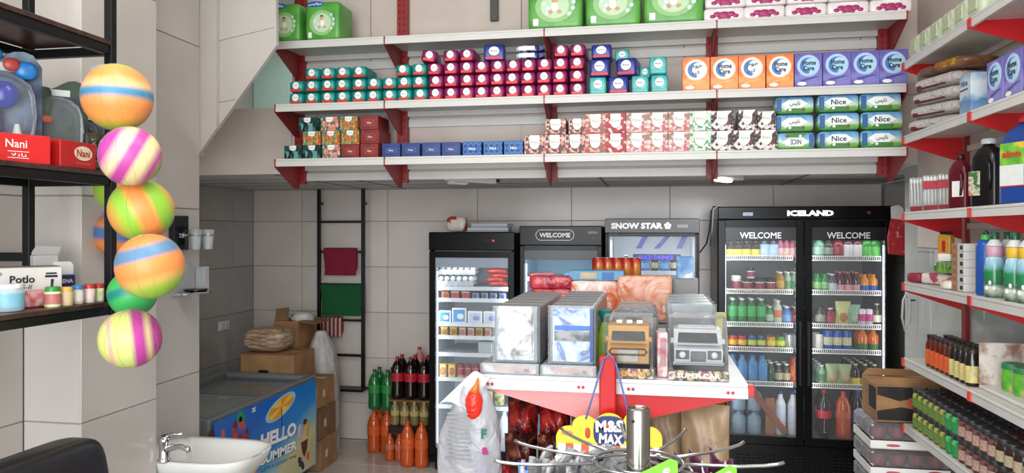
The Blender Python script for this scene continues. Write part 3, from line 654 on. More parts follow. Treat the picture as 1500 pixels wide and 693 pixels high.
# navy box
SB = thing('navy_carton', 'open navy and white box with raised lid beside the razor carton', 'carton', rackpt(92, 1.47, -1.985), R(50))
NV = M('#20286a', .4)
obj('box', B().cbox(-.032, .034, -.02, .02, 0, .082, NV, .0015), SB)
obj('lettering', text('SELENA', .056, .014, WHT, 0, -.0205, .062, .03), SB)
obj('label', B().cbox(-.026, .03, -.0212, -.02, .008, .034, WHT, .0005), SB)
obj('lid', B().prism([(-.032, .083), (.034, .083), (.034, .115), (.026, .127), (-.026, .127)], .014, .018, WHT), SB)
CB = thing('white_carton', 'tall open white carton standing behind the navy box', 'carton', rackpt(66, 1.47, -2.045), R(62))
obj('box', B().cbox(-.04, .035, -.02, .02, 0, .15, M('#cdcbc8', .6), .002), CB)
obj('flap', B().prism([(-.04, .1505), (.05, .1505), (.058, .178), (-.02, .182)], .02, .0225, M('#c4c2c0', .6)), CB)
# middle board: red cartons, toys in blister packs
REDC = M('#c4201f', .4, 0, .1)
def redcarton(w, d, h, oval):
    k = []
    y = -d / 2 - .0004
    if oval:
        k.append(('logo_oval', B().disc(.02, h * .58, .038, .023, y, M('#f2e6c8', .5), .001), [('lettering', text('Nani', .056, .024, REDC, .018, y - .0015, h * .58, .02))]))
        k.append(('lower_print', text('Biskuit', .06, .007, M('#e87a6a', .5), .02, y, h * .2)))
    else:
        k.append(('lettering', text('Nani', .055, .024, M('#f4d8d0', .5), -.008, y, h * .66, .01)))
        k.append(('print', join(B().cbox(-.03, .025, y - .001, y, h * .16, h * .18, WHT, .0003), B().cbox(-.03, .025, y - .001, y, h * .38, h * .40, WHT, .0003), text('\ufefb\ufee7\ufe8e\ufee7', .04, .010, WHT, -.002, y, h * .28))))
        k.append(('yellow_label', B().cbox(-w / 2 - .0, -w / 2 + .022, y - .001, y, h * .28, h * .98, M('#e3b21f', .5), .0003), [('lettering', text('BAXI', .05, .014, BLACK, -w / 2 + .011, y - .0015, h * .63, .02, rot=R(90)))]))
    return P('biscuit_carton', 'carton', B().cbox(-w / 2, w / 2, -d / 2, d / 2, 0, h, REDC, .002), k)
l = rackpt(33, 1.90, -1.835); spawn(redcarton(.165, .085, .085, False), Vector((l.x - .01, l.y - .02, l.z)), 'red biscuit carton with yellow strip, left of the pair on the middle board', 'red biscuit cartons', R(62))
l = rackpt(97, 1.90, -1.825); spawn(redcarton(.150, .085, .084, True), Vector((l.x + .004, l.y - .002, l.z)), 'red biscuit carton with cream oval logo on the middle board', 'red biscuit cartons', R(104) - R(14))
BLIS = FILM('blister_film', '#f4f8fa', .97, .06, .15, 20)
def blister(w, h, cardm, toy, name, label, loc, rz):
    t = thing(name, label, 'toy pack', loc, rz); n = 14
    pts = [(-w / 2, 0), (w / 2, 0), (w / 2, h * .86)] + [(w / 2 - w * k / n, h * (.92 + .06 * math.sin(3.2 * math.pi * k / n))) for k in range(1, n)] + [(-w / 2, h * .86)]
    obj('backing_card', B().prism(pts, -.001, .002, cardm), t)
    for nm, b in toy: obj(nm, b, t)
    obj('blister', B().ell((0, -.03, h * .42), (w * .44, .035, h * .36), BLIS, .5, 18, 10, .6, wob=.06), t)
    obj('hang_slot', B().cbox(w * .05, w * .30, -.003, -.0012, h * .80, h * .87, M('#d8dcd6', .4), .001), t)
    return t
GRN = NOI('camouflage_card', [(.35, '#1d2a22'), (.5, '#33452f'), (.65, '#20303c')], 14, .4); OLIVE = M('#34452e', .5); OR = M('#e0521e', .4)
toy = []
for dx, dz in ((-.062, .15), (-.005, .17)):
    toy.append(('binocular_barrel', B().lathe([(.018, -.03), (.024, 0), (.024, .035), (.02, .045)], OLIVE, 14, (dx, -.032, dz))))
    toy.append(('lens_ring', B().lathe([(.0255, -.046), (.0265, -.03), (.018, -.029)], OR, 14, (dx, -.032, dz))))
toy.append(('bridge', B().cbox(-.05, -.015, -.045, -.02, .155, .185, OLIVE, .004)))
bt_ = blister(.215, .25, GRN, toy, 'binocular_toy', 'green camouflage toy binoculars with orange rings in a clear pack', rackpt(62, 1.90, -1.96), R(46))
bt_.scale = (1.22, 1.1, 1.24)
NBL = NOI('navy_toy_card', [(.35, '#1b2438'), (.65, '#2d3b5c')], 10, .35)
blister(.20, .25, NBL, [('toy_wheel', B().lathe([(.05, -.008), (.055, 0), (.05, .008)], M('#242c4c', .3), 18, (0.02, -.04, .08))), ('toy_hub', B().lathe([(.016, .0085), (.014, .014)], M('#3c4a78', .3), 12, (.02, -.04, .08)))], 'navy_toy', 'navy blue toy in a clear pack behind the camouflage binoculars', rackpt(105, 1.90, -2.02), R(38))
BLT = M('#1c34a0', .2); LBL = M('#2a7cc0', .3)
bt_ = blister(.30, .29, NOI('slate_blue_card', [(.35, '#2c3a58'), (.5, '#5c7088'), (.65, '#8c9cac')], 9, .35), [('blue_dome', B().ell((.06, -.035, .17), (.032, .02, .034), BLT, 1)), ('light_blue_part', B().ell((.11, -.02, .235), (.026, .016, .022), LBL, .8)),
    ('light_blue_part', B().ell((.03, -.02, .268), (.028, .012, .016), LBL, .8)), ('red_part', B().ell((.075, -.03, .245), (.02, .01, .016), M('#b0443a', .4), .9)), ('dark_body', B().ell((.0, -.03, .09), (.06, .028, .07), M('#1c2c6a', .3), .7)),
    ('white_bottle', B().lathe([(.008, 0), (.011, .05), (.006, .07)], WHT, 10, (.085, -.05, .03)))], 'blue_toy_set', 'blue toy set in a clear pack at the left picture edge, upper rack bay', rackpt(-36, 1.90, -2.0), R(52))
bt_.scale = (1.15, 1.1, 1.27)
MT = thing('dark_toy_pack', 'dark printed toy pack hanging at the rack end beside the balls', 'toy pack', rackpt(137, 1.90, -1.84), R(62))
obj('pack', B().cbox(-.03, .03, -.015, .015, 0, .13, NOI('dark_print', [(.4, '#25261f'), (.6, '#4a4638')], 30, .3), .004), MT)
obj('lettering', text('BIRTHDAY', .10, .014, M('#8c8878', .5), .0, -.0155, .065, .02, rot=R(100)), MT)
# balls in nets
def ballm(nm, st): return BAND(nm, st, .1, 2, .45)
O_, BL_, G_, Y_, K_, C_ = '#f0924a', '#3f86b0', '#9cc83c', '#d8dc7c', '#c2459c', '#ead9a0'
BM = [ballm('ball_a', [(0, G_), (.14, '#e6a650'), (.30, O_), (.42, '#e89a5a'), (.5, '#3f86b0'), (.56, '#4c8cae'), (.64, '#f2bb84'), (.78, O_), (.9, '#ee9c50'), (1, '#7cc83c')]),
      ballm('ball_b', [(0, G_), (.12, K_), (.24, C_), (.36, C_), (.44, K_), (.56, K_), (.66, C_), (.78, '#e8a8a8'), (.86, K_), (1, '#c040a8')]),
      ballm('ball_c', [(0, O_), (.2, G_), (.3, '#8cc43c'), (.42, O_), (.6, O_), (.7, '#8cc43c'), (.86, G_), (1, O_)]),
      ballm('ball_d', [(0, G_), (.15, G_), (.28, '#d8b860'), (.4, O_), (.6, O_), (.68, '#5a84a8'), (.8, '#6288a8'), (.88, O_), (1, O_)]),
      ballm('ball_e', [(0, Y_), (.14, Y_), (.2, '#e0a8a0'), (.28, Y_), (.5, '#d8e088'), (.58, K_), (.70, K_), (.78, '#e8d890'), (.86, K_), (1, '#c04a90')]),
      ballm('ball_f', [(0, '#3fb45c'), (.4, '#3fb45c'), (.48, '#1f8a78'), (.58, '#22807c'), (.66, '#44b860'), (1, '#5cc060')]),
      ballm('ball_g', [(0, O_), (.3, O_), (.42, '#4f74a8'), (.58, '#5478a8'), (.68, O_), (1, '#5478a8')]),
      ballm('ball_h', [(0, G_), (.35, '#9cc83c'), (.5, O_), (1, O_)])]
balls = [(172, 143, 2.30, 48.5, 0, (0, 0, 0), 'orange ball with blue and green bands, topmost of the hanging balls', .94), (191, 229, 2.20, 43, 1, (0, R(-62), R(40)), 'magenta and cream striped ball, second from the top', .93),
         (207, 308, 2.32, 45, 2, (0, R(65), R(40)), 'orange and lime ball in the middle of the hanging string', .92), (220, 390, 2.20, 47.5, 3, (0, R(-16), R(37)), 'orange ball with a tilted blue band, above the lowest ball', .93),
         (191, 496, 2.27, 43, 4, (0, R(84), R(37)), 'pale yellow ball with magenta stripes, lowest of all', .93), (194, 430, 2.45, 34, 5, (0, R(-16), 0), 'green ball with dark green band, above the lowest ball', 1),
         (172, 343, 2.88, 33, 6, (0, R(8), R(20)), 'orange and blue ball half hidden behind the rack post', 1), (176, 277, 2.74, 35, 7, (0, R(80), R(37)), 'lime and orange ball mostly hidden behind the magenta ball', 1)]
for px, py, Z, r, mi_, rot, lb, sq in balls:
    c = WD(px, py, Z); rr = r * Z / FPX
    b = B().ell((0, 0, 0), (.1, .1, .1), BM[mi_], 1, 32, 18); vl = B().lathe([(.006, .0985), (.004, .1005), (.0015, .1006)], M('#e8e4d8', .5), 10)
    spawn(P('play_ball', 'ball', b, [('valve', vl)]), c, lb, 'play balls hanging from the rack', rot=rot, s=(rr / .1, rr / .1, rr / .1 * (1 if mi_ else 1)))
nb = B(); random.seed(3)
for px, py, Z, r, *_ in balls[:5]:
    c = WD(px, py, Z); rr = r * Z / FPX + .0012
    for k in range(7):
        a = math.pi * k / 7; tilt = Matrix.Rotation(R(18), 3, 'X')
        nb.tube([c + tilt @ Vector((rr * math.cos(a) * math.sin(t), rr * math.sin(a) * math.sin(t), rr * math.cos(t))) for t in [2 * math.pi * j / 24 for j in range(24)]], .0003, M('#b0a898', .6), 3, closed=True)
top_ = WD(166, 96, 2.38); c0 = WD(172, 100, 2.30)
nb.tube([top_, c0], .0015, M('#d8d4cc', .5), 5)
net = obj('ball_net', nb, None); tag(net, 'thin net strings holding the hanging play balls beside the rack', 'net', None)
fb = B().ell((0, 0, 0), (.055, .03, .025), CLEAR, .8, 16, 8, wob=.3); o = obj('net_top_film', fb, None, WD(158, 106, 2.38)); tag(o, 'crumpled clear film at the top of the hanging balls', 'plastic film')

# ================================================================ WALL FIXTURES, BASIN, CHAIR
WXB = NX + .001
g = thing('glass_holder', 'chrome tumbler holder with clear tumblers on the tiled wall by the balls', 'tumbler holder', WX(268, 345, WXB))
def lw(px, py, X=WXB): v = WX(px, py, X); return v - Vector(g.location)
a = lw(256, 348); b_ = lw(290, 348)
obj('rail', B().tube([(.04, a.y, -.0), (.04, b_.y + .02, -.0)], .006, CHROME, 8), g)
for yy in (a.y + .01, b_.y - .02): obj('mount', B().cbox(.0, .045, yy - .01, yy + .01, -.012, .012, CHROME, .003), g)
for yy in (b_.y - .04, a.y + .045):
    obj('tumbler', B().lathe([(.022, -.07), (.03, .03), (.028, .03), (.02, -.068)], ACRYL, 16, (.082, yy, 0)), g)
    obj('ring', B().tube([(.082 + .031 * math.cos(t), yy + .031 * math.sin(t), .004) for t in [2 * math.pi * k / 16 for k in range(16)]], .003, CHROME, 6, closed=True), g)
o = thing('wall_phone_box', 'flat black box fixed on the tiles behind the tumbler holder', 'wall box', WX(258, 344, WXB + .001))
obj('case', B().cbox(0, .03, -.06, .06, -.075, .095, M('#1b1d24', .2), .004), o); obj('screen', B().cbox(.0301, .0312, -.05, .05, -.05, .075, M('#10131c', .08), .001), o)
g2 = thing('soap_shelf', 'chrome and clear glass soap shelf on the tiled wall beneath the tumblers', 'soap shelf', WX(266, 430, WXB))
obj('dish', B().lathe([(.03, 0), (.075, .004), (.078, .012)], CHROME, 24, (.078, 0, 0)), g2)
obj('soap_tray', B().lathe([(.05, .0125), (.062, .022), (.05, .026)], M('#141416', .2), 20, (.078, 0, 0)), g2)
obj('glass_back', B().cbox(.001, .006, -.09, .075, -.01, .15, ACRYL, .002), g2); obj('glass_cup', B().cbox(.02, .07, .085, .13, .0, .13, ACRYL, .004), g2)
obj('mount', B().cbox(0, .02, -.02, .02, -.012, .006, CHROME, .003), g2)
# basin
BX, BY, BZ = -1.99, 3.057, .725
bs = thing('wash_basin', 'white ceramic wash basin on the wall under the hanging balls', 'basin', (BX, BY, 0))
def se(a, rx, ry, e=.55): return (rx * math.copysign(abs(math.cos(a)) ** e, math.cos(a)), ry * math.copysign(abs(math.sin(a)) ** e, math.sin(a)))
CER = M('#e9e9e6', .12, 0, .02, coat=.5); prof = [(.10, .09, -.50), (.12, .10, -.2), (.2, .15, -.15), (.285, .195, -.04), (.295, .205, -.008), (.29, .2, 0), (.262, .168, -.002), (.245, .155, -.02), (.18, .11, -.10), (.05, .04, -.125)]
vs = []; N = 40
for i, (rx, ry, z) in enumerate(prof):
    for k in range(N): x, y = se(2 * math.pi * k / N, rx, ry); sh = (.03 if i >= 6 else 0); vs.append((x + sh if x > -.2 or i < 6 else x + .07, y, z + BZ))
fs = [(i * N + k, i * N + (k + 1) % N, (i + 1) * N + (k + 1) % N, (i + 1) * N + k) for i in range(len(prof) - 1) for k in range(N)] + [[(len(prof) - 1) * N + k for k in range(N)]]
obj('bowl', B().add(vs, fs, CER, True), bs)
obj('drain', B().lathe([(.022, .0), (.02, .003)], CHROME, 16, (.02, 0, BZ - .124)), bs); obj('pedestal', B().lathe([(.12, 0), (.09, .1), (.08, BZ - .5)], CER, 20), bs)
obj('overflow_hole', B().tube([(.268, .06, BZ - .03), (.262, .06, BZ - .032)], .009, BLACK, 10), bs)
fc = thing('basin_tap', 'chrome mixer tap with lever on the white basin', 'tap', WD(241, 676, (EYE - BZ - .001) * FPX / (676 - 340)), R(20))
fc.location.z = BZ + .0005
obj('body', B().lathe([(.026, 0), (.027, .008), (.021, .014), (.020, .075), (.023, .085), (.022, .10), (.012, .108)], CHROME, 20), fc)
obj('spout', B().tube([(0, 0, .045), (.03, -.02, .062), (.075, -.045, .072), (.11, -.065, .066), (.115, -.067, .052)], [.016, .014, .012, .011, .011], CHROME, 10), fc)
obj('lever', B().tube([(-.005, 0, .105), (.03, -.015, .118), (.085, -.05, .126)], [.012, .008, .006], CHROME, 8), fc)
# chair
ch = thing('barber_chair', 'black padded high-back chair in the lower left corner', 'chair', (-1.56, 1.52, -.006))
LEA = NOI('black_leather', [(.3, '#0e0e13'), (.7, '#17171d')], 40, .38, bump=.1, bdist=.003)
bk = B().ell((.16, 0, .84), (.05, .27, .33), LEA, .3, 28, 16, .22); bk.v = [(x - .12 * (z - .5), y, z) for x, y, z in bk.v]
obj('backrest', bk, ch); obj('seat', B().ell((-.12, 0, .50), (.26, .26, .055), LEA, .3, 28, 10, .5), ch)
obj('column', B().lathe([(.03, .06), (.03, .45)], CHROME, 14, (-.1, 0, 0)), ch)
for k in range(5):
    a = 2 * math.pi * k / 5; obj('leg', B().tube([(-.1, 0, .08), (-.1 + .26 * math.cos(a), .26 * math.sin(a), .045)], [.022, .014], STEELBLK, 8).ell((-.1 + .27 * math.cos(a), .27 * math.sin(a), .022), (.02, .02, .022), BLACK, 1, 10, 6), ch)
for s in (-1, 1): obj('armrest', B().tube([(.06, s * .27, .62), (-.22, s * .27, .66), (-.24, s * .27, .52)], .02, LEA, 8), ch)

# ================================================================ CHEST FREEZER
FX0, FX1, FY0, FY1, FZ = -2.96, -2.28, 3.57, 4.82, .72
fz = thing('chest_freezer', 'chest freezer with sliding glass lids and bright blue summer graphic front', 'freezer', ((FX0 + FX1) / 2, (FY0 + FY1) / 2, 0))
FRM = M('#757b7d', .35, .3)
tub = B().cbox(FX0, FX1, FY0, FY1, .09, FZ - .10, M('#8fa6b8', .4), .01)
obj('tub', tub, fz, world=True)
obj('interior', B().cbox(FX0 + .042, FX1 - .037, FY0 + .042, FY1 - .042, FZ - .0995, FZ - .07, NOI('shaded_frozen_packs', [(.35, '#1e1a16'), (.5, '#4a4138'), (.65, '#6c675c')], 7, .5), .003), fz, world=True)  # slab on the solid tub, coloured dark to stand for the hollow's shade
rim = B()
for (x0, x1, y0, y1) in ((FX0 - .01, FX0 + .04, FY0 - .01, FY1 + .01), (FX1 - .035, FX1 + .012, FY0 - .01, FY1 + .01), (FX0 + .04, FX1 - .035, FY0 - .01, FY0 + .04), (FX0 + .04, FX1 - .035, FY1 - .04, FY1 + .01)): rim.cbox(x0, x1, y0, y1, FZ - .0995, FZ, FRM, .006)
obj('rim', rim, fz, world=True)
for i, (y0, y1, dz) in enumerate(((FY0 + .045, (FY0 + FY1) / 2 + .04, .0), ((FY0 + FY1) / 2 - .04, FY1 - .045, -.022))):
    ld = obj('glass_lid', B().cbox(FX0 + .045, FX1 - .04, y0, y1, FZ - .028 + dz, FZ - .018 + dz, FILM('freezer_glass%d' % i, '#8c8c88', .62, .08, .1, 6), .002), fz, world=True)
    e = B()
    for yy in (y0, y1 - .018): e.cbox(FX0 + .045, FX1 - .04, yy, yy + .018, FZ - .0175 + dz, FZ - .006 + dz, M('#4e5458', .4), .002)
    obj('lid_edge', e, ld, world=True)
# graphic: printed panel in its own frame, XZ plane facing -Y then turned to face +X
gp = thing('tmp', None, None); bpy.data.objects.remove(gp)
GW, GH = FY1 - FY0, FZ - .142
def seablue():
    m, nt, p = base('summer_graphic_sky'); v = coord(nt); s = nt.nodes.new('ShaderNodeSeparateXYZ'); nt.links.new(v, s.inputs[0])
    a = nt.nodes.new('ShaderNodeMath'); a.operation = 'MULTIPLY_ADD'; a.inputs[1].default_value = -.33; nt.links.new(s.outputs[0], a.inputs[0])
    nt.links.new(s.outputs[2], a.inputs[2])
    n = nt.nodes.new('ShaderNodeTexNoise'); n.inputs['Scale'].default_value = 6; nt.links.new(v, n.inputs['Vector'])
    c = nt.nodes.new('ShaderNodeMath'); c.operation = 'MULTIPLY_ADD'; c.inputs[1].default_value = .12; nt.links.new(n.outputs[0], c.inputs[0]); nt.links.new(a.outputs[0], c.inputs[2])
    nt.links.new(ramp(nt, [(0, '#b9b48c'), (.12, '#c9c294'), (.2, '#7fb4c4'), (.32, '#1f86d0'), (.6, '#1266c4'), (1, '#0f5cb8')], c.outputs[0]), p.inputs['Base Color']); p.inputs['Roughness'].default_value = .25
    return m
gr = obj('graphic_panel', B().cbox(-GW / 2 + .02, GW / 2 - .02, -.006, 0, 0, GH, seablue(), .002), fz, loc=(FX1 + .019 - (FX0 + FX1) / 2, 0, .12)); gr.rotation_euler[2] = R(90)
def gq(px, py): v = WX(px, py, FX1 + .026); return (v.y - (FY0 + FY1) / 2, v.z - .12)
yg = -.0062; IVO = M('#eef0ee', .4)
sk = math.radians(0)
def gtext(s, pL, pR, pTop, bold, mat):  # baseline from pL to pR
    a, b_ = gq(*pL), gq(*pR); c_ = gq(*pTop); h = c_[1] - a[1]
    return text(s, (b_[0] - a[0]), h, mat, (a[0] + b_[0]) / 2, yg - .001, (a[1] + b_[1]) / 2 + h / 2, bold, .001, rot=math.atan2(b_[1] - a[1], b_[0] - a[0]))
NVY = M('#16356a', .4)
hb = gtext('HELLO', (381.5, 659), (434, 637), (381.5, 637), .05, IVO)
sb = gtext('SUMMER', (381.5, 683), (435, 658), (381.5, 668), .04, IVO)
obj('lettering', join(hb, sb), gr); 
sh = join(hb, sb); sh.v = [(x + .006, y + .0006, z - .005) for x, y, z in sh.v]; sh.mats = [NVY]; obj('lettering_shadow', sh, gr)
obj('small_lettering', join(gtext("LET'S A GOOD TIME", (383, 692), (434, 670), (383, 687), .0, NVY), gtext('Z', (368, 605), (375, 602), (368, 599), .06, IVO)), gr)
um = B(); c0 = gq(412, 596); n = 16
def uo(t, k=1): return (c0[0] + k * .165 * math.cos(t) * math.cos(.18) - k * .04 * math.sin(t) * math.sin(.18), c0[1] + k * .165 * math.cos(t) * math.sin(.18) + k * .052 * math.sin(t))
um.prism([uo(2 * math.pi * k / 24, 1.18) for k in range(24)], yg - .0004, yg, M('#8fc8d8', .4)); obj('umbrella_halo', um, gr)
for k in range(8):
    a0, a1 = 2 * math.pi * k / 8, 2 * math.pi * (k + 1) / 8
    obj('umbrella_panel', B().prism([c0, uo(a0), uo((a0 + a1) / 2), uo(a1)], yg - .0014, yg - .0006, M('#e0902a' if k % 2 else '#e8c04c', .5, 0, .15)), gr)
p0, p1 = gq(412, 596), gq(414, 640); obj('umbrella_pole', B().tube([(p0[0], yg - .002, p0[1]), (p1[0], yg - .002, p1[1])], .0025, M('#3a2c20', .5), 5), gr)
def blob(px, py, rx, rz, mat, nm): c_ = gq(px, py); return obj(nm, B().ell((c_[0], yg, c_[1]), (rx, .0045, rz), mat, 1, 14, 8, wob=.06), gr)
PR = M('#8c1f2c', .4, 0, .2); DK = M('#3a1420', .4)
random.seed(11)
for k in range(12): blob(352 + random.uniform(-11, 11), 640 + random.uniform(-18, 16), .022, .024, M(['#8c1f2c', '#b02a30', '#6a1424', '#c0484a'][k % 4], .4, 0, .2), 'fruit_print')
for k in range(6): blob(364 + random.uniform(-4, 4), 632 + k * 4.5, .02, .016, M('#6a1a2a', .4, 0, .2), 'berry_print')
for k in range(7):
    a = R(30 + 20 * k); c_ = gq(352, 622); obj('leaf_print', B().prism([(c_[0], c_[1]), (c_[0] + .03 * math.cos(a) - .01, c_[1] + .04 * math.sin(a)), (c_[0] + .06 * math.cos(a), c_[1] + .085 * math.sin(a)), (c_[0] + .03 * math.cos(a) + .012, c_[1] + .035 * math.sin(a))][::-1], yg - .001, yg, M('#2f9a4c', .4, 0, .2)), gr)
blob(310, 638, .03, .03, DK, 'berry_print'); blob(308, 656, .04, .02, PR, 'berry_print'); blob(327, 637, .018, .03, M('#c05a58', .4), 'strawberry_print')
for k in range(3): blob(322 + 5 * k, 652 - k, .012, .022, M('#c8303a', .4), 'splash_print')
c_ = gq(446, 650); obj('glass_print', B().prism([(c_[0] - .05, c_[1] + .02), (c_[0] + .05, c_[1] + .02), (c_[0] + .035, c_[1] - .04), (c_[0] + .005, c_[1] - .085), (c_[0] - .005, c_[1] - .085), (c_[0] - .035, c_[1] - .04)][::-1], yg - .002, yg, M('#5c2f34', .4, 0, .3)), gr)
blob(440, 632, .028, .05, M('#d0a0b0', .4), 'ice_cream_print'); blob(450, 628, .03, .055, M('#d89a3a', .4), 'ice_cream_print'); blob(447, 618, .03, .02, M('#4a2c26', .4), 'chocolate_print')
for k in range(6): blob(440 + random.uniform(-4, 4), 678 + random.uniform(-7, 6), .02, .02, M('#23204a', .4, 0, .3), 'blueberry_print')
blob(451, 668, .02, .028, M('#d0483c', .4), 'strawberry_print'); blob(373, 690, .03, .03, M('#d07830', .4), 'orange_print')
obj('corner_post', B().cbox(FX1 - .03, FX1 + .024, FY1 - .016, FY1 + .009, .1, FZ - .1, M('#7d95a8', .4, .3), .003), fz, world=True)
obj('plinth', B().cbox(FX0 + .03, FX1 - .03, FY0 + .03, FY1 - .03, .03, .089, BLACK, .004), fz, world=True)
for x in (FX0 + .07, FX1 - .05):
    for y in (FY0 + .07, FY1 - .06): obj('caster', B().tube([(x - .012, y, .0185), (x + .012, y, .0185)], .018, BLACK, 12), fz, world=True)

# ================================================================ CARTONS, sack, bread bag behind the freezer
def carton(x0, x1, y0, y1, z0, h, label, mat=CARD, slots=False, flap=0, tape=True, rz=0):
    t = thing('cardboard_carton', label, 'carton', ((x0 + x1) / 2, (y0 + y1) / 2, z0 + .001), rz, 'brown cartons behind the freezer')
    w, d = (x1 - x0) / 2, (y1 - y0) / 2
    obj('box', B().cbox(-w, w, -d, d, 0, h - .004, mat, .004), t)
    for s in (-1, 1): obj('flap', B().cbox(-w, w, min(s * .002, s * d), max(s * .002, s * d), h - .0035, h - .001, mat, .0008), t)
    if tape: obj('tape', B().box(-w * .98, w * .98, -.025, .025, h - .0009, h - .0004, M('#b29a6c', .3)), t)
    if slots:
        for sx in (-.0, ):
            obj('hand_slot', B().ell((-w * .12, -d - .0003, h * .55), (.04, .002, .011), BLACK, .5, 14, 6), t)
    if flap: obj('open_flap', B().prism([(-w, 0), (-w + flap, .0), (-w + flap, .09), (-w + .01, .075)], d - .006, d - .002, CARD2), t).location.z = h
    return t
x0, x1 = XY(352, 4.92), XY(430, 4.92)
carton(x0, x1, 4.92, 5.26, 0, .28, 'lowest brown carton of the stack directly behind the freezer'); carton(x0, x1, 4.92, 5.26, .28, .28, 'middle brown carton of the stack directly behind the freezer')
carton(x0, x1, 4.92, 5.26, .56, .27, 'brown carton with a hand slot right behind the freezer glass', slots=True)
xa, xb = XY(400, 5.3), XY(466, 5.66)
for k, (z, h) in enumerate(((0, .29), (.29, .27), (.56, .22))): carton(xa + .03, xb + (.01, .005, .0)[k], 5.30, 5.66, z, h, '%s brown carton of the corner stack beside the ladder' % ('lowest', 'second lowest', 'third')[k], CARD2 if k else CARD)
tc_ = thing('open_carton', 'tall open brown carton with raised flap, topmost of the corner stack', 'carton', ((xa + xb) / 2, 5.47, .781), 0, 'brown cartons behind the freezer')
w, d, h = (xb - xa) / 2, .16, .24; b = B().cbox(-w, w, -d, -d + .006, 0, h, CARD, .001).cbox(-w, w, d - .006, d, 0, h, CARD, .001).cbox(-w, -w + .006, -d + .006, d - .006, 0, h, CARD, .001).cbox(w - .006, w, -d + .006, d - .006, 0, h, CARD, .001).cbox(-w + .006, w - .006, -d + .006, d - .006, 0, .006, CARD, .001)
obj('box', b, tc_); obj('open_flap', B().prism([(-w, h + .001), (-w + .11, h + .001), (-w + .115, h + .105), (-w + .01, h + .09)], -d + .02, -d + .024, CARD2), tc_)
fl_ = B().prism([(0, 0), (.0, .003), (.13, -.018), (.13, -.021)], -d, d, CARD); obj('side_flap', fl_, tc_).location = (w + .001, 0, h)
obj('crumpled_film', B().ell((.06, 0, h + .012), (.09, .08, .045), M('#d6d4d0', .4, 0, .1, 60, bump=.6), .8, 14, 8, wob=.35), tc_)
for k, (z, h, xr) in enumerate(((0, .22, .165), (.22, .22, .155), (.44, .20, .145))): 
    t = carton(x1 + .008, x1 + .008 + xr, 4.98, 5.27, z, h, '%s narrow brown carton just right of the freezer end' % ('lowest', 'middle', 'topmost')[k], CARD2 if k == 1 else CARD)
    obj('paper_label', B().box(xr * .5 + .0002, xr * .5 + .0008, -.06, -.02, h * .35, h * .6, M('#c8c0b4', .6)), t)
bl = obj('bread_bag', B().ell((0, 0, .088), (.158, .12, .088), NOI('bagged_flatbread', [(.3, '#7c5c44'), (.5, '#a88a6c'), (.7, '#cbb9a0')], 9, .35, (1, 1, 5), bump=.5, dist=1), .42, 26, 14, .6, wob=.05), None, (XY(394, 5.08), 5.08, .8305)); tag(bl, 'clear bag of stacked flatbread lying on the slotted carton', 'bread')
seams = B()
for k in range(5): z = .03 + .028 * k; seams.tube([(-.15, -.06, z), (-.08, -.117, z + .004), (.04, -.119, z - .003), (.13, -.08, z + .003)], .0035, M('#8a6a4c', .7), 5)
obj('bread_edges', seams, bl)
SACK = NOI('white_sack_plastic', [(.3, '#b2b0ae'), (.7, '#cfcdca')], 8, .5, bump=.7, dist=1.5)
sk_ = B().grid(lambda u, v: (( .095 + .02 * math.sin(v * 3.1)) * (1 - .6 * max(0, v - .85) / .15) * math.cos(2 * math.pi * u) * (1 + .05 * math.sin(9 * u * 6.28 + 5 * v)) - .05 * v, .13 * (1 - .7 * max(0, v - .8) / .2) * math.sin(2 * math.pi * u) * (1 + .06 * math.sin(7 * u * 6.28 - 4 * v)), .93 * v), 36, 14, SACK, closed=True)
sk_.add([(.13 * math.cos(a) , .13 * math.sin(a), 0) for a in [2 * math.pi * k / 12 for k in range(12)]], [list(range(12))[::-1]], SACK)
o = obj('white_sack', sk_, None, (-2.475, 5.47, .002)); tag(o, 'white woven sack leaning upright between the cartons and the ladder', 'sack')

# ================================================================ LADDER with towels
YL = 5.76
ld = thing('towel_ladder', 'narrow black metal ladder rack fixed on the back wall', 'ladder rack', (XY(500, YL), YL, WY(500, 568, YL).z))
def lz(py): return WY(500, py, YL).z
xl, xr = XY(467.5, YL), XY(532, YL)
for x in (xl, xr): obj('rail', B().cbox(x - .014, x + .014, YL - .012, YL + .012, lz(568) + .008, lz(274), STEELBLK, .002), ld, world=True)
for py in (325, 369, 420, 469, 520): obj('rung', B().cbox(xl + .0145, xr - .0145, YL - .009, YL + .009, lz(py) - .009, lz(py) + .009, STEELBLK, .002), ld, world=True)
obj('top_bar', B().cbox(XY(437, YL), xr + .014, YL - .012, YL + .03, lz(274) + .001, lz(270), STEELBLK, .002), ld, world=True)
obj('foot_shelf', B().cbox(XY(494, YL), XY(537, YL), YL - .09, YL + .05, lz(568) - .012, lz(568) + .007, STEELBLK, .003), ld, world=True)
for x in (xl, xr): obj('wall_bracket', B().cbox(x - .008, x + .008, YL + .0125, 5.828, lz(300), lz(296), STEELBLK, .002), ld, world=True)
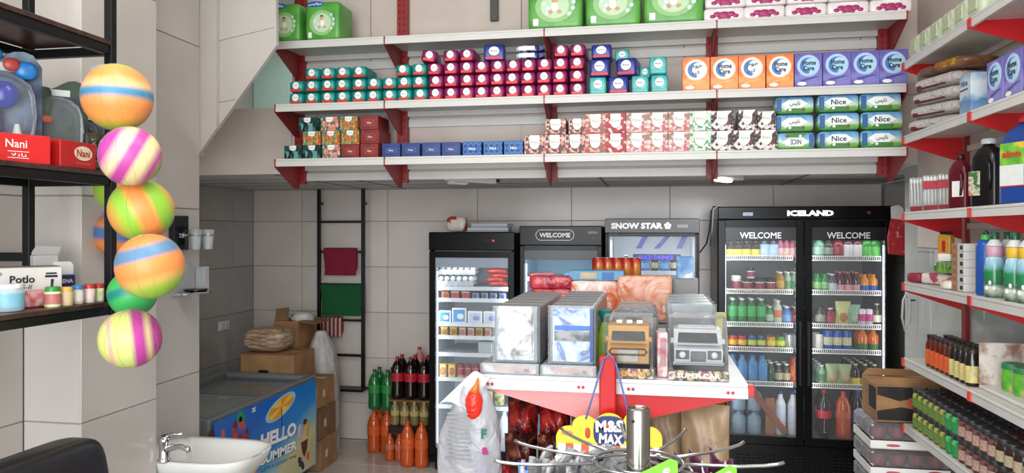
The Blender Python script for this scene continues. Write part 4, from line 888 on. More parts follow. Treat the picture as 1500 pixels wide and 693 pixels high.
def towel(px0, px1, py0, py1, mat, label, hem=None):
    a, b_ = XY(px0, YL - .02), XY(px1, YL - .02); z0, z1 = lz(py1), lz(py0) + .012; w = b_ - a; L = z1 - z0; cx = (a + b_) / 2
    def f(u, v):
        # v 0..1: front hem up over the rung and down behind
        t = v * 2
        if t < 1: y = -.013; z = -L + L * t
        else: y = .013; z = -(t - 1) * L * .8
        k = math.sin(math.pi * min(1, max(0, (t - .94) / .12))) * .004
        return ((u - .5) * w * (1 - .03 * math.cos(t * 3)) + .004 * math.sin(9 * v), y + .003 * math.sin(u * 14 + v * 3) * (1 if t < .9 else .3) * (1 - .5 * t if t < 1 else .3), z + k)
    b = B().grid(f, 22, 40, mat); o = obj('towel', b, None, (cx, YL, z1 + .0035)); md = o.modifiers.new('thick', 'SOLIDIFY'); md.thickness = .003; md.offset = 0
    tag(o, label, 'towel', 'towels on the ladder'); return o
def terry(h): return M(h, .95, 0, .2, 120, bump=.6, bs=400)
t1 = towel(474, 521, 367, 404, terry('#94203e'), 'dark pink towel folded over the second rung from the top of the ladder'); t2 = towel(470, 528, 419, 463, terry('#1a6036'), 'dark green towel hanging in the middle of the ladder')
STR = BAND('red_white_stripes', [(i / 12, '#7c2428' if i % 2 else '#c4aaa0') for i in range(12)], .105, 0, .9, 'CONSTANT')
towel(468, 500, 468, 494, STR, 'red and white striped cloth hanging below the green towel')

# ================================================================ SODA BOTTLES on the floor
def bottle(name, prof, liquid, cap, caph, caprr, labels=(), seg=14, cat='bottle'):
    """prof: (r, z) list up to the neck; cap on top; labels: (z0, z1, material)"""
    def rad(z):
        for (r0, z0), (r1, z1) in zip(prof, prof[1:]):
            if z0 <= z <= z1 and z1 > z0: return r0 + (r1 - r0) * (z - z0) / (z1 - z0)
        return prof[-1][0]
    b = B().lathe(prof, liquid, seg); zt = prof[-1][1]; k = [('cap', B().lathe([(caprr, zt + .0004), (caprr, zt + caph)], cap, seg))]
    for z0, z1, m in labels: k.append(('label', B().lathe([(max(rad(z0), rad((z0 + z1) / 2)) + .0008, z0), (max(rad(z1), rad((z0 + z1) / 2)) + .0008, z1)], m, seg, cap=False)))
    return P(name, cat, b, k)
def pet(h, r, liquid, cap, lab, name='soda_bottle', z0=.42, z1=.62, neck=.013):
    prof = [(r * .7, 0), (r * .97, h * .03), (r, h * .12), (r * .94, h * .3), (r * .96, h * .42), (r * .99, h * .6), (r * .94, h * .70), (r * .6, h * .84), (neck, h * .91), (neck, h * .935)]
    return bottle(name, prof, liquid, cap, h * .055, neck * 1.15, [(h * z0, h * z1, lab)])
def glossy(h, v=.1): return M(h, .12, 0, v, 20, coat=.4)
ORANGE = glossy('#c85524', .2); COLA = glossy('#1a0d0a'); GREENP = glossy('#1d6b34')
ORB = pet(.33, .052, ORANGE, M('#d8481c', .4), M('#e0622c', .4, 0, .5, 60)); GRB = pet(.31, .05, GREENP, M('#1b4c2a', .4), M('#2e8a44', .4, 0, .5, 60)); CLB = pet(.32, .052, COLA, M('#b01c1c', .4), M('#b0202a', .4, 0, .4, 60))
SMB = pet(.2, .036, ORANGE, M('#d05040', .4), M('#c87058', .4, 0, .5, 60)); GLB = pet(.18, .036, glossy('#8a7a4c', .3), M('#cfc03c', .4), M('#b8a468', .4, 0, .5, 60)); RDB = pet(.33, .05, glossy('#c87c74', .2), M('#b8202a', .4), M('#c02a30', .4, 0, .3))
def stack(p_, x0, y0, nx, ny, z, label, group, pitch=.106):
    for j in range(ny):
        for i in range(nx):
            side = ['front', 'second', 'back'][min(j, 2)]
            spawn(p_, (x0 + i * pitch, y0 + j * pitch, z), label + ', %s row, %s' % (side, ('left' if i == 0 else 'right') if nx == 2 else nth(i, nx)), group)
xo = XY(548, 5.52); stack(ORB, xo, 5.52, 2, 2, 0, 'large orange soda bottle under the green bottles', 'orange soda by the back wall')
stack(GRB, xo + .005, 5.52, 2, 2, .331, 'large green soda bottle on the orange ones', 'green soda bottles')
xs = XY(599, 5.26); stack(ORB, xs, 5.23, 2, 1, 0, 'large orange soda bottle at the very front beside the cooler', 'front orange soda')
stack(SMB, XY(571, 5.34), 5.34, 2, 1, 0, 'small orange soda bottle left of the front orange soda', 'small orange soda', .075)
xc = XY(582, 5.45)
for j in range(3):
    for i in range(3):
        x, y = xc + .005 + i * .107, 5.45 + j * .107
        if y < 5.8: pass
PALL = thing('drinks_crate', 'dark low plastic crate carrying the stacked cola bottles by the cooler', 'crate', (xc + .11, 5.55, 0))
obj('crate', B().cbox(-.165, .165, -.155, .165, 0, .24, M('#2a1a18', .5, 0, .2), .008), PALL)
for k in range(3): obj('crate_rib', B().cbox(-.163, .163, -.160, -.1552, .05 + .06 * k, .075 + .06 * k, M('#3a2420', .5), .001), PALL)
stack(GLB, xc - .01, 5.43, 4, 1, .242, 'small yellow-capped bottle in the row under the colas', 'yellow-capped bottles', .076)
PL2 = obj('cardboard_tray', B().cbox(-.165, .165, -.155, .165, 0, .012, CARD2, .002), None, (xc + .11, 5.55, .4245)); tag(PL2, 'thin cardboard tray between the yellow-capped bottles and the colas', 'tray')
obj('rear_box', B().cbox(-.16, .16, -.06, .16, .2405, .42, CARD2, .003), PALL)
stack(CLB, xc + .002, 5.45, 3, 1, .438, 'large cola bottle with red label', 'cola bottles on the stack'); 
stack(CLB, xc + .002, 5.556, 3, 1, .438, 'large cola bottle behind the front colas', 'cola bottles on the stack')
for i in (1, 2): spawn(RDB, (xc + .002 + i * .106, 5.665, .438), 'large pink-red bottle with red cap at the back of the cola stack, ' + ('left' if i == 1 else 'right'), 'red bottles', s=(1, 1, 1.1))
# ================================================================ COOLERS
CF = 5.15; CB_ = 5.78
COOLWH = M('#dfe6ea', .5, 0, .03); COOLBK = NOI('cooler_black', [(.3, '#08080a'), (.7, '#0e0e10')], 8, .25); COOLBK.node_tree.nodes['Principled BSDF'].inputs['Specular IOR Level'].default_value = .22
GREYIN = M('#c3ccd2', .5, 0, .03)
def cooler(name, label, x0, x1, top, zb, head, doors, zs, basez, inner, header_bits, rail='wire', glow=(.85, .95, 1), power=9, strips=True, frame=.032, foot=.06, banner=None):
    cx = (x0 + x1) / 2; t = thing(name, label, 'drinks cooler', (cx, (CF + CB_) / 2, 0)); w = .03
    body = B().cbox(x0, x0 + w, CF + .03, CB_, foot, top - head - .0005, COOLBK, .003).cbox(x1 - w, x1, CF + .03, CB_, foot, top - head - .0005, COOLBK, .003)
    body.box(x0 + w, x1 - w, CB_ - w, CB_, foot, top - head - .0005, COOLBK).box(x0 + w, x1 - w, CF + .03, CB_ - w, foot, zb - .001, COOLBK)
    obj('body', body, t, world=True)
    obj('inner_lining', B().box(x0 + w + .0005, x1 - w - .0005, CB_ - w - .006, CB_ - w - .001, zb, top - head - .002, inner).box(x0 + w + .0005, x0 + w + .005, CF + .05, CB_ - w - .007, zb, top - head - .002, inner)
        .box(x1 - w - .005, x1 - w - .0005, CF + .05, CB_ - w - .007, zb, top - head - .002, inner).box(x0 + w + .006, x1 - w - .006, CF + .05, CB_ - w - .007, top - head - .01, top - head - .003, inner)
        .box(x0 + w + .006, x1 - w - .006, CF + .05, CB_ - w - .007, zb, zb + .006, inner), t, world=True)
    obj('header', B().cbox(x0, x1, CF - .004, CB_, top - head, top, COOLBK, .006), t, world=True)
    for nm, b in header_bits(x0, x1, CF - .0045, top, head): obj(nm, b, t, world=True)
    obj('base_panel', B().cbox(x0, x1, CF + .006, CF + .0295, foot, zb - .03, COOLBK, .004), t, world=True)
    for x in (x0 + .05, x1 - .05):
        for y in (CF + .06, CB_ - .06): obj('foot', B().lathe([(.022, 0), (.022, foot - .0005)], BLACK, 10, (x, y, 0)), t, world=True)
    n = doors; dw = (x1 - x0) / n
    for i in range(n):
        a, c = x0 + i * dw + .003, x0 + (i + 1) * dw - .003; z0, z1 = zb - .028, top - head - .006; f = frame
        fr = B().cbox(a, a + f, CF - .002, CF + .028, z0, z1, COOLBK, .003).cbox(c - f, c, CF - .002, CF + .028, z0, z1, COOLBK, .003).box(a + f, c - f, CF - .001, CF + .027, z0, z0 + f * 1.1, COOLBK).box(a + f, c - f, CF - .001, CF + .027, z1 - f, z1, COOLBK)
        d = obj('door', fr, t, world=True)
        obj('glass_pane', B().box(a + f, c - f, CF + .010, CF + .014, z0 + f * 1.1, z1 - f, GLASS), d, world=True)
        if banner:
            bn = obj('banner', B().box(a + f, c - f, CF + .006, CF + .0095, z1 - f - banner[0], z1 - f, banner[1]), d, world=True)
            if banner[2]: obj('lettering', text(banner[2], .262, .042, M('#dedee0', .4), (a + c) / 2, CF + .0055, z1 - f - banner[0] * .62, .02), d, world=True)
        hx = (c - f * .5) if i == 0 and n == 2 else (a + f * .5)
        if n == 2: obj('handle', B().cbox(hx - .009, hx + .009, CF - .02, CF - .0025, .70, 1.12, M('#35363a', .3, .5), .004), d, world=True)
        sx0, sx1 = max(a + f, x0 + w + .008), min(c - f, x1 - w - .008)
        for z in zs:
            s = B()
            if rail == 'wire':
                s.box(sx0 + .01, sx1 - .01, CF + .065, CF + .068, z + .012, z + .018, WHITE).box(sx0 + .01, sx1 - .01, CF + .065, CF + .068, z - .016, z - .009, WHITE)
                m = int((sx1 - sx0 - .02) / .0125)
                for k in range(m + 1): x = sx0 + .01 + k * (sx1 - sx0 - .02) / m; s.box(x - .0022, x + .0022, CF + .0682, CF + .071, z - .015, z + .017, WHITE)
                for k in range(14): x = sx0 + .02 + k * (sx1 - sx0 - .04) / 13; s.box(x - .0015, x + .0015, CF + .072, CB_ - w - .01, z - .004, z - .0015, WHITE)
                s.box(sx0 + .01, sx1 - .01, CF + .3, CF + .306, z - .008, z - .0045, WHITE)
            else:
                s.cbox(sx0 + .006, sx1 - .006, CF + .06, CB_ - w - .02, z - .010, z - .0015, GREYIN, .002).box(sx0 + .006, sx1 - .006, CF + .055, CF + .0595, z - .022, z + .006, M('#d3dbe0', .4))
            obj('shelf', s, t, world=True, kind='stuff' if rail == 'wire' else None)
        # shelf pegs down the side
        pg = B()
        for k in range(int((z1 - z0) / .045)):
            for x in (sx0 - .004, sx1 + .002): pg.box(x, x + .008, CF + .052, CF + .06, z0 + .06 + .045 * k, z0 + .078 + .045 * k, WHITE)
        obj('shelf_pegs', pg, t, world=True, kind='stuff')
        if strips:
            for x in ((sx1 - .002,) if n == 2 and i == 1 else (sx0 + .004,) if n == 1 else (sx0 + .002,)):
                obj('light_strip', B().cbox(x - .004, x + .004, CF + .038, CF + .046, zb + .05, z1 - f - .03 - (banner[0] if banner else 0), M('#e8f2ff', .4, 0, 0, emit=1.6), .001), t, world=True)
        l = area('cooler_lamp', (0, 0, 0), (32, 0, 0), dw * .7, .03, power * .05, glow); l.parent = t; l.location = ((a + c) / 2 - cx, CF + .055 - (CF + CB_) / 2, top - head - .045 - (banner[0] if banner else 0))
        for k, x in enumerate((sx0 + .012, sx1 - .012)):
            l = area('cooler_lamp', (0, 0, 0), (0, (-62, 62)[k], 0), (z1 - z0) * .8, .02, power * .15, glow); l.rotation_euler = (0, R((-62, 62)[k]), 0); l.data.size = (z1 - z0) * .8
            l.rotation_euler = Matrix.Rotation(R((-40, 40)[k]), 3, 'Z').to_euler(); l.rotation_euler = (Matrix.Rotation(R((-50, 50)[k]), 3, 'Z') @ Matrix.Rotation(R(90), 3, 'X') @ Matrix.Rotation(R(90), 3, 'Z')).to_euler()
            l.parent = t; l.location = (x - cx, CF + .036 - (CF + CB_) / 2, (z0 + z1) / 2)
    return t
def z_at(py, px): return WY(px, py, CF + .1).z
# --- left cooler
A0, A1 = -1.557, -.935
def hd_a(x0, x1, y, top, head): return [('control_display', B().cbox(x0 + .40, x0 + .50, y - .002, y, top - .075, top - .045, M('#0f0f13', .15), .001)), ('red_light', B().ell((x0 + .47, y - .002, top - .06), (.008, .002, .006), M('#e03020', .3, 0, 0, emit=1.5), 1, 10, 6))]
zsA = [1.305, 1.222, 1.047, .955, .832, .655, .458]
cooler('drinks_cooler', 'black single-door dairy cooler holding eggs, leftmost of the four coolers', A0, A1, 1.70, .14, .13, 1, zsA, .14, COOLWH, hd_a, 'flat', (.75, .88, 1), 5, frame=.045, banner=(.07, M('#9fabb8', .2), ''))
# --- welcome cooler
def hd_b(x0, x1, y, top, head):
    xc = (XY(783, CF) + XY(843, CF)) / 2; zc = top - .063; o = B(); n = 28
    W, H = .132, .036
    pts = [(xc + math.copysign(W - H, math.cos(a)) + H * math.cos(a), zc + H * math.sin(a)) for a in [2 * math.pi * (k + .5) / n for k in range(n)]]
    o.tube([(p[0], y - .001, p[1]) for p in pts], .0028, M('#f0f0f0', .4), 4, closed=True)
    return [('lettering_border', o), ('lettering', text('WELCOME', .215, .032, M('#f4f4f2', .4), xc, y - .0005, zc, .03)), ('control_display', B().cbox(x1 - .10, x1 - .03, y - .002, y, top - .055, top - .035, M('#3b3536', .3), .001)),
            ('red_light', B().ell((x1 - .06, y - .001, top - .082), (.006, .002, .004), M('#b0302a', .3, 0, 0, emit=.6), 1, 10, 6))]
cooler('drinks_cooler', 'black single-door cooler with WELCOME in a white oval on its header', XY(761, CF), XY(882, CF), 1.742, .16, .135, 1, [1.38, 1.1, .8, .5], .16, M('#a8cfe2', .5), hd_b, 'flat', (.6, .85, 1), 6, frame=.028, banner=(.065, M('#2b2b2d', .3), ''))
# --- snow star cooler
GHD = M('#3a3a3a', .35, 0, .05)
def hd_c(x0, x1, y, top, head):
    b = B().cbox(x0 + .002, x1 - .002, y - .004, y - .0003, top - head + .003, top - .003, GHD, .001)
    fl = B()
    for k in range(5): a = R(90 + 72 * k); fl.ell((XY(978, CF) + .014 * math.cos(a), y - .0055, top - .05 + .014 * math.sin(a)), (.011, .002, .011), M('#e8ecea', .4), .8, 10, 6)
    return [('header_face', b), ('lettering', text('SNOW STAR', .345, .042, M('#e8ecea', .4), (XY(898, CF) + XY(968, CF)) / 2, y - .0043, top - .05, .055)), ('flower_emblem', fl), ('control_display', B().cbox(x1 - .15, x1 - .075, y - .0065, y - .0045, top - .065, top - .04, M('#6a6c6c', .3), .001))]
cooler('drinks_cooler', 'grey-headed single-door cooler with SNOW STAR header and purple interior banner', XY(886, CF), XY(1025, CF), 1.792, .16, .10, 1, [1.43, 1.17, .9, .6], .16, COOLWH, hd_c, 'flat', (.85, .9, 1), 9, frame=.016)
# --- iceland double cooler
D0, D1 = .435, 1.522
def hd_d(x0, x1, y, top, head):
    xl, xr_ = XY(1153, CF), XY(1221, CF)
    return [('lettering', text('ICELAND', xr_ - xl, .036, M('#eef4ff', .4, 0, 0, emit=1.3), (xl + xr_) / 2, y - .0005, top - .045, .05)), ('control_display', B().cbox(XY(1088, CF), XY(1103, CF), y - .002, y, top - .062, top - .038, M('#6a9ab4', .3, 0, .3), .001)),
            ('red_digit', B().cbox(XY(1093, CF), XY(1099, CF), y - .003, y - .0021, top - .055, top - .046, M('#d03030', .3, 0, 0, emit=1), .0003)), ('red_badge', B().ell((XY(1273, CF), y - .001, top - .043), (.013, .002, .011), M('#7a1c1c', .4), 1, 12, 6))]
zsD = [1.527, 1.303, 1.083, .917, .69]
dc = cooler('drinks_cooler', 'large black double-door drinks cooler with glowing ICELAND header', D0, D1, 1.868, .335, .085, 2, zsD, .335, M('#767d82', .5), hd_d, 'wire', (.92, .96, 1), 2.0, frame=.046, banner=(.085, M('#1c1c1f', .3), 'WELCOME'))
gv = B()
for r in range(5):
    for k in range(26): gv.box(D0 + .12 + .033 * k, D0 + .142 + .033 * k, CF + .0045, CF + .0062, .14 + .022 * r, .147 + .022 * r, M('#020203', .9))
obj('vent_slots', gv, dc, world=True, kind='stuff')
cb = B().tube([(.50, 5.45, 1.876), (.43, 5.45, 1.878), (.415, 5.45, 1.84), (.405, 5.46, 1.72), (.385, 5.47, 1.62), (.345, 5.5, 1.56), (.34, 5.6, 1.55)], .005, BLACK, 6)
tag(obj('power_cable', cb), 'black power cable looping down left of the double-door cooler', 'cable')
cb = B().tube([(.52, 5.4, 1.876), (.46, 5.4, 1.882), (.426, 5.4, 1.86), (.422, 5.42, 1.74), (.42, 5.6, 1.6)], .004, WHITE, 6); tag(obj('power_cable', cb), 'white power cable beside the black one left of the double-door cooler', 'cable')

# ---- things inside the coolers ---------------------------------------------------------------
def g_bottle(h, r, liquid, cap, lab, z0=.2, z1=.55, neck=.45, cat='bottle', shoulder=.68):
    prof = [(r * .85, 0), (r, h * .05), (r, h * shoulder), (r * .8, h * (shoulder + .08)), (r * neck, h * (shoulder + .18)), (r * neck, h * .93)]
    return bottle('drink_bottle', prof, liquid, cap, h * .07, r * neck * 1.15, [(h * z0, h * z1, lab)] if lab else (), 12, cat)
def can(h, r, m, m2=None):
    b = B().lathe([(r * .8, 0), (r, h * .05), (r, h * .92), (r * .85, h * .985)], m, 14)
    k = [('lid', B().lathe([(r * .83, h * .9853), (r * .83, h), (r * .3, h)], M('#b8bcc0', .25, .9), 14))]
    if m2: k.append(('label', B().lathe([(r + .0006, h * .3), (r + .0006, h * .7)], m2, 14, cap=False)))
    return P('drink_can', 'can', b, k)
def pouch(w, h, m, win):
    b = B().grid(lambda u, v: ((u - .5) * w * (1 - .12 * (1 - abs(2 * v - 1))), -.03 * math.sin(math.pi * min(1, (1 - v) * 1.1)) * math.sin(math.pi * u), v * h), 10, 10, m).grid(lambda u, v: ((.5 - u) * w * (1 - .12 * (1 - abs(2 * v - 1))), .03 * math.sin(math.pi * min(1, (1 - v) * 1.1)) * math.sin(math.pi * u), v * h), 10, 10, m)
    return P('nut_pouch', 'snack pouch', b, [('print', B().ell((0, -.025, h * .36), (w * .27, .012, h * .2), win, 1, 14, 8)), ('top_label', B().ell((0, -.012, h * .74), (w * .2, .006, h * .09), M('#3f6b2f', .4), .8, 12, 6))])
WL = M('#e6e8e6', .4, 0, .1); YL_ = M('#d8c24a', .4, 0, .3, 90); CL = FILM('clear_drink', '#cfe8dc', .55, .08)
K = {
 'dy': (g_bottle(.115, .030, COLA, BLACK, YL_, .1, .5), 'small dark bottle with yellow label'), 'sb': (g_bottle(.12, .033, glossy('#5c6c8c'), BLACK, M('#a9c4dc', .4, 0, .3, 80), .1, .75), 'bottle with blue and white label'),
 'py': (g_bottle(.13, .022, M('#b8607a', .3, 0, .4, 60), M('#c8d23c', .4), M('#d8b0a8', .4, 0, .5, 90), .15, .5), 'slim pink bottle with yellow cap'),
 'jw': (jar(.064, .085, M('#d8d8d4', .3, 0, .1), BLACK, .022, M('#8a2c3c', .4, 0, .9, 40)), 'white and dark jar with black lid'), 'jp': (jar(.06, .1, M('#cfd4d0', .3), WHT, .018, M('#a03a54', .4, 0, .9, 40)), 'pale jar with pink print'),
 'am': (g_bottle(.13, .028, glossy('#a8762c'), WL, M('#c8a040', .4, 0, .5)), 'amber drink bottle with white cap'), 'cg': (g_bottle(.13, .024, glossy('#8cae90'), WL, M('#5a8c64', .4, 0, .5, 60)), 'pale green drink bottle with white cap'),
 'gb': (g_bottle(.17, .031, glossy('#1f7a3c'), WL, M('#3fae5c', .4, 0, .4, 60), .3, .7), 'green drink bottle with white cap'), 'gs': (g_bottle(.12, .026, glossy('#4f8c5c'), WL, M('#b8d0b8', .4, 0, .3)), 'short green bottle with white cap'),
 'wo': (g_bottle(.16, .028, glossy('#c0c8b4'), WL, M('#cc7a4c', .4, 0, .4), .3, .6), 'tall pale bottle with orange label'), 'bb': (g_bottle(.12, .033, glossy('#3f74ac'), WL, M('#6a9ccc', .4, 0, .4)), 'blue drink bottle with white cap'),
 'rd': (g_bottle(.115, .03, glossy('#8c2434'), WL, M('#a84054', .4, 0, .4)), 'dark red drink bottle'), 'c1': (can(.085, .030, M('#c8402c', .3, .3, .3), M('#e0b830', .4, 0, .5, 90)), 'red and yellow can'), 'c2': (can(.085, .030, M('#b82c2c', .3, .3, .3), M('#e8c040', .4, 0, .5, 90)), 'red can with yellow print'),
 'c3': (can(.085, .030, M('#24568c', .3, .3, .3), M('#c8d03c', .4, 0, .6, 90)), 'blue can with yellow print'), 'c4': (can(.085, .030, M('#d88c24', .3, .3, .3), M('#e8d060', .4, 0, .4, 90)), 'orange can with yellow print'), 'c5': (can(.085, .030, M('#4f9c34', .3, .3, .3), M('#d0d848', .4, 0, .5, 90)), 'green can with yellow print'),
 'cs': (can(.1, .027, M('#b4b8bc', .3, .5, .2)), 'silver can'), 'wb': (g_bottle(.185, .034, FILM('blue_water_bottle', '#6aa8d8', .35, .08), M('#2f6cb0', .4), M('#4c8cc8', .3, 0, .3), .35, .6), 'clear blue water bottle'),
 'gd': (g_bottle(.14, .028, glossy('#1c4c2c'), WL, None), 'dark green bottle'), 'dk': (g_bottle(.13, .027, glossy('#3c3428'), WL, M('#b0a888', .4, 0, .3)), 'small dark bottle with cream label'), 'og': (g_bottle(.165, .033, ORANGE, M('#e05030', .4), M('#d86a3c', .4, 0, .4), .3, .6), 'orange soda bottle'),
 'ww': (g_bottle(.235, .046, FILM('water_bottle', '#bcd4e4', .5, .06), M('#3f74b8', .4), M('#8ca8b8', .3, 0, .3), .45, .7, .3), 'large clear water bottle'), 'mk': (g_bottle(.29, .036, M('#dfe2e6', .3, 0, .04), M('#2a3f9c', .4), M('#c8d0e0', .4, 0, .3, 60), .25, .7), 'white milk bottle with blue cap'),
 'cr': (g_bottle(.135, .036, glossy('#7fb89c'), WL, M('#a8d4b8', .4, 0, .3)), 'pale mint bottle'), 'dg': (g_bottle(.13, .034, glossy('#3c3c38'), BLACK, M('#8c9488', .4, 0, .5, 70)), 'dark glass bottle'), 'rb': (g_bottle(.14, .036, glossy('#7c1f2c'), M('#b8b8b4', .4), M('#9c2c3c', .4, 0, .5)), 'red drink bottle with grey cap'),
 'dw': (g_bottle(.15, .034, glossy('#4c1420'), WL, M('#dcd8d8', .4, 0, .15, 60), .08, .6), 'dark red bottle with white label'), 'gg': (g_bottle(.15, .036, glossy('#2f8c34'), M('#3c9c3c', .4), M('#5cb84c', .4, 0, .4), .1, .5), 'bright green bottle'),
 'g2': (g_bottle(.12, .026, glossy('#2f8c3c'), M('#2f7c34', .4), M('#8cc87c', .4, 0, .5)), 'small green bottle'), 'pc': (g_bottle(.12, .030, glossy('#5c4c6c'), WL, M('#c8ccd4', .4, 0, .3), .1, .5), 'purple drink bottle with white label'), 'pk': (g_bottle(.135, .026, glossy('#4c1420'), M('#c05c74', .4), M('#d8a0a8', .4, 0, .4), .06, .38), 'dark bottle with pink cap and label'),
 'ob': (g_bottle(.12, .029, glossy('#d8862c'), M('#c87024', .4), M('#2c54b0', .4, 0, .4), .05, .4), 'orange drink bottle with blue label'), 'gp': (pouch(.095, .16, M('#c8cc8c', .35, 0, .1), M('#b8744c', .5, 0, .5, 90)), 'yellow-green snack pouch with nut print'), 'gq': (pouch(.085, .14, M('#8cb494', .35, 0, .1), M('#a0b48c', .5, 0, .5, 90)), 'green snack pouch with nut print'),
 'pp': (can(.115, .026, M('#d8ccd8', .3, .2, .1), M('#b83c7c', .4, 0, .6, 90)), 'white and pink can'), 'jl': (g_bottle(.15, .03, glossy('#3c3a20'), M('#b8b48c', .4), M('#e0d8c0', .4, 0, .3), .2, .5), 'dark jar with cream label'),
 'bw': (can(.13, .030, M('#2456b0', .3, .2, .3, 40), M('#c8c8a0', .4, 0, .5, 50)), 'blue and white can'), 'oc': (g_bottle(.15, .034, glossy('#d0682c'), M('#3c7c3c', .4), M('#2c6c34', .4, 0, .4), .05, .35), 'orange juice bottle with green base'), 'wc': (can(.11, .026, M('#d4d4d0', .3, 0, .1)), 'white can'),
 'np': (pouch(.085, .14, M('#a8b88c', .35, 0, .15), M('#c8a880', .5, 0, .5, 90)), 'pale green snack pouch with cashew print'), 'by': (g_bottle(.145, .029, glossy('#17130c'), M('#c8c8a8', .4), YL_, .08, .38, .4), 'dark malt bottle with yellow label'),
 'C2': (pet(.315, .047, COLA, M('#b81c1c', .4), M('#c02030', .4, 0, .2), 'soda_bottle', .42, .58), 'large cola bottle with red label'), 'O2': (pet(.31, .052, glossy('#c85a30'), M('#d8502c', .4), M('#cc6a48', .4, 0, .4), 'soda_bottle', .45, .58), 'large orange soda bottle'), 'P2': (pet(.325, .0445, glossy('#10122c'), M('#1f3fb0', .4), M('#1c2c78', .4, 0, .3), 'soda_bottle', .32, .6), 'large dark cola bottle with blue cap'),
}
SHELFN = ['top', 'second', 'third', 'fourth', 'fifth', 'bottom']
def fill(side, lists, yy=CF + .115):
    for r, (z, its, depth) in enumerate(lists):
        cnt = {}; seen = {}
        for px, k in its: cnt[k] = cnt.get(k, 0) + 1
        for px, k in its:
            i = seen.get(k, 0); seen[k] = i + 1; p_, nm = K[k]; who = nth(i, cnt[k]) + ' ' if cnt[k] > 1 else ''
            lb = '%s, %s%s shelf, %s door' % (nm, (who.replace(' from the left', '') + 'on ' if who else ''), SHELFN[r], side)
            x = XY(px, yy); spawn(p_, (x, yy, z + .0006), lb, 'drinks in the double-door cooler', s=1.0)
            for d in range(depth): 
                if k in ('gp', 'gq', 'np'): break
                spawn(p_, (x, yy + .088 * (d + 1) + (.02 if k in ('C2', 'O2', 'P2', 'ww') else 0), z + .0006), '%s, %s%s row, %s shelf, %s door' % (nm, who.replace(' from the left', ''), ORD[d + 2], SHELFN[r], side), 'drinks behind the front row')
ZB = .341
fill('left', [(zsD[0], [(1069.5, 'dy'), (1081, 'dy'), (1093.5, 'dy'), (1107, 'dy'), (1120, 'sb'), (1133, 'sb'), (1143.5, 'py'), (1152.5, 'py'), (1161.5, 'py')], 1),
    (zsD[1], [(1079.5, 'jp'), (1095, 'jw'), (1113, 'jw'), (1129, 'jw'), (1143, 'am'), (1154.5, 'cg'), (1164.5, 'cg')], 1),
    (zsD[2], [(1073.5, 'gb'), (1087.2, 'gb'), (1101, 'gb'), (1115, 'gb'), (1127.5, 'gs'), (1139.3, 'wo'), (1152.5, 'bb'), (1166, 'rd')], 1),
    (zsD[3], [(1073.5, 'c1'), (1087, 'c2'), (1101.5, 'c3'), (1115, 'c3'), (1129.5, 'c4'), (1143, 'c5'), (1155.5, 'cs'), (1167, 'cs')], 1),
    (zsD[4], [(1073, 'wb'), (1087.5, 'wb'), (1102.5, 'wb'), (1117, 'wb'), (1129, 'gd'), (1140.5, 'dk'), (1152, 'dk'), (1164.5, 'og')], 1)])
fill('right', [(zsD[0], [(1199, 'cr'), (1213.2, 'dg'), (1227.2, 'rb'), (1241.5, 'dw'), (1255.3, 'dw'), (1269, 'gg'), (1281, 'gg')], 1),
    (zsD[1], [(1198, 'g2'), (1208.5, 'g2'), (1219.2, 'pc'), (1230.5, 'pk'), (1242, 'pk'), (1254, 'pk'), (1266, 'ob'), (1279, 'ob')], 1),
    (zsD[2], [(1202, 'dg'), (1216.5, 'rd'), (1234.5, 'gp'), (1250, 'gq'), (1262, 'pp'), (1272.5, 'pp'), (1284.5, 'jl')], 0),
    (zsD[3], [(1200, 'wc'), (1213, 'bw'), (1226.5, 'bw'), (1240.3, 'bw'), (1263, 'oc'), (1279, 'oc')], 1),
    (zsD[4], [(1204, 'cg'), (1219, 'np'), (1237.5, 'np'), (1253, 'by'), (1267, 'by'), (1281, 'by')], 3)])
spawn(K['jw'][0], (XY(1100, CF + .115), CF + .115, zsD[1] + .0862), 'white tub stacked on the jars, second shelf, left door', 'drinks in the double-door cooler', s=.8)
for i, px in enumerate((1082, 1104.5)):
    for lv in (0, 1): spawn(K['ww'][0], (XY(px, CF + .13), CF + .13, ZB + .001 + lv * .160), 'large clear water bottle, %s column, %s layer at cooler bottom' % (('left', 'right')[i], ('lower', 'upper')[lv]), 'large water bottles', s=(1, 1, .67))
for i, px in enumerate((1079, 1103)): spawn(K['ww'][0], (XY(px, CF + .28), CF + .28, ZB + .001), 'large clear water bottle, back %s, bottom of the left cooler door' % ('left', 'right')[i], 'water bottles at the back')
for i, px in enumerate((1143, 1161.5)): spawn(K['mk'][0], (XY(px, CF + .15), CF + .15, ZB + .001), 'white milk bottle with blue cap behind the brown board, %s' % ('left', 'right')[i], 'milk bottles')
pb = B().cbox(-.022, .022, -.006, .006, 0, .34, M('#8a5236', .5, 0, .15), .004); o = obj('brown_board', pb, None, (XY(1152, CF + .07), CF + .072, ZB + .012)); o.rotation_euler = (0, R(-38), 0); o.location.z += .012; tag(o, 'narrow brown board leaning diagonally inside the left cooler door', 'board')
br = B().cbox(-.03, .03, -.004, .004, 0, .25, M('#9c6648', .5, 0, .15), .003); o = obj('brown_sleeve', br, None, (XY(1128, CF + .09), CF + .092, ZB + .001)); tag(o, 'brown card sleeve standing behind the leaning board in the cooler', 'sleeve')
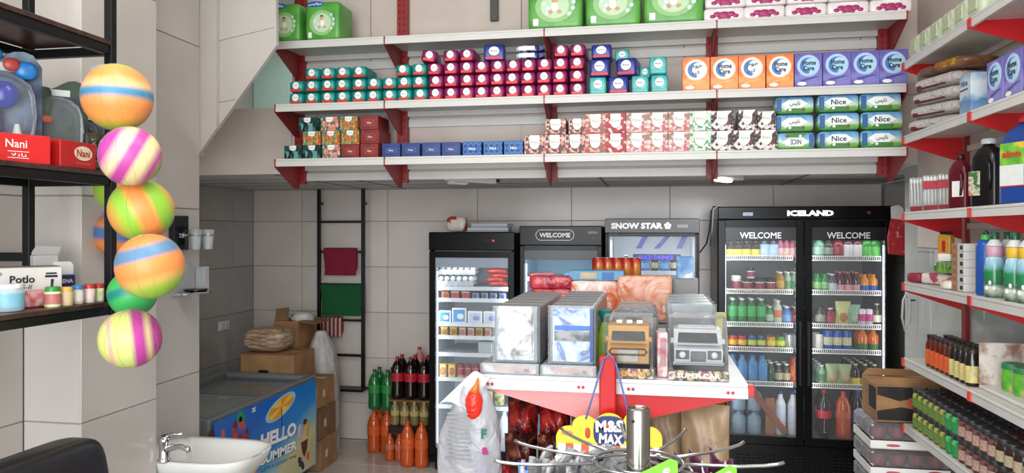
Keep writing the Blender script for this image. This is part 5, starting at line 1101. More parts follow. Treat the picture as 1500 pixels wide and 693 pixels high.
for px, k, nm in ((1207.5, 'C2', ''), (1235, 'O2', ''), (1256.5, 'P2', 'left'), (1277, 'P2', 'right')):
    spawn(K[k][0], (XY(px, CF + .12), CF + .12, ZB + .001), (K[k][1] + (', %s one' % nm if nm else '') + ' on the right cooler floor'), 'large bottles', s=(1, 1, 1) if k != 'P2' else None)
    if k != 'O2': spawn(K[k][0], (XY(px, CF + .12) + .01, CF + .24, ZB + .001), K[k][1] + ' behind the front ' + (nm + ' one' if nm else 'one') + ' in the right door', 'large bottles at the back')
# left cooler
PULP = NOI('egg_tray_pulp', [(.3, '#a9aeb6'), (.7, '#c6cad0')], 30, .8); EGG = M('#e9e6e2', .4, 0, .03)
yA = CF + .2
def eggtray(x, y, z, label, tilt=0):
    t = thing('egg_tray', label, 'egg tray', (x, y, z), 0, 'trays of eggs')
    n, m = 24, 8
    def f(u, v):
        ex = .02 * (abs(2 * v - 1)); return ((u - .5) * .27, -.105 + v * .21, .022 + .016 * math.cos(u * 2 * math.pi * 6) * (1 if v in (0, 1) or True else 0) * math.cos(v * 2 * math.pi * 4))
    o = obj('tray', B().grid(f, n, m * 2, PULP), t); md = o.modifiers.new('t', 'SOLIDIFY'); md.thickness = .003
    sk = B()
    for k in range(12): x0 = -.135 + k * .0225; sk.prism([(x0, .005 if k % 2 else .0), (x0 + .0225, .0 if k % 2 else .005), (x0 + .0225, .038 if k % 2 else .044), (x0, .044 if k % 2 else .038)], -.112, -.107, PULP)
    obj('tray_edge', sk, t)
    for i in range(6):
        for j in range(3): obj('egg', B().ell((-.112 + .045 * i, -.08 + .05 * j, .052), (.019, .019, .024), EGG, 1, 10, 8), t)
    return t
xA = XY(674, yA)
eggtray(xA - .005, yA - .02, zsA[0] + .004, 'grey pulp tray of white eggs at the bottom of the egg stack'); eggtray(xA + .004, yA + .0, zsA[0] + .085, 'grey pulp tray of white eggs on top of the egg stack')
SAUS = glossy('#b8342c', .15); sg = B()
def sausage(px0, px1, py, y, lb, r=.017):
    a, b_ = XY(px0, y), XY(px1, y); z = WY((px0 + px1) / 2, py, y).z; n = 10
    pts = [(a + (b_ - a) * k / n, y + .01 * math.sin(3 * k / n), z + .006 * math.sin(math.pi * k / n)) for k in range(n + 1)]
    o = obj('sausage', B().tube(pts, [r * (.4 if k in (0, n) else 1) for k in range(n + 1)], SAUS, 10)); tag(o, lb, 'sausage', 'sausages in the leftmost cooler')
sausage(716, 744, 417, CF + .12, 'red sausage lying at the front bottom of the sausage pile'); sausage(711, 738, 411, CF + .14, 'red sausage in the middle of the sausage pile', .018); sausage(719, 745, 405, CF + .16, 'red sausage near the top of the sausage pile', .018); sausage(713, 743, 398, CF + .15, 'red sausage ring lying topmost beside the eggs', .019)
def tub(w, d, h, m, lid, pr=None):
    b = B().cbox(-w / 2 + .004, w / 2 - .004, -d / 2 + .004, d / 2 - .004, 0, h - .008, m, .004); k = [('lid', B().cbox(-w / 2, w / 2, -d / 2, d / 2, h - .0078, h, lid, .003))]
    if pr: k.append(('print', B().ell((0, -d / 2 + .003, h * .45), (w * .36, .003, h * .3), pr, .7, 12, 6)))
    return P('food_tub', 'tub', b, k)
def row(items, z, py_y, cat_label, shelfname, group):
    for i, (px, p_, nm) in enumerate(items):
        spawn(p_, (XY(px, py_y), py_y, z + .0008), '%s, %s, %s shelf of leftmost cooler' % (nm, nth(i, len(items)), shelfname), group)
fr_y = CF + .105
cup1 = tub(.058, .07, .052, M('#d8a060', .4, 0, .4, 60), M('#c8602c', .4, 0, .3), M('#7c3c2c', .5)); cup2 = tub(.062, .07, .052, M('#c8705c', .4, 0, .3, 60), M('#e0d8cc', .4), M('#a8342c', .5)); cup3 = tub(.052, .07, .048, M('#c8ccd8', .4, 0, .2), M('#5c6c9c', .4), M('#4c5c94', .5))
row([(653.5, cup1, 'yellow and red dessert cup'), (668, cup2, 'red and white dessert cup'), (683.5, cup2, 'red and white dessert cup'), (698, cup3, 'small blue and white cup'), (711, cup3, 'small blue and white cup'), (724, cup3, 'small blue and white cup'), (737, cup3, 'small blue and white cup')], zsA[1], fr_y, '', 'second', 'dessert cups')
def stub(w, h, mlid, mpr):
    b = B().cbox(-w / 2, w / 2, -.02, .02, 0, h, M('#e4e8ec', .35), .008); return P('spread_tub', 'tub', b, [('lid_rim', B().cbox(-w / 2 - .003, w / 2 + .003, -.028, -.0205, -.0, h + .003, M('#eef2f4', .3), .005)), ('lid_print', B().cbox(-w / 2 + .008, w / 2 - .008, -.030, -.0282, .01, h - .01, mlid, .0015)), ('print', B().ell((.01, -.030, h * .45), (w * .25, .003, h * .2), mpr, .8, 12, 6))])
row([(653, stub(.085, .085, M('#2f84c8', .4, 0, .2), WL), 'blue spread tub tipped on its side'), (674, stub(.10, .105, M('#4c9cd0', .4, 0, .2), WL), 'blue and white spread tub on edge'), (697, stub(.10, .085, M('#c8d0e4', .4, 0, .1), M('#8c9ccc', .5)), 'white and lilac spread tub on edge'), (720, stub(.10, .085, M('#c8d0e4', .4, 0, .1), M('#8c9ccc', .5)), 'white and lilac spread tub on edge')], zsA[2], fr_y, '', 'third', 'spread tubs')
cb1 = tub(.056, .06, .062, M('#c8a848', .4, 0, .3, 70), M('#d8c070', .4), M('#8c5c2c', .5)); cb2 = tub(.052, .06, .060, M('#d8b8a0', .4, 0, .3, 70), M('#e0c8b8', .4), M('#a8706c', .5))
row([(652, cb1, 'yellow carton cup'), (665.5, cb1, 'yellow carton cup'), (678.5, cb2, 'pink carton cup'), (691, cb2, 'pink carton cup'), (703, cb1, 'yellow carton cup'), (716, cb2, 'pink carton cup')], zsA[3], fr_y, '', 'fourth', 'carton cups')
spawn(P('clear_box', 'box', B().cbox(-.05, .05, -.04, .04, 0, .08, ACRYL, .006), [('lid', B().cbox(-.052, .052, -.042, .042, .0805, .086, ACRYL, .002))]), (XY(712, fr_y), fr_y, zsA[4] + .001), 'clear plastic box on the nearly empty fifth shelf of the leftmost cooler')
yc = tub(.058, .06, .095, M('#d8b878', .4, 0, .3, 80), M('#d8b03c', .4), M('#a87040', .5)); rj = jar(.05, .095, M('#d0b8ac', .35, 0, .2, 60), M('#8c2a30', .35), .03, M('#a84848', .4, 0, .8, 60))
row([(650, yc, 'yellow and white carton'), (663, yc, 'yellow and white carton'), (675, rj, 'red-lidded jar'), (686, rj, 'red-lidded jar'), (697, rj, 'red-lidded jar'), (708, rj, 'red-lidded jar')], zsA[5], fr_y, '', 'sixth', 'cartons and jars')
gpk = softpack('green_packet', 'packet', .07, .05, .11, NOI('green_packet_print', [(.35, '#3f6c3c'), (.5, '#c8c08c'), (.65, '#8c5c34')], 18, .35, dist=1), .3)
row([(700, gpk, 'green food packet'), (716, gpk, 'green food packet'), (732, gpk, 'green food packet')], zsA[6], fr_y, '', 'seventh', 'green packets')
mkb = K['mk'][0]
for i, px in enumerate((705, 722, 739)): spawn(mkb, (XY(px, CF + .13), CF + .13, .147), 'white milk bottle, %s on the floor of the leftmost cooler' % nth(i, 3), 'milk bottles in the leftmost cooler')
# on top of the left cooler
px_ = XY(672, 5.4); o = softpack('rice_bag', 'bag', .15, .10, .115, NOI('red_white_rice_bag', [(.42, '#b83a3c'), (.47, '#d8ccc0'), (.6, '#dcd4cc')], 7, .4, dist=.5), .45, [('label', B().cbox(-.035, .035, -.052, -.046, .03, .09, M('#d8cbb8', .5), .002))])
spawn(o, (px_, 5.35, 1.701), 'red and cream bag in clear film on top of the leftmost cooler')
for k, (w_, z_, a_) in enumerate(((.30, 0, 3), (.27, .031, -4))): spawn(P('flat_box', 'box', B().cbox(-w_ / 2, w_ / 2, -.09, .09, 0, .03, M('#b9bcc2', .45), .003), [('edge_stripe', B().box(-w_ / 2 + .01, w_ / 2 - .01, -.0905, -.0901, .008, .014, M('#8a8f98', .5)))]), (XY(717, 5.35) + .02 * k, 5.36, 1.7015 + z_), '%s of the two flat grey-white boxes on the leftmost cooler' % ('lower', 'upper')[k], 'flat boxes', R(a_))
# welcome cooler contents
RP = NOI('red_meat_film', [(.35, '#8c2c34'), (.6, '#c05c5c')], 14, .3, dist=1)
spawn(softpack('meat_pack', 'packet', .20, .12, .035, RP, .4), (XY(794, CF + .14), CF + .14, 1.381), 'flat dark red food pack on the upper shelf of the WELCOME cooler')
spawn(softpack('blue_food_pack', 'packet', .15, .12, .035, M('#5c94b4', .4, 0, .3), .4), (XY(842, CF + .14), CF + .14, 1.381), 'flat blue food pack on the upper shelf of the WELCOME cooler')
# snow star contents
VIO = M('#3424a8', .35, 0, .1); sx0, sx1 = XY(892, CF + .1), XY(1012, CF + .1)
bnr = thing('violet_banner', 'violet shelf banner with blue lettering inside the SNOW STAR cooler', 'banner', (XY(962, CF + .05), CF + .052, 1.505))
obj('strip', B().cbox(-.16, .16, -.001, .001, 0, .045, M('#1c1450', .4), .0005), bnr); obj('lettering', text('COLD DRINKS', .24, .028, M('#3c34e0', .3, 0, 0, emit=.8), -.01, -.0015, .022, .05), bnr)
vs_ = thing('violet_poster', 'violet and white star poster at the back of the SNOW STAR cooler', 'poster', (XY(962, CF + .3), CF + .42, 1.58)); 
for k, (a, c_, z0, z1) in enumerate(((-.15, -.06, 0, .09), (-.02, .10, 0, .09), (.14, .22, 0, .09))): obj('violet_stripe', B().prism([(a, z0), (a + .04, z0), (c_, z1), (c_ - .04, z1)], -.002, 0, VIO), vs_)
for i in range(6):
    px = 917 + 14 * i; spawn(K[('dk', 'dk', 'bb', 'dk', 'bb', 'dk')[i]][0], (XY(px, CF + .13), CF + .13, 1.431), 'small bottle, %s on the upper shelf of the SNOW STAR cooler' % nth(i, 6), 'bottles in the SNOW STAR cooler', s=(1, 1, .85))
for i in range(5):
    px = 930 + 14.5 * i; spawn(K['cg' if i < 1 else 'c5'][0], (XY(px, CF + .12), CF + .12, 1.36 - .19 + .001), 'green drink, %s on the second shelf of the SNOW STAR cooler' % nth(i, 5), 'green cans in the SNOW STAR cooler', s=(1.1, 1.1, 1.7))
spawn(P('violet_box', 'box', B().cbox(-.14, .14, -.03, .03, 0, .07, VIO, .003), [('white_edge', B().box(-.14, .14, -.031, -.0302, .066, .0695, WL))]), (XY(962, CF + .1), CF + .10, .901), 'long violet box low in the SNOW STAR cooler')
# red paper bag hanging at the cooler's right corner
rp = thing('red_paper_bag', 'red and white paper bag hanging on the right edge of the double-door cooler', 'paper bag', (XY(1311, 5.05), 5.04, WY(1311, 372, 5.05).z))
REDP = NOI('red_paper_print', [(.5, '#a81820'), (.62, '#b82830'), (.75, '#d8a8a4')], 30, .5)
obj('bag', B().prism([(-.045, .0), (.05, -.01), (.07, .14), (.045, .21), (-.03, .22), (-.05, .1)], -.03, .0, REDP), rp); obj('paper_top', B().prism([(-.028, .2205), (.043, .211), (.04, .285), (.01, .305), (-.03, .295)], -.02, -.005, M('#d8cfc6', .7)), rp)
obj('lettering', text('\ufeb2\ufef3\ufe8e\ufee7', .04, .02, M('#e8d8d4', .5), .0, -.031, .12, .02, rot=R(80)), rp)
# ================================================================ RIGHT WALL SHELVING
RS0 = 1.09; RWX = 1.344; YE = 3.56; YJ = 2.857; YN = 2.10; YN2 = 1.45
RZS = [.86, 1.15, 1.482, 1.788, 2.122, 2.447]
BRED = M('#c0161c', .35, 0, .05)
rs = thing('side_shelving', 'red and grey-white six-tier shelving along the right wall', 'shelving', (1.22, 2.9, 0))
for z in RZS:
    for (y0, y1) in ((YJ, YE), (YN, YJ), (YN2, YN)):
        b = B().cbox(RS0, RWX - .012, y0 + .002, y1 - .002, z - .011, z, SHELFWH, .002)
        b.box(RS0, RS0 + .010, y0 + .002, y1 - .002, z - .036, z - .0115, SHELFWH)
        obj('shelf_board', b, rs, world=True)
    for y in (YE, YJ, YN):
        yy = y - .004 if y == YE else y
        b = B().prism([(RS0 - .002, z - .012), (RWX - .02, z - .012), (RWX - .02, z - .12), (RS0 - .002, z - .04)], yy - .0015, yy + .0015, BRED, 'y')
        obj('bracket', b, rs, world=True)
        obj('end_clip', B().cbox(RS0 - .006, RS0 - .0005, yy - .012, yy + .012, z - .038, z - .004, M('#d8401f' if z < 1.3 else '#c0161c', .4), .001), rs, world=True)
    obj('back_rail', B().box(RWX - .006, RWX - .001, YJ + .02, YE - .02, z - .075, z - .05, SHELFWH), rs, world=True)
for y in (YE, YJ, YN): obj('upright', B().box(RWX - .0115, RWX + .003, y - .022, y + .022, .0, 2.62, DRED), rs, world=True)
RF = R(-90)
def sp(y, z, dep, back=.012): return Vector((RS0 + back + dep / 2, y, z + .0012))
def ypx(px, X=RS0 + .03): return WX(px, 340, X).y
# --- jars on the lowest shelf: two layers, four columns
def lidjar(body, lab, r=.029, h=.085):
    b = B().lathe([(r * .9, 0), (r, .006), (r, h * .62), (r * .82, h * .78)], body, 12)
    return P('pickle_jar', 'jar', b, [('lid', B().lathe([(r * .90, h * .785), (r * .92, h * .98), (r * .8, h)], M('#3c3f41', .4, .5), 14)), ('label', B().lathe([(r + .0006, h * .14), (r + .0006, h * .55)], lab, 12, cap=False))])
jk = [lidjar(NOI('green_pickles', [(.4, '#3f4f1f'), (.6, '#a8a85c')], 60, .15), M('#64803c', .4, 0, .7, 80)), lidjar(NOI('emerald_jar', [(.4, '#1c6c3c'), (.6, '#5cb86c')], 60, .15), M('#2f8c4c', .4, 0, .4, 80)),
      lidjar(NOI('olive_jar', [(.4, '#3c2424'), (.6, '#7c4c4c')], 60, .15), M('#a88c80', .4, 0, .8, 80)), lidjar(NOI('dark_jar', [(.4, '#1c1210'), (.6, '#3c2418')], 60, .15), M('#a89c80', .4, 0, .5, 80))]
jn = ['green pickle jar', 'bright green jar', 'olive jar with pale label', 'dark jar with cream label']
pitch = .0588; y = YE - .085; ri = 0
while y > 2.19:
    kind = 0 if ri < 6 else 1 if ri < 8 else 2 if ri < 13 else 3
    for ci in range(4):
        x = RS0 + .040 + pitch * ci
        for lv in ((0, 1)):
            spawn(jk[kind], (x, y, RZS[0] + .0012 + lv * .0862), '%s, %s layer, %s' % (jn[kind], ('lower', 'upper')[lv], ('edge column', 'second column', 'third column', 'wall column')[ci]) + ', %s from far end' % (ORD[ri + 1]), 'jars packed on the lowest right shelf')
    y -= pitch + .002; ri += 1
# --- orange-labelled tall jars
tj = bottle('sauce_jar', [(.025, 0), (.028, .006), (.028, .085), (.022, .103), (.02, .11)], glossy('#5a1f14'), M('#2c2020', .35), .014, .022, [(.012, .07, M('#d0592a', .4, 0, .4, 60))], 12, 'jar')
tj2 = bottle('sauce_jar', [(.025, 0), (.028, .006), (.028, .085), (.022, .103), (.02, .11)], glossy('#1c1612'), M('#2c2a20', .35), .014, .022, [(.012, .07, M('#c8b878', .4, 0, .6, 60))], 12, 'jar')
yy0 = ypx(1362)
for ci in range(2):
    for ri in range(9):
        y = yy0 - ri * .049
        spawn(tj if ri < 5 else tj2, (RS0 + .038 + .062 * ci, y, RZS[1] + .0012), '%s jar, %s column, %s from the far end' % ('tall orange-labelled' if ri < 5 else 'tall dark', ('front', 'back')[ci], ORD[ri + 1]), 'tall jars on the second shelf', s=(.84, .84, 1.04))
yb = yy0 - 9 * .049 + .012
bxd = thing('display_carton', 'white display carton with red oval logos holding green tins', 'carton', (RS0 + .13, yb - .20, RZS[1] + .0012), RF)
PCH = NOI('photo_printed_card', [(.35, '#8c6450'), (.5, '#d8cfc8'), (.7, '#c8b8ac')], 14, .5)
obj('tray', B().cbox(-.20, .20, -.085, .095, 0, .012, M('#d8d4d0', .5), .002).box(-.20, -.196, -.085, .095, .0125, .16, PCH).box(.196, .20, -.085, .095, .0125, .16, WHITE), bxd)
obj('back_panel', B().box(-.195, .195, .090, .095, .0125, .165, WHITE), bxd)
for k in range(4):
    obj('red_oval', B().disc(-.15 + .085 * k, .145, .028, .011, .0895, M('#c02838', .4)), bxd)
tin = P('green_tin', 'tin', B().lathe([(.034, 0), (.035, .004), (.035, .072), (.034, .074)], NOI('green_tin_print', [(.38, '#4f9c2c'), (.52, '#6cb83c'), (.58, '#c8b47c'), (.7, '#3c7c24')], 16, .35), 18), [('lid', B().lathe([(.036, .0745), (.036, .09), (.032, .093)], M('#2f7c4c', .35), 18))])
for k in range(4): spawn(tin, (RS0 + .115, yb - .095 - .083 * k, RZS[1] + .014), 'green tin with dark green lid, %s from the far end in the display carton' % ORD[k + 1], 'green tins')
# --- third shelf (1.482): wipes, bottles
def atx(px, dep, z, rz=RF, back=.012): return sp(ypx(px, RS0 + back + .01), z, dep, back)
wp = thing('white_box', 'white box with dark picture standing at the far end of the third shelf', 'box', Vector((1.27, YE - .1, RZS[2] + .0012)), R(-52))
obj('box', B().cbox(-.085, .085, -.02, .02, 0, .135, M('#c8c8c6', .4), .002), wp); obj('picture', B().cbox(-.05, .075, -.0212, -.0202, .03, .12, NOI('dark_picture', [(.4, '#1c1c1a'), (.6, '#8c8c90')], 12, .3), .0004), wp)
yb_ = P('yellow_lotion_bottle', 'bottle', B().ell((0, 0, .055), (.027, .018, .055), M('#c88f2c', .3, 0, .1), .3, 18, 10, .25), [('white_base', B().ell((0, 0, .018), (.0275, .0185, .018), WHT, .3, 18, 6, .25)), ('cap', B().cbox(-.02, .02, -.014, .014, .1105, .122, BLACK, .003)), ('red_label', B().cbox(-.007, .007, -.0195, -.017, .04, .085, M('#b02420', .4), .002))])
gpk_ = softpack('green_wipes_pack', 'pack', .15, .09, .045, NOI('green_pack_print', [(.35, '#2f6c24'), (.5, '#8cac5c'), (.6, '#4c8434')], 14, .3, dist=1), .3)
spawn(gpk_, Vector((1.20, ypx(1381, 1.15), RZS[2] + .052)), 'green wipes pack lying on the pink packs', None, R(-60))
spawn(yb_, Vector((1.18, ypx(1386, 1.18), RZS[2] + .0982)), 'small orange-yellow bottle with black cap standing on the green pack', None, R(-50))
pkx = softpack('pink_pack', 'pack', .16, .11, .048, NOI('white_pink_print', [(.42, '#a84454'), (.5, '#dccfca')], 9, .35, dist=1), .3)
spawn(pkx, Vector((1.19, ypx(1368, 1.15), RZS[2] + .0015)), 'white and pink pack lying at the far end under the green pack', 'pink packs', R(-65))
spawn(softpack('pink_pack', 'pack', .07, .08, .04, M('#8c2c3c', .4, 0, .4), .3), Vector((1.14, YE - .05, RZS[2] + .0015)), 'small dark red pack at the very end of the third shelf', 'pink packs', R(-60))
spawn(softpack('orange_pack', 'pack', .05, .06, .035, NOI('orange_white_print', [(.4, '#c8862c'), (.6, '#d8d4cc')], 16, .35), .4), Vector((1.115, ypx(1394), RZS[2] + .0015)), 'small crumpled orange and white pack at the shelf edge', None, R(-60))
cy = ypx(1405, 1.13)
for k in range(6):
    t = thing('incense_box', 'narrow white and brown box, %s from the bottom of the six stacked boxes' % ORD[k + 1], 'box', (1.205, cy - .04, RZS[2] + .0015 + .0292 * k), RF, 'stacked narrow boxes')
    obj('box', B().cbox(-.055, .055, -.095, .09, 0, .0285, M('#c8c5c0', .5), .001), t)
    obj('brown_end', B().cbox(-.0553, -.0, -.0958, -.0952, .001, .0275, M('#9c7448', .5, 0, .2), .0002), t)
    obj('letter_print', B().cbox(-.034, -.022, -.0964, -.0959, .008, .02, M('#b03028', .5), .0002), t); obj('dark_print', B().cbox(.022, .048, -.0960, -.0952, .007, .021, M('#14201c', .5), .0002), t)
bb_ = thing('blue_bottle', 'tall plain blue bottle with green and dark cap on the third shelf', 'bottle', Vector((RS0 + .045, ypx(1428, 1.10), RZS[2] + .0012)))
BLU = M('#1f4fa0', .3, 0, .05)
obj('body', B().lathe([(.028, 0), (.031, .005), (.031, .17), (.026, .186), (.014, .19)], BLU, 20), bb_); obj('green_collar', B().lathe([(.0145, .1905), (.0145, .206), (.011, .208)], M('#3fae4c', .4), 14), bb_); obj('cap', B().lathe([(.008, .2085), (.009, .216), (.005, .222)], M('#1c2c4c', .4), 12), bb_)
def spray(cap2, lb, px, x):
    t = thing('spray_bottle', lb, 'bottle', Vector((x, ypx(px, x), RZS[2] + .0012)))
    m = BAND('flower_label' + cap2, [(0, '#2c4c3c'), (.2, '#c8d0c0'), (.3, '#2c6c4c'), (.62, '#1f7c44'), (.8, '#8cb8cc'), (1, '#b8ccd4')], .14, 2, .2, wob=.25, zero=True)
    obj('body', B().lathe([(.028, 0), (.031, .006), (.031, .10), (.024, .128), (.0215, .135)], m, 20), t)
    obj('band', B().lathe([(.022, .1355), (.024, .138), (.024, .165), (.022, .17)], M(cap2, .4), 18), t)
    obj('cap', B().lathe([(.026, .1705), (.018, .185), (.0125, .192)], M('#c8ccca', .4), 18), t); obj('top', B().lathe([(.0125, .1925), (.013, .215), (.011, .217)], M('#1c4c38', .35), 14), t)
    for k in range(3): a = R(200 + 22 * k); obj('flower_print', B().ell((.031 * math.cos(a), .031 * math.sin(a), .03 + .018 * (k % 2)), (.004, .008, .008), WHT, 1, 8, 6), t)
spray('#c89ab0', 'spray bottle with pink band and green top, nearer the blue bottle', 1457, RS0 + .04); spray('#c89ab0', 'second pink-banded spray bottle, behind and right', 1476, RS0 + .10)
spray('#d8ae34', 'yellow-banded spray bottle, left of the yellow pair', 1487, RS0 + .038); spray('#d8ae34', 'yellow-banded spray bottle cut by the right picture edge', 1506, RS0 + .045)
# --- fourth shelf (1.788)
def cutlery(px, x, lb, rz, red):
    t = thing('cutlery_pack', lb, 'cutlery pack', Vector((x, px, RZS[3] + .004)), rz, 'packs of white plastic cutlery')
    obj('film', B().cbox(-.035, .035, -.012, .012, 0, .145, CLEAR, .006), t)
    if red: obj('card_header', B().cbox(-.033, .033, -.0128, -.0122, .085, .12, M('#a8323c', .5, 0, .4, 60), .0002), t)
    for k in range(5):
        xx = -.026 + .013 * k; obj('spoon', B().tube([(xx, 0, .008), (xx, -.002, .08), (xx - .002, -.004, .118)], [.003, .0024, .0028], WHT, 6).ell((xx - .002, -.004, .128), (.006, .003, .012), WHT, 1, 8, 6), t)
    obj('red_foot', B().cbox(-.03, .03, -.0125, .0125, -.002, .02, M('#8c1f2c', .4, 0, .4, 80), .003), t)
cutlery(3.525, RS0 + .05, 'pack of white plastic spoons tilted at the far end of the fourth shelf', R(-38), False); cutlery(3.45, RS0 + .075, 'pack of white plastic spoons, second from the far end', R(-38), False); cutlery(3.375, RS0 + .055, 'pack of white spoons with a red card header', R(-38), True); cutlery(3.295, RS0 + .085, 'pack of white spoons beside the dark red bottle', R(-38), True)
def jug(w, d, h, m, cap, capr, loc, label, lab=None, name='detergent_bottle', rz=RF, handle=True):
    t = thing(name, label, 'bottle', loc, rz)
    b = B()
    pr = [(1, 1, 0, .0), (1, 1, .02, 0), (1, 1, .62, 0), (.93, .95, .76, 0), (.6, .7, .88, 0), (.28, .45, .93, 0), (.26, .42, .955, 0)]
    n = 24; vs = []
    for sx, sy, z, _ in pr:
        for k in range(n): x, y = se(2 * math.pi * (k + .5) / n, w / 2 * sx, d / 2 * sy, .45); vs.append((x, y, z * h))
    L = len(pr); b.add(vs, [(i * n + k, i * n + (k + 1) % n, (i + 1) * n + (k + 1) % n, (i + 1) * n + k) for i in range(L - 1) for k in range(n)] + [[k for k in range(n)][::-1], [(L - 1) * n + k for k in range(n)]], m, True)
    obj('body', b, t); obj('cap', B().lathe([(capr, h * .9555), (capr * 1.02, h * .96), (capr * .95, h * 1.03), (capr * .8, h * 1.04)], cap, 18), t)
    if handle: obj('grip', B().tube([(w * .28, -d / 2 - .001, h * .25), (w * .36, -d / 2 - .006, h * .4), (w * .36, -d / 2 - .006, h * .62), (w * .24, -d / 2 + .001, h * .7)], .006, m, 8), t)
    if lab:
        lx, lz, lw_, lh, mats = lab; lb = obj('label', B().cbox(lx - lw_ / 2, lx + lw_ / 2, -d / 2 - .0022, -d / 2 - .0005, lz - lh / 2, lz + lh / 2, mats[0], .0006), t)
        if len(mats) > 1:
            obj('lower_label', B().cbox(lx - lw_ / 2, lx + lw_ / 2, -d / 2 - .003, -d / 2 - .0023, lz - lh / 2, lz - lh * .02, mats[1], .0002), lb)
            obj('lettering', text(mats[2], lw_ * .8, lh * .16, mats[3], lx, -d / 2 - .0032, lz + lh * .24, .04), lb)
            if len(mats) > 4: obj('edge_stripe', B().cbox(lx - lw_ / 2, lx + lw_ / 2, -d / 2 - .003, -d / 2 - .0023, lz - lh / 2 - .004, lz - lh / 2 - .0002, mats[4], .0002), lb)
    return t
DR = M('#5c0c1c', .3, 0, .1); BK = M('#0c0c0f', .28, 0, .05)
FLO = NOI('flower_label_print', [(.4, '#3f6c34'), (.52, '#c8ccb8'), (.62, '#b85c54')], 40, .4)
RA = R(-62)
jug(.085, .05, .20, DR, M('#2c1014', .4), .015, atx(1401, .05, RZS[3], back=.05), 'dark red detergent bottle beside the spoon packs', (.01, .075, .05, .06, (WHT,)), rz=RA)
t = jug(.105, .07, .225, BK, FILM('clear_cap', '#dfe4e6', .5, .1), .024, atx(1437, .07, RZS[3], back=.025), 'large black detergent bottle with clear cap and flower label', (-.026, .08, .045, .085, (FLO,)), rz=RA)
jug(.10, .06, .205, BK, FILM('clear_cap2', '#dfe4e6', .5, .1), .02, atx(1446, .06, RZS[3], back=.145), 'black detergent bottle standing behind the large black one', None, rz=RA)
JB = M('#1c4088', .35, 0, .06)
jug(.155, .09, .268, JB, M('#c4262c', .35), .024, Vector((RS0 + .075, ypx(1482, RS0 + .03), RZS[3] + .0015)), 'large blue jug with red cap and green and yellow label', (-.012, .125, .088, .135, (NOI('green_yellow_label', [(.4, '#4c9c34'), (.55, '#7cb83c'), (.62, '#d8b83c')], 18, .4), M('#d4d6d2', .4, 0, .1, 60), 'alon', M('#c8302c', .4), M('#c43038', .4))), rz=R(-68))
# --- fifth shelf (2.122)
CUPF = FILM('crinkled_film', '#ece4e0', .5, .18, 1.0, 30)
for k in range(4):
    t = thing('cup_pack', 'clear film pack of paper plates with dark red rim, %s from the bottom' % ORD[k + 1], 'pack', Vector((1.215, YE - .16 - .02 * k, RZS[4] + .002 + .0545 * k)), R(-62 - 3 * k), 'film packs stacked on the fifth shelf')
    obj('film', B().ell((0, 0, .027), (.135, .095, .027), CUPF, .35, 20, 10, .6, wob=.06), t); obj('dark_rim', B().cbox(-.11, .06, -.090, -.078, .006, .026, M('#5c1820', .5, 0, .15), .004), t)
    obj('white_plates', B().cbox(-.10, .10, -.07, .07, .010, .044, M('#b4aaa6', .6, 0, .1), .006), t)
yb2 = thing('yellow_snack_bag', 'brown and yellow bag lying across the top of the film packs', 'bag', Vector((1.215, YE - .25, RZS[4] + .222)), R(-75))
obj('bag', B().ell((0, 0, .022), (.16, .09, .022), NOI('brown_bag_print', [(.4, '#5c3424'), (.6, '#8c6444')], 14, .35, bump=.3), .4, 20, 8, .6), yb2); obj('yellow_band', B().ell((.05, 0, .0235), (.085, .0905, .0225), M('#c89a2c', .4, 0, .1), .4, 18, 8, .6), yb2)
obj('lettering', text('FIRIN', .10, .018, M('#a86c20', .4), .05, -.0925, .025, .04), yb2)
nb_ = thing('light_blue_carton', 'pale blue and white detergent carton left of the purple boxes on the right', 'carton', atx(1419, .06, RZS[4], back=.02), RF)
obj('box', B().cbox(-.055, .045, -.03, .03, 0, .142, BAND('pale_blue_print', [(0, '#8ca8c0'), (.3, '#4f7ca8'), (.45, '#b8c8d4'), (.8, '#c4ccd2'), (1, '#7c9cb8')], .142, 2, .4, wob=.4, zero=True), .002), nb_); obj('lettering', text('Nice', .06, .022, M('#2c4c7c', .4), -.012, -.0302, .112, .03), nb_)
obj('lower_stripe', B().cbox(-.05, .02, -.0308, -.0302, .086, .092, M('#3c3c40', .4), .0002), nb_)
yq = ypx(1443, RS0 + .02)
for k in range(4): spawn(PU, Vector((RS0 + .055, yq - .060 - .125 * k + .0, RZS[4] + .0012)), 'purple washing powder carton on the right wall shelving, %s from the far end' % ORD[k + 1], 'purple cartons on the right shelving', RF, s=(.93, 1, .87))
# --- top shelf (2.447) : rolls
GWH = NOI('white_green_wrap', [(.42, '#dcdcd2'), (.64, '#a4b494')], 14, .35, bump=.3)
for k in range(6): spawn(softpack('tissue_roll_pack', 'tissue pack', .115, .16, .095, GWH, .3, [('label', B().cbox(-.035, .035, -.0815, -.076, .02, .075, M('#b4bc98', .5, 0, .3, 60), .003))]), sp(YE - .08 - .122 * k, RZS[5], .16), 'white and green soft tissue pack, %s from the far end of the top side shelf' % ORD[k + 1], 'tissue packs on the top side shelf', RF)
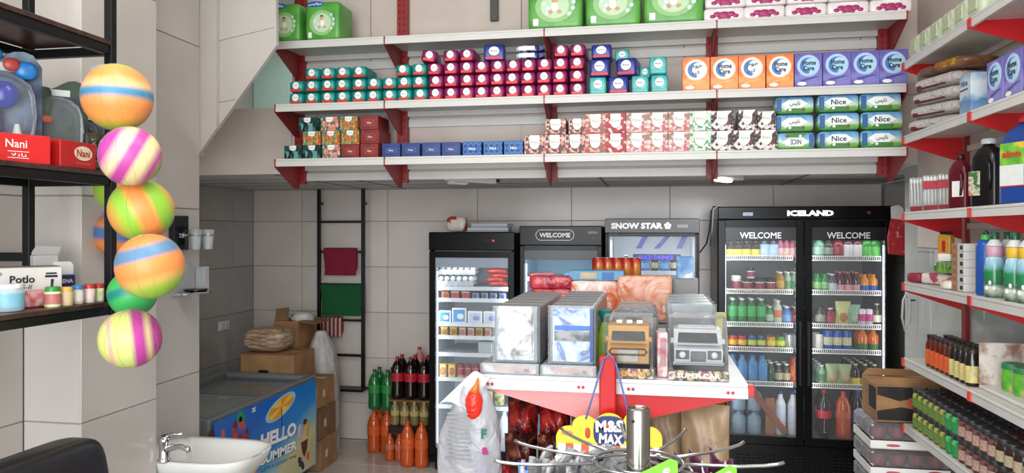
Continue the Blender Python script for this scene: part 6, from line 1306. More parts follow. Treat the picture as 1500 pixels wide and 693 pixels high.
# --- carton and shrink-wrapped cakes on the floor at the far end
yC0 = 3.60
for k in range(7):
    z = .004 + .1208 * k
    t = thing('cake_tray', 'shrink-wrapped tray of dark red pots, %s from the bottom of the floor stack' % ORD[k + 1], 'tray', ((.965 + 1.30) / 2, yC0 + .15, z), 0, 'shrink-wrapped trays stacked beside the double-door cooler')
    w = .165; 
    obj('tray', B().cbox(-w, w, -.145, .145, 0, .004, M('#c0b8b4', .5), .001).box(-w, w, -.145, -.141, .0045, .038, WHITE).box(-w, w, .141, .145, .0045, .038, WHITE).box(-w, -w + .004, -.14, .14, .0045, .038, WHITE).box(w - .004, w, -.14, .14, .0045, .038, WHITE), t)
    obj('red_oval', B().disc(.105, .02, .036, .012, -.1455, M('#a83444', .4)), t); obj('red_print', B().disc(-.07, .018, .03, .006, -.1455, M('#b85864', .4)), t)
    for i in range(4):
        for j in range(3): obj('pot', B().lathe([(.028, .0), (.034, .06), (.036, .085)], M('#7c2c38', .35, 0, .5, 60), 12, (-.118 + .079 * i, -.093 + .09 * j, .0055)), t)
    obj('film', B().cbox(-w - .002, w + .002, -.148, .148, .039, .118, WRAP, .015), t)
kc = thing('printed_carton', 'brown and black printed carton with red oval logo on top of the wrapped trays', 'carton', (1.165, yC0 + .125, .8505), 0)
w, h = .172, .165; BKP = NOI('black_carton_print', [(.45, '#16110f'), (.55, '#241a14')], 10, .6)
obj('box', B().cbox(-w, w, -.12, .12, 0, h, CARD, .003), kc)
obj('upper_black_print', B().prism([(-w + .002, h * .74), (-w * .45, h * .58), (w * .2, h * .74), (w - .002, h * .86), (w - .002, h * .96), (-w + .002, h * .96)], -.1212, -.1204, BKP), kc)
obj('lower_black_print', B().prism([(-w + .002, h * .05), (w - .002, h * .05), (w - .002, h * .25), (w * .3, h * .3), (-w * .4, h * .42), (-w + .002, h * .3)], -.1212, -.1204, BKP), kc)
obj('logo_oval', B().disc(.0, h * .55, .05, .026, -.1215, M('#b0523c', .5)), kc); obj('lettering', text('\ufe96\ufeee\ufee0\ufea3', .05, .018, M('#e0b49c', .5), 0, -.123, h * .55, .02), kc)
obj('side_print', B().cbox(-w - .0012, -w - .0004, -.11, .0, h * .3, h * .9, BKP, .0003), kc)
for s, a in ((-1, .03), (1, -.02)): obj('top_flap', B().prism([(-w, h + .0015), (w, h + .0015), (w + .02, h + .03), (-w + .03, h + .035)], s * .118, s * .118 + .004, CARD), kc)
wh = thing('white_hook_ring', 'white plastic ring and strap hanging on a hook at the right wall', 'hook', WX(1333, 440, 1.32))
obj('hook', B().tube([(.025, 0, .0), (.0, -.0, .0), (-.01, 0, .02)], .004, BLACK, 6), wh)
obj('strap', B().tube([(-.01, .0, .045), (-.03, .01, .0), (-.035, .01, -.09), (-.02, .02, -.16), (-.0, .01, -.11), (.0, 0, -.02), (-.01, 0, .045)], .006, M('#b8bcbc', .4), 6), wh)

# ================================================================ GONDOLA with toys
GY = 2.60; GX0, GX1, GZ = -.605, .318, 1.195; GB = 4.05; gxc = -.145
go = thing('gondola_shelving', 'white and red free-standing gondola shelf unit seen from its end', 'shelving', (gxc, 3.3, 0))
GWHT = M('#e6e4e4', .35, 0, .02); SUNLIT_RED = M('#e08c8c', .35, 0, .05)  # left bracket: sun glare on red metal put into the colour as pale pink
obj('post', B().cbox(gxc - .028, gxc + .028, GY - .045, GY - .005, 0, 1.278, M('#c81418', .3, 0, .04), .004), go, world=True)
obj('post', B().cbox(gxc - .028, gxc + .028, GB - .06, GB - .02, 0, 1.5, M('#c81418', .3, 0, .04), .004), go, world=True)
for nm, z, x0, x1, y0, yb3 in (('top', GZ, GX0, GX1, GY, GB), ('low', .66, GX0 + .03, GX1 - .03, GY + .08, GB), ('floor', .2, GX0 + .03, GX1 - .03, GY + .02, GB)):
    for (a, c) in ((x0, gxc - .001), (gxc + .001, x1)):
        obj('shelf_board', B().cbox(a, c, y0, yb3, z - .014, z, GWHT, .003), go, world=True)
        obj('shelf_edge', B().cbox(a, c, y0 - .002, y0 + .01, z - .052, z - .0145, GWHT, .002), go, world=True)
        obj('shelf_edge', B().cbox(a if a == x0 else c - .012, a + .012 if a == x0 else c, y0 + .011, yb3, z - .052, z - .0145, GWHT, .002), go, world=True)
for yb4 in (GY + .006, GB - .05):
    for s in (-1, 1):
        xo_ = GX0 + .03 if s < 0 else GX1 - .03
        obj('bracket', B().prism([(xo_, GZ - .0525), (gxc + s * .001, GZ - .0525), (gxc + s * .001, GZ - .155), (gxc + s * .05, GZ - .155)], yb4 - .002, yb4 + .002, SUNLIT_RED if s < 0 else BRED), go, world=True)
obj('centre_panel', B().box(gxc - .008, gxc + .008, GY + .02, GB - .06, .0, GZ - .02, M('#8c1418', .5)), go, world=True)
for px in (718, 851, 924, 1070):
    for dx in (-.0075, .0075): obj('fixing', B().lathe([(.006, 0), (.005, .001)], M('#b04048', .4), 8, (0, 0, 0)), go, loc=(XY(px, GY) + dx, GY - .003, GZ - .032), world=True).rotation_euler = (R(90), 0, 0)
obj('end_clip', B().cbox(GX1 - .001, GX1 + .02, GY + .0, GY + .03, GZ - .045, GZ - .005, M('#c83028', .4), .002), go, world=True)
# drawers of merchandise ----------
GRYF = FILM('grey_blister', '#a8aaac', .6, .15, .5, 25)
SILV = NOI('silver_crinkle', [(.35, '#8f9194'), (.5, '#d8dadc'), (.7, '#f0f0f0')], 9, .25, bump=.8, dist=2)
BLUS = NOI('silver_blue_print', [(.4, '#dfe2e6'), (.5, '#b8c4d8'), (.56, '#2c5cb0'), (.66, '#d8dce2')], 10, .25, bump=.5, dist=1.2)
GREYTOP = NOI('grey_pack_edge', [(.3, '#7c7e80'), (.7, '#9c9ea0')], 12, .35, (1, 12, 1))
def toyrow(px0, px1, yy, n, dy, front, label, group, zt, skip=0):
    a, c = XY(px0, GY + .03), XY(px1, GY + .03); w = c - a
    for k in range(n):
        y = yy + dy * k
        t = thing('boxed_toy', label % (['front', 'second', 'third', 'fourth', 'fifth', 'sixth', 'seventh', 'eighth'][k]), 'boxed toy', ((a + c) / 2, y + dy / 2, GZ + .0415), 0, group)
        obj('box', B().cbox(-w / 2 + .004, w / 2 - .004, -dy / 2 + .006, dy / 2 - .004, .001, zt - .002, GREYTOP, .006), t)
        obj('front_print', B().grid(lambda u, v: ((u - .5) * w * .80, -dy / 2 + .001 - .004 * math.sin(u * 9 + v * 5) * math.sin(v * 7), .008 + v * (zt - .016)), 10, 12, front), t)
        obj('blister_fin', B().cbox(w / 2 - .0035, w / 2 + .004, -dy / 2 + .004, dy / 2 - .012, .0, zt * .98, GRYF, .002), t)
        obj('film', B().cbox(-w / 2 - .0, w / 2 - .004, -dy / 2 - .004, -dy / 2 - .002, .0, zt, CLEAR, .001), t) if k == 0 else None
        if front is BLUS and k == 0:
            obj('blue_band', B().cbox(-w * .36, w * .40, -dy / 2 - .0052, -dy / 2 - .0041, zt * .58, zt * .66, M('#2c64b8', .3, 0, .2), .0003), t)
            obj('blue_side', B().cbox(w * .405, w * .47, -dy / 2 - .0052, -dy / 2 - .0041, zt * .05, zt * .95, M('#24488c', .3, 0, .4), .0003), t)
            obj('dark_band', B().cbox(-w * .36, w * .40, -dy / 2 - .0052, -dy / 2 - .0041, zt * .40, zt * .56, NOI('dark_window', [(.4, '#2c2c30'), (.6, '#8c8c90')], 18, .2), .0003), t)
        elif k == 0:
            obj('crinkle', B().grid(lambda u, v: ((u - .5) * w * .72, -dy / 2 - .0045 - .005 * abs(math.sin(u * 11 + v * 9)), .03 + v * .17), 12, 12, SILV), t)
toyrow(722, 789, GY + .03, 6, .115, SILV, 'tall silver-fronted boxed toy, %s in the left row on the gondola', 'silver boxed toys', .20)
toyrow(803, 871, GY + .03, 6, .115, BLUS, 'tall blue and silver boxed toy, %s in the second row on the gondola', 'blue boxed toys', .205)
MCOL = NOI('base_box_print', [(.35, '#8c8486'), (.5, '#c8b0ac'), (.62, '#e0dcd8')], 14, .3)
for px0, px1, lb in ((704, 790, 'flat windowed base box under the silver toys'), (791, 874, 'flat windowed base box under the blue toys')):
    a, c = XY(px0, GY + .01), XY(px1, GY + .01); t = thing('flat_toy_box', lb, 'boxed toy', ((a + c) / 2, GY + .38, GZ + .0015), 0, 'flat boxes under the toy rows'); w = (c - a) / 2 - .003
    obj('box', B().cbox(-w, w, -.37, .37, 0, .037, M('#9c9ea0', .4, 0, .1), .003), t); obj('front_print', B().cbox(-w * .92, w * .9, -.3712, -.3702, .006, .032, MCOL, .0004), t)
    obj('lettering', text('SUPER M', w * 1.2, .018, M('#d8a08c', .4), w * .1, -.3716, .019, .03), t); obj('film', B().cbox(-w - .002, w + .002, -.376, -.373, .0, .039, CLEAR, .001), t)
# toy jeep cars
def carbox(px0, px1, label, yellow):
    a, c = XY(px0, GY + .02), XY(px1, GY + .02); w = c - a; t = thing('boxed_toy_car', label, 'boxed toy car', ((a + c) / 2, GY + .12, GZ + .0015), 0, 'toy cars in window boxes')
    body = M('#c89334', .3, 0, .06) if yellow else M('#c4c6c8', .25, 0, .05); dark = M('#17181c', .15); W = w * .40
    ba = obj('base_card', B().cbox(-w / 2, w / 2, -.11, .11, 0, .034, NOI('camo_base', [(.38, '#c8b48c'), (.5, '#2c2826'), (.6, '#d8cfc0'), (.7, '#8c4c6c')], 26, .4), .002), t)
    obj('lettering', text('SUPER CAR', w * .72, .018, M('#e8dcc8', .4) if not yellow else M('#d8963c', .4), .0, -.1108, .017, .05), ba)
    # the car: standing nose forward, tilted up
    sh = [(-.095, .05), (-.095, .105), (-.055, .118), (-.03, .165), (.07, .165), (.07, .05)]   # (y, z) side profile
    if yellow: sh = [(-.095, .05), (-.095, .10), (-.05, .125), (-.03, .172), (.03, .178), (.07, .12), (.07, .05)]
    obj('car_body', B().prism(sh, -W, W, body, 'x'), t)
    ws_ = obj('windscreen', B().prism([(-W * .84, .122), (W * .84, .122), (W * .80, .158), (-W * .80, .158)], -.0, .002, dark), t)
    ws_.location = (0, -.0555, .0); ws_.rotation_euler = (0, 0, 0)
    ws_.data.transform(Matrix.Translation((0, 0, -.122))); ws_.data.transform(Matrix.Rotation(R(-28), 4, 'X')); ws_.data.transform(Matrix.Translation((0, 0, .122)))
    obj('bonnet', B().cbox(-W * .9, W * .9, -.092, -.058, .1185, .122, body, .002), t)
    if not yellow:
        g_ = obj('grille', B().cbox(-W * .32, W * .32, -.0975, -.0955, .058, .098, dark, .001), t)
        for s in (-1, 1):
            hp = obj('headlight_panel', B().cbox(s * W * .66 - W * .28, s * W * .66 + W * .28, -.0975, -.0955, .070, .101, M('#2c2e32', .3), .001), t)
            obj('headlight', B().lathe([(.0, 0), (.012, 0), (.010, .004), (.0, .006)], M('#e4e8ea', .15), 14, cap=False), t, loc=(s * W * .66, -.0978, .086)).rotation_euler = (R(90), 0, 0)
        obj('bumper', B().cbox(-W * 1.05, W * 1.05, -.108, -.0985, .052, .064, body, .003), t)
        for k in range(3): obj('roof_bar', B().cbox(-W * .8, W * .8, -.02 + .03 * k, -.014 + .03 * k, .1655, .172, body, .002), t)
    else:
        obj('bull_bar', B().tube([(-W * .8, -.108, .082), (-W * .9, -.108, .092), (-W * .8, -.108, .102), (W * .8, -.108, .102), (W * .9, -.108, .092), (W * .8, -.108, .082)], .003, M('#5c4c40', .3, .5), 6, closed=True), t)
        obj('front_frame', B().cbox(-W * .5, W * .5, -.103, -.0965, .055, .10, M('#b4b0a8', .3, 0, .3, 60), .002), t)
        for k in range(3): obj('roof_light', B().cbox(-W * .6 + W * .5 * k, -W * .3 + W * .5 * k, -.03, -.022, .1795, .192, WHT, .002), t)
    for s in (-1, 1):
        for yy in (-.06, .045): obj('wheel', B().tube([(s * (W - .012), yy, .057), (s * (W + .008), yy, .057)], .022, dark, 14), t)
    for s in (-1, 1): obj('mirror', B().cbox(s * W * 1.05 - .008, s * W * 1.05 + .008, -.05, -.04, .118, .135, body, .002), t)
    obj('front_window_print', B().cbox(-w * .42, w * .42, -.1095, -.109, .036, .05, dark, .0002), t)
    obj('window_film', B().prism([(-.108, .035), (-.108, .12), (-.04, .205), (.10, .205), (.10, .035)], -w / 2 + .003, w / 2 - .003, FILM('clear_box_film', '#f0f2f4', .95, .06, .2, 18), 'x'), t)
    return t
carbox(882, 958, 'yellow off-road toy car with bull bar in a clear window box', True)
carbox(979, 1068, 'white off-road toy car in a clear window box at the gondola corner', False)
for k in range(4):
    a, c = XY(984, GY + .03), XY(1050, GY + .03)
    t = thing('boxed_toy', 'tall grey boxed toy, %s behind the white toy car' % ORD[k + 1], 'boxed toy', (XY(1012, GY + .35), GY + .28 + .125 * k + .04, GZ + .0015), 0, 'grey boxed toys behind the white car')
    w = .085; hh = .235; obj('box', B().cbox(-w, w, -.055, .06, 0, hh, GREYTOP, .012), t); obj('front_print', B().cbox(-w * .8, w * .8, -.0565, -.0555, .05, hh - .03, MCOL, .0005), t); obj('film', B().cbox(-w - .003, w + .003, -.059, -.0575, 0, hh + .002, CLEAR, .001), t)
for k in range(2):
    t = thing('boxed_toy', 'grey domed boxed toy, %s behind the yellow toy car' % ORD[k + 1], 'boxed toy', (XY(931, GY + .33), GY + .30 + .13 * k, GZ + .0015), 0, 'grey domed toys behind the yellow car')
    obj('box', B().cbox(-.085, .085, -.055, .06, 0, .19, GREYTOP, .008), t); obj('dome_film', B().prism([(-.083, .192), (.083, .192), (.062, .225), (-.062, .225)], -.055, .058, GRYF), t)
    obj('front_print', B().cbox(-.065, .065, -.0565, -.0555, .10, .185, NOI('dark_gold_print', [(.4, '#3c3834'), (.55, '#c8c4bc'), (.65, '#c89a4c')], 14, .3), .0005), t)
pc = thing('pink_card_pack', 'pink and white printed pack leaning between the two toy cars', 'pack', (XY(969, GY + .10), GY + .10, GZ + .0015), R(4))
obj('pack', B().cbox(-.018, .018, -.05, .03, 0, .155, NOI('pink_white_print', [(.42, '#c88c98'), (.55, '#ddd0d0')], 30, .4), .003), pc); obj('lettering', text('IIIIII', .02, .10, M('#a84454', .4), 0, -.0605, .09), pc)
# gondola rear: riser with snack packs
def rear(px0, px1, py0, py1, Y, dep, name, cat, mat, label, e=.25, extra=None, group=None):
    a, c = WY(px0, py1, Y), WY(px1, py0, Y); w, h = c.x - a.x, c.z - a.z
    t = thing(name, label, cat, ((a.x + c.x) / 2, Y + dep / 2, a.z), 0, group)
    if e: obj('pack', B().ell((0, 0, h / 2), (w / 2, dep / 2, h / 2), mat, e, 20, 12, e), t)
    else: obj('box', B().cbox(-w / 2, w / 2, -dep / 2, dep / 2, 0, h, mat, .003), t)
    if extra: extra(t, w, h, dep)
    return t
rt = thing('wire_riser', 'plain grey riser box behind the toys on the gondola top', 'riser', (gxc, 3.77, GZ + .001))
obj('top', B().cbox(-.44, .40, -.17, .22, .052, .067, M('#8c8c8c', .6), .003), rt)
for s in (-.42, .38): obj('side', B().cbox(s - .01, s + .01, -.165, .215, 0, .0515, M('#8c8c8c', .6), .002), rt)
ORP = NOI('orange_foil', [(.35, '#c8683c'), (.5, '#e8b49c'), (.62, '#e09070'), (.75, '#f0e0d4')], 7, .25, bump=.6, dist=1.5)
ORP2 = NOI('white_orange_foil', [(.35, '#d8683c'), (.45, '#ecc4b4'), (.7, '#f2ece8')], 6, .2, bump=.7, dist=2)
def cups(t, w, h, d):
    for k in range(4):
        obj('white_print', B().ell((-w * .34 + w * .23 * k, -d / 2 + .012, h * .28), (w * .07, .014, h * .16), M('#d8d0cc', .4, 0, .3, 60), 1, 12, 8), t)
        obj('dark_print', B().ell((-w * .25 + w * .22 * k, -d / 2 + .012, h * .34), (w * .04, .013, h * .17), M('#3c241c', .4), 1, 10, 6), t)
rear(836, 905, 412, 470, 3.62, .10, 'orange_foil_pack', 'snack pack', ORP2, 'white and orange foil pack behind the blue boxed toys', .14); t_ = rear(904, 985, 405, 470, 3.62, .10, 'orange_foil_pack', 'snack pack', ORP, 'orange foil pack with round white prints behind the yellow toy car', .14, extra=cups)
REDF = NOI('red_film', [(.35, '#8c2030'), (.5, '#c8404c'), (.7, '#d87880')], 8, .2, bump=.6, dist=1.5)
rear(774, 838, 423, 470, 3.62, .10, 'red_foil_pack', 'snack pack', REDF, 'red film pack behind the silver boxed toys, bottom one'); rear(774, 838, 405, 422.6, 3.62, .10, 'red_foil_pack', 'snack pack', REDF, 'red film pack lying on the other red film pack')
def win(t, w, h, d): obj('blue_frame', B().box(w * .1, w * .32, -d / 2 - .001, -d / 2 - .0001, h * .1, h * .85, M('#2c6cb0', .4)), t); obj('tan_print', B().box(-w * .3, w * .0, -d / 2 - .001, -d / 2 - .0001, h * .2, h * .8, M('#c8b090', .5, 0, .3)), t)
rear(834, 914, 397, 410.5, 3.64, .09, 'blue_box', 'box', M('#5c9cc0', .4, 0, .2), 'long light blue box lying on the orange foil packs', 0, win)
RC = NOI('red_gold_can_print', [(.4, '#8c1c18'), (.5, '#b83024'), (.6, '#c89048')], 20, .3, (1, 1, .4), metal=.2)
canp = can(.095, .030, RC)
zc_ = WY(900, 405, 3.8).z
cst = thing('can_riser', 'narrow shelf strip carrying the red drink cans', 'riser', (XY(901, 3.82), 3.82, GZ + .0695)); hz = zc_ - (GZ + .0695) - .001
obj('top', B().cbox(-.15, .15, -.05, .06, hz - .012, hz, M('#8c8c8c', .6), .002), cst)
for s in (-.13, .13): obj('leg', B().cbox(s - .008, s + .008, -.045, .055, 0, hz - .0125, M('#8c8c8c', .6), .001), cst)
for k in range(5): spawn(canp, (XY(876 + 13.6 * k, 3.80), 3.80, zc_ + .0005), 'red and gold drink can, %s of the five above the toys' % nth(k, 5), 'red drink cans')
rear(991, 1016, 376, 408, 3.70, .05, 'blue_print_pack', 'pack', NOI('blue_star_print', [(.4, '#3c7cb8'), (.55, '#8cb4d8'), (.62, '#e4e8ee')], 14, .35), 'blue pack with white bird print above the grey boxed toys', 0)
blk = thing('pack_block', 'plain block of stacked grey boxes under the blue bird pack', 'box', (XY(1004, 3.73), 3.73, GZ + .0695)); z1_ = WY(1004, 408, 3.7).z
obj('box', B().cbox(-.06, .06, -.03, .03, 0, z1_ - GZ - .071, M('#8c8c8e', .5, 0, .1), .003), blk); obj('band', B().box(-.06, .06, -.0308, -.0301, .05, .055, M('#6c6c6e', .5)), blk)
ybk = rear(1037, 1055, 427, 482, 3.30, .02, 'yellow_card', 'card', M('#d0c45c', .5, 0, .1), 'yellow printed card standing at the right edge of the gondola top', 0, lambda t, w, h, d: obj('lettering', text('SNACKS', w * .8, .012, M('#a88430', .5), 0, -d / 2 - .0002, h * .86), t))
ybk.location.z = GZ + .0012; ybk.location.x = .29
# teal and lime cone toy between stacks
cn = thing('green_toy', 'teal and lime glossy toy standing between the boxed toys and the yellow car', 'toy', (XY(886, GY + .2), GY + .20, GZ + .0015))
obj('lime_body', B().lathe([(.03, 0), (.026, .12), (.012, .17)], M('#9cc83c', .3, 0, .2), 14), cn); obj('teal_top', B().lathe([(.012, .1705), (.03, .215)], M('#1f8c84', .3), 12), cn)
# snack bags under the gondola top (on its lower board)
def bag(x, y, z, w, h, mat, label, group, rz=0, lean=0.0, pr=None):
    b = B().grid(lambda u, v: ((u - .5) * w * (1 - .05 * math.sin(math.pi * v)), -.045 * math.sin(math.pi * u) ** .6 * math.sin(math.pi * v) ** .5 - .006 * math.sin(17 * u + 11 * v), v * h), 14, 14, mat)
    b.grid(lambda u, v: ((.5 - u) * w * (1 - .05 * math.sin(math.pi * v)), .035 * math.sin(math.pi * u) ** .6 * math.sin(math.pi * v) ** .5, v * h), 14, 14, mat)
    o = obj('snack_bag', b, None, (x, y, z), rz); o.rotation_euler = (lean, 0, rz); tag(o, label, 'snack bag', group)
    if pr: obj('lettering', text(pr[0], w * .6, h * .1, pr[1], 0, -.052, h * .2, .03), o)
    return o
CRIS = [NOI('red_foil_bag', [(.35, '#3c100c'), (.5, '#a01c1c'), (.62, '#c83c30'), (.75, '#3c1c14')], 9, .2, bump=.8, dist=2), NOI('brown_foil_bag', [(.35, '#1c100c'), (.5, '#6c3c20'), (.6, '#a86c38'), (.75, '#2c1810')], 8, .25, bump=.8, dist=2),
        NOI('dark_foil_bag', [(.35, '#100c0c'), (.5, '#4c1814'), (.62, '#8c4030'), (.75, '#c8a888')], 10, .2, bump=.8, dist=2)]
random.seed(5)
dsc = [('red', 'front left'), ('brown', 'front middle'), ('dark', 'front right')]
for r in range(4):
    for k in range(3):
        bag(-.50 + .128 * k + .008 * (r % 2), GY + .15 + .085 * r, 0.664 + .10 * r, .126, .16, CRIS[(k + r) % 3] if k else CRIS[(0, 2, 0, 0)[r]], '%s foil snack bag, %s, left half under the gondola top, %s' % (('red', 'brown', 'dark')[(k + r) % 3] if k else ('red', 'dark', 'red', 'red')[r], ('lowest', 'second', 'third', 'top')[r] + ' layer', ('outer side', 'middle', 'by the post')[k]), 'foil snack bags under the gondola top', random.uniform(-.15, .15), R(-8))
TAN = NOI('tan_paper_bag', [(.3, '#8c7058'), (.55, '#b49878'), (.75, '#a08468')], 5, .4, bump=.5, dist=1)
bag(.04, GY + .24, .664, .17, .40, TAN, 'large tan paper snack bag right of the gondola post', 'large tan snack bags', R(5), R(-6)); bag(.185, GY + .14, .664, .17, .42, TAN, 'large tan paper snack bag with dark lettering at the gondola side', 'large tan snack bags', R(-8), R(-6), ('Crunchy', M('#3c2c20', .5)))
YB = NOI('yellow_blue_bag', [(.38, '#1c3c8c'), (.48, '#d8a82c'), (.62, '#8c5c2c'), (.72, '#d8b84c')], 8, .3, bump=.6, dist=1.5)
bag(-.06, GY + .085, .664, .11, .36, YB, 'yellow, brown and blue snack bag next to the gondola post', None, R(10), R(-6)); bag(.262, GY + .42, .664, .12, .44, NOI('mustard_bag', [(.4, '#8c6428'), (.6, '#c89c4c')], 8, .35, bump=.5), 'mustard snack bag behind the tan bags at the gondola side', None, R(-70), 0)
bag(-.36, GY - .055, .60, .15, .34, BAND('blue_striped_bag', [(i / 14, '#1c3c8c' if i % 2 else '#6c9cd0') for i in range(14)], .34, 2, .3, 'CONSTANT', .1, True), 'dark blue striped snack bag hanging in front of the gondola', None, R(-6), R(12))
# M&S MAX counter display hanging from the post
DY = GY - .10; YEL = M('#e8cf38', .45, 0, .04)
dm = thing('yellow_counter_display', 'yellow scalloped card display reading M&S MAX hanging on blue cords', 'display', (XY(892, DY), DY, WY(892, 700, DY).z))
def dq(px, py): v = WY(px, py, DY); return (v.x - dm.location.x, v.z - dm.location.z)
L0, L1 = dq(815, 656), dq(970, 656); pts = [L0, L1]
def arc(c, r, a0, a1, n=8): return [(c[0] + r * math.cos(R(a0 + (a1 - a0) * k / n)), c[1] + r * math.sin(R(a0 + (a1 - a0) * k / n))) for k in range(n + 1)]
m_ = .00235
pts = [L1] + arc(dq(952, 643), 17 * m_, 0, 90) + arc(dq(925, 624), 16 * m_, 20, 120, 6) + arc(dq(893, 629), 23 * m_, 35, 145) + arc(dq(857, 629), 20 * m_, 50, 150) + arc(dq(833, 642), 18 * m_, 75, 180) + [L0]
obj('scalloped_card', B().prism(pts, -.002, .002, YEL), dm)
lg = obj('logo_shadow', B().ell((dq(893, 632)[0], -.0025, dq(893, 632)[1]), (.054, .001, .052), M('#24386c', .5), .7, 18, 10), dm)
WH_ = M('#f6f6f6', .4); obj('lettering', join(text('M&S', .092, .040, WH_, dq(893, 624)[0], -.0042, dq(893, 624)[1], .045, .001, rot=R(3)), text('MAX', .078, .034, WH_, dq(895, 643)[0], -.0042, dq(895, 643)[1], .045, .001, rot=R(-3))), dm)
obj('red_mark', B().ell((dq(890, 624)[0], -.006, dq(890, 624)[1]), (.006, .001, .006), M('#d02020', .4), 1, 8, 6), dm)
obj('oval_badge', B().disc(dq(831, 634)[0], dq(831, 634)[1], .02, .0085, -.0025, M('#d88c5c', .5)), dm); obj('figure_print', B().ell((dq(861, 634)[0], -.0025, dq(861, 634)[1]), (.009, .001, .018), M('#c0452c', .5), .8, 10, 8), dm)
obj('black_mouth', B().cbox(dq(947, 618)[0], dq(953, 618)[0], -.003, -.0022, dq(953, 624)[1], dq(953, 618)[1], BLACK, .0003), dm)
z0_ = dq(892, 657)[1]
for k in range(13):
    x0 = L0[0] + .006 + (L1[0] - L0[0] - .012) * k / 13; obj('awning_stripe', B().prism([(x0, z0_ + .012), (x0 + .0265, z0_ + .012), (x0 + .0265, z0_ - .012), (x0 + .013, z0_ - .018), (x0, z0_ - .012)], -.008, -.005, M('#d8602c', .5) if k % 2 else WHT), dm)
obj('tray_box', B().cbox(L0[0], L1[0], -.05, -.0085, 0, z0_ - .02, M('#c8ccd0', .4, 0, .3, 40), .004), dm)
CORD = M('#5c78b8', .5)
cd = B(); 
for pA, pB in (((884, 528), (858, 614)), ((902, 532), (921, 606))):
    a, c_ = WY(pA[0], pA[1], GY - .052), WY(pB[0], pB[1], DY - .004); cd.tube([a, c_], .0035, CORD, 6)
cd.tube([WY(884, 528, GY - .052), WY(893, 519, GY - .052), WY(902, 532, GY - .052)], .0035, CORD, 6)
obj('cord', cd, dm, world=True)
# white carrier bag at the left corner
CBG = FILM('carrier_plastic', '#cfcfd4', .48, .3, .9, 14); cbp = WY(690, 548, GY - .07)
cb_ = thing('carrier_bag', 'white translucent carrier bag hanging from the left gondola corner', 'carrier bag', (cbp.x, GY - .07, cbp.z - .42))
H = .41
def cbf(u, v):
    a = 2 * math.pi * u; wv = .035 + .075 * min(1, (1 - v) * 2.1) ** .7; dv = .03 + .035 * min(1, (1 - v) * 2)
    return (wv * math.cos(a) * (1 + .06 * math.sin(5 * a + 9 * v)) - .012 + .022 * v, dv * math.sin(a) * (1 + .08 * math.sin(7 * a + 5 * v)) * .9, v * H * .93)
bb = B().grid(cbf, 40, 20, CBG, closed=True)
obj('bag', bb, cb_)
obj('handle', B().grid(lambda u, v: (-.055 + .07 * u + .05 * v - .05 * (1 - v) * (1 - u), -.035 + .05 * v, H * (.78 + .24 * v) + .01 * math.sin(6 * u)), 8, 8, M('#d8d8da', .4, 0, .1)), cb_)
obj('handle', B().grid(lambda u, v: (.02 + .03 * u + .012 * v, -.03 - .01 * u + .04 * v, H * (.45 + .57 * v * (1 - .3 * u))), 6, 8, M('#dadadc', .4, 0, .1)), cb_)
obj('red_bag_inside', B().ell((.018, -.03, H * .78), (.03, .022, .055), M('#e0301c', .3, 0, .15, bump=.5), .9, 16, 10, wob=.15), cb_)
obj('red_bag_tip', B().tube([(.018, -.03, H * .88), (.026, -.02, H * .95), (.028, -.012, H * 1.0)], [.018, .008, .003], M('#e0741c', .3), 8), cb_)
obj('green_print', text('F', .02, .034, M('#1c6c4c', .4), .058, -.055, H * .56, .05), cb_); obj('magenta_print', text('a', .022, .026, M('#a81c6c', .4), .062, -.055, H * .42, .05), cb_)
for k in range(12): obj('printed_line', B().cbox(-.075 + .004 * (k % 3), .015 - .003 * (k % 4), -.0655, -.065, .14 + .014 * k, .146 + .014 * k, M('#8c8c90', .5), .0002), cb_)
for k, (x, z, hx) in enumerate(((-.045, .05, '#d8b83c'), (-.01, .045, '#3c78c8'), (.03, .06, '#a89cd0'), (.045, .1, '#8c84c0'), (-.03, .015, '#2c5cb0'))): obj('packet_inside', B().ell((x, -.01, z), (.028, .03, .022), M(hx, .3, 0, .3), .5, 12, 8), cb_)

# ================================================================ ROTATING HOOK RACK in the foreground
RXY = WD(935, 681, 1.5); rr_ = thing('rotating_hook_rack', 'chrome rotating hook rack with a thick steel pole in the foreground', 'display rack', (RXY.x, RXY.y, 0))
STL = M('#a8a49c', .22, 1.0, .1); HZ = RXY.z - .006
obj('pole', B().lathe([(.0235, .06), (.0235, 1.345), (.022, 1.349), (.0205, 1.3495), (.0205, 1.346)], STL, 28), rr_)
obj('pole_hole', B().tube([(-.010, -.0225, 1.327), (-.010, -.0242, 1.327)], .003, BLACK, 10), rr_)
obj('base', B().lathe([(.24, 0), (.24, .02), (.05, .055), (.03, .0595)], STL, 32), rr_)
for r_, z_ in ((.088, HZ + .012), (.105, HZ - .004), (.045, HZ + .002), (.05, HZ - .02)): obj('ring', B().tube([(r_ * math.cos(a), r_ * math.sin(a), z_) for a in [2 * math.pi * k / 40 for k in range(40)]], .0035, CHROME, 8, closed=True), rr_)
dish = obj('hub', B().lathe([(.0245, HZ - .04), (.06, HZ - .03), (.055, HZ - .022), (.0245, HZ - .02)], STL, 28), rr_)
n = 12; HK = M('#c4c4c2', .2, .9, .05)
angs = []
for k in range(n):
    a = 2 * math.pi * (k + .3) / n; angs.append(a); c_, s_ = math.cos(a), math.sin(a); L = .275
    for off in (0, ):
        obj('hook', B().tube([(.088 * c_, .088 * s_, HZ + .008), (.2 * c_, .2 * s_, HZ + .004), (.25 * c_, .25 * s_, HZ + .006), (L * c_, L * s_, HZ + .009), ((L + .014) * c_, (L + .014) * s_, HZ + .013)], .0035, HK, 8), rr_)
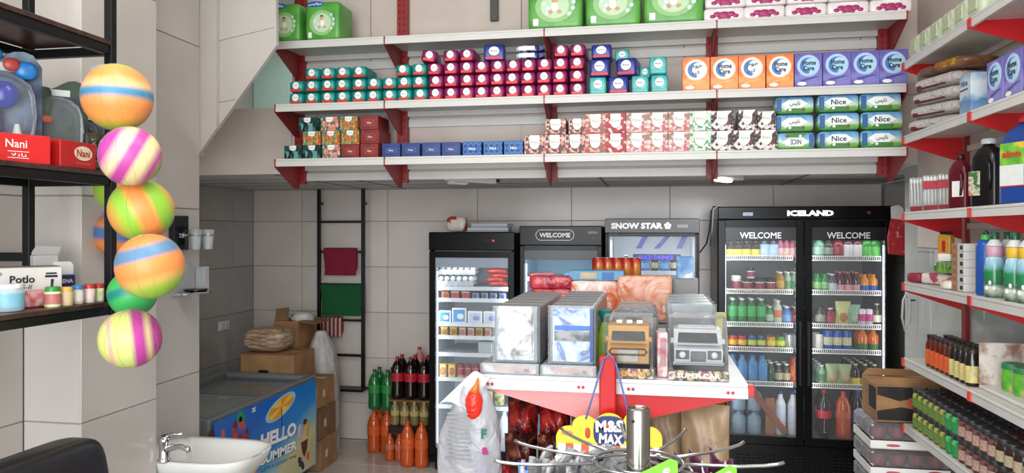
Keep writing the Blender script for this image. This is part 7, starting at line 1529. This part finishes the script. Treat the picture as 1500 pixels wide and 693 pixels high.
PUR = NOI('purple_foil', [(.35, '#4c1c3c'), (.6, '#6c2c54')], 12, .3, bump=.4); LIM = M('#7cc82c', .4, 0, .08); SLV = NOI('clear_silver_film', [(.3, '#8c8e92'), (.6, '#c4c6ca'), (.8, '#e0e2e4')], 14, .2, bump=.9, dist=2)
hung = {0: ('white', 2), 1: ('purple', 3), 2: ('purple', 1), 3: ('silver', 2), 4: ('silver', 2), 5: ('silver', 3), 6: ('silver', 3), 7: ('silver', 3), 8: ('silver', 3), 9: ('lime', 2), 10: ('silver', 2), 11: ('lime', 2)}
places = ['right of the pole', 'far right behind the pole', 'behind the pole', 'behind left', 'far left behind', 'left', 'front far left', 'front left', 'front', 'front right of the pole', 'front right', 'far right front']
for k, (kind, cnt) in hung.items():
    a = angs[k]; mat = {'white': M('#d4d6d8', .35, 0, .2, 40), 'purple': PUR, 'silver': SLV, 'lime': LIM}[kind]
    for j in range(cnt):
        rr0 = .135 + .042 * j; c_, s_ = math.cos(a), math.sin(a); hw = .05
        t = thing('hanging_packet', '%s packet on hook %s, %s from centre' % (kind, places[k], ORD[j + 1]), 'packet', (RXY.x + rr0 * c_, RXY.y + rr0 * s_, HZ - .16), a - R(90) + random.uniform(-.25, .25), 'packets hanging on the rotating rack')
        b = B().grid(lambda u, v: ((u - .5) * hw * 2, .006 * math.sin(math.pi * u) * math.sin(math.pi * v) + .004 * math.sin(7 * u + 3 * v), v * .15 + (.01 * math.cos(2 * math.pi * u))), 8, 8, mat); o = obj('film', b, t); md = o.modifiers.new('t', 'SOLIDIFY'); md.thickness = .0035 if kind != 'silver' else .008
        obj('header_hole', B().cbox(-.008, .008, -.005, -.0045, .138, .143, BLACK, .0002), t)
        if kind == 'lime': obj('lettering', text('S', .014, .018, WHT, .025, -.006, .125, .03), t)
        if kind == 'purple': obj('lettering', text('M', .018, .014, M('#c8a8b8', .4), .01, -.006, .115, .03), t)
# lime cards standing up at the front, white card roll
for px, py, w_, rot_, lb in ((958, 698, .08, 14, 'bright green printed card sticking up at the front of the rotating rack'), (1053, 703, .06, 16, 'bright green printed card sticking up at the front right of the rotating rack')):
    v = WD(px, py, 1.27); t = thing('lime_card', lb, 'card', (v.x, v.y, v.z - .10), R(10.5), 'bright green cards')
    obj('card', B().prism([(-w_ / 2, -.0), (w_ / 2, 0), (w_ / 2, .125 if w_ > .07 else .120), (w_ / 2 - .012, .13 if w_ > .07 else .125), (-w_ / 2, .098)], -.001, .001, M('#6cc224', .4, 0, .04)), t)
    obj('lettering', text('S', .014, .02, WHT, w_ * .28, -.0015, .105, .05, rot=R(20)), t)
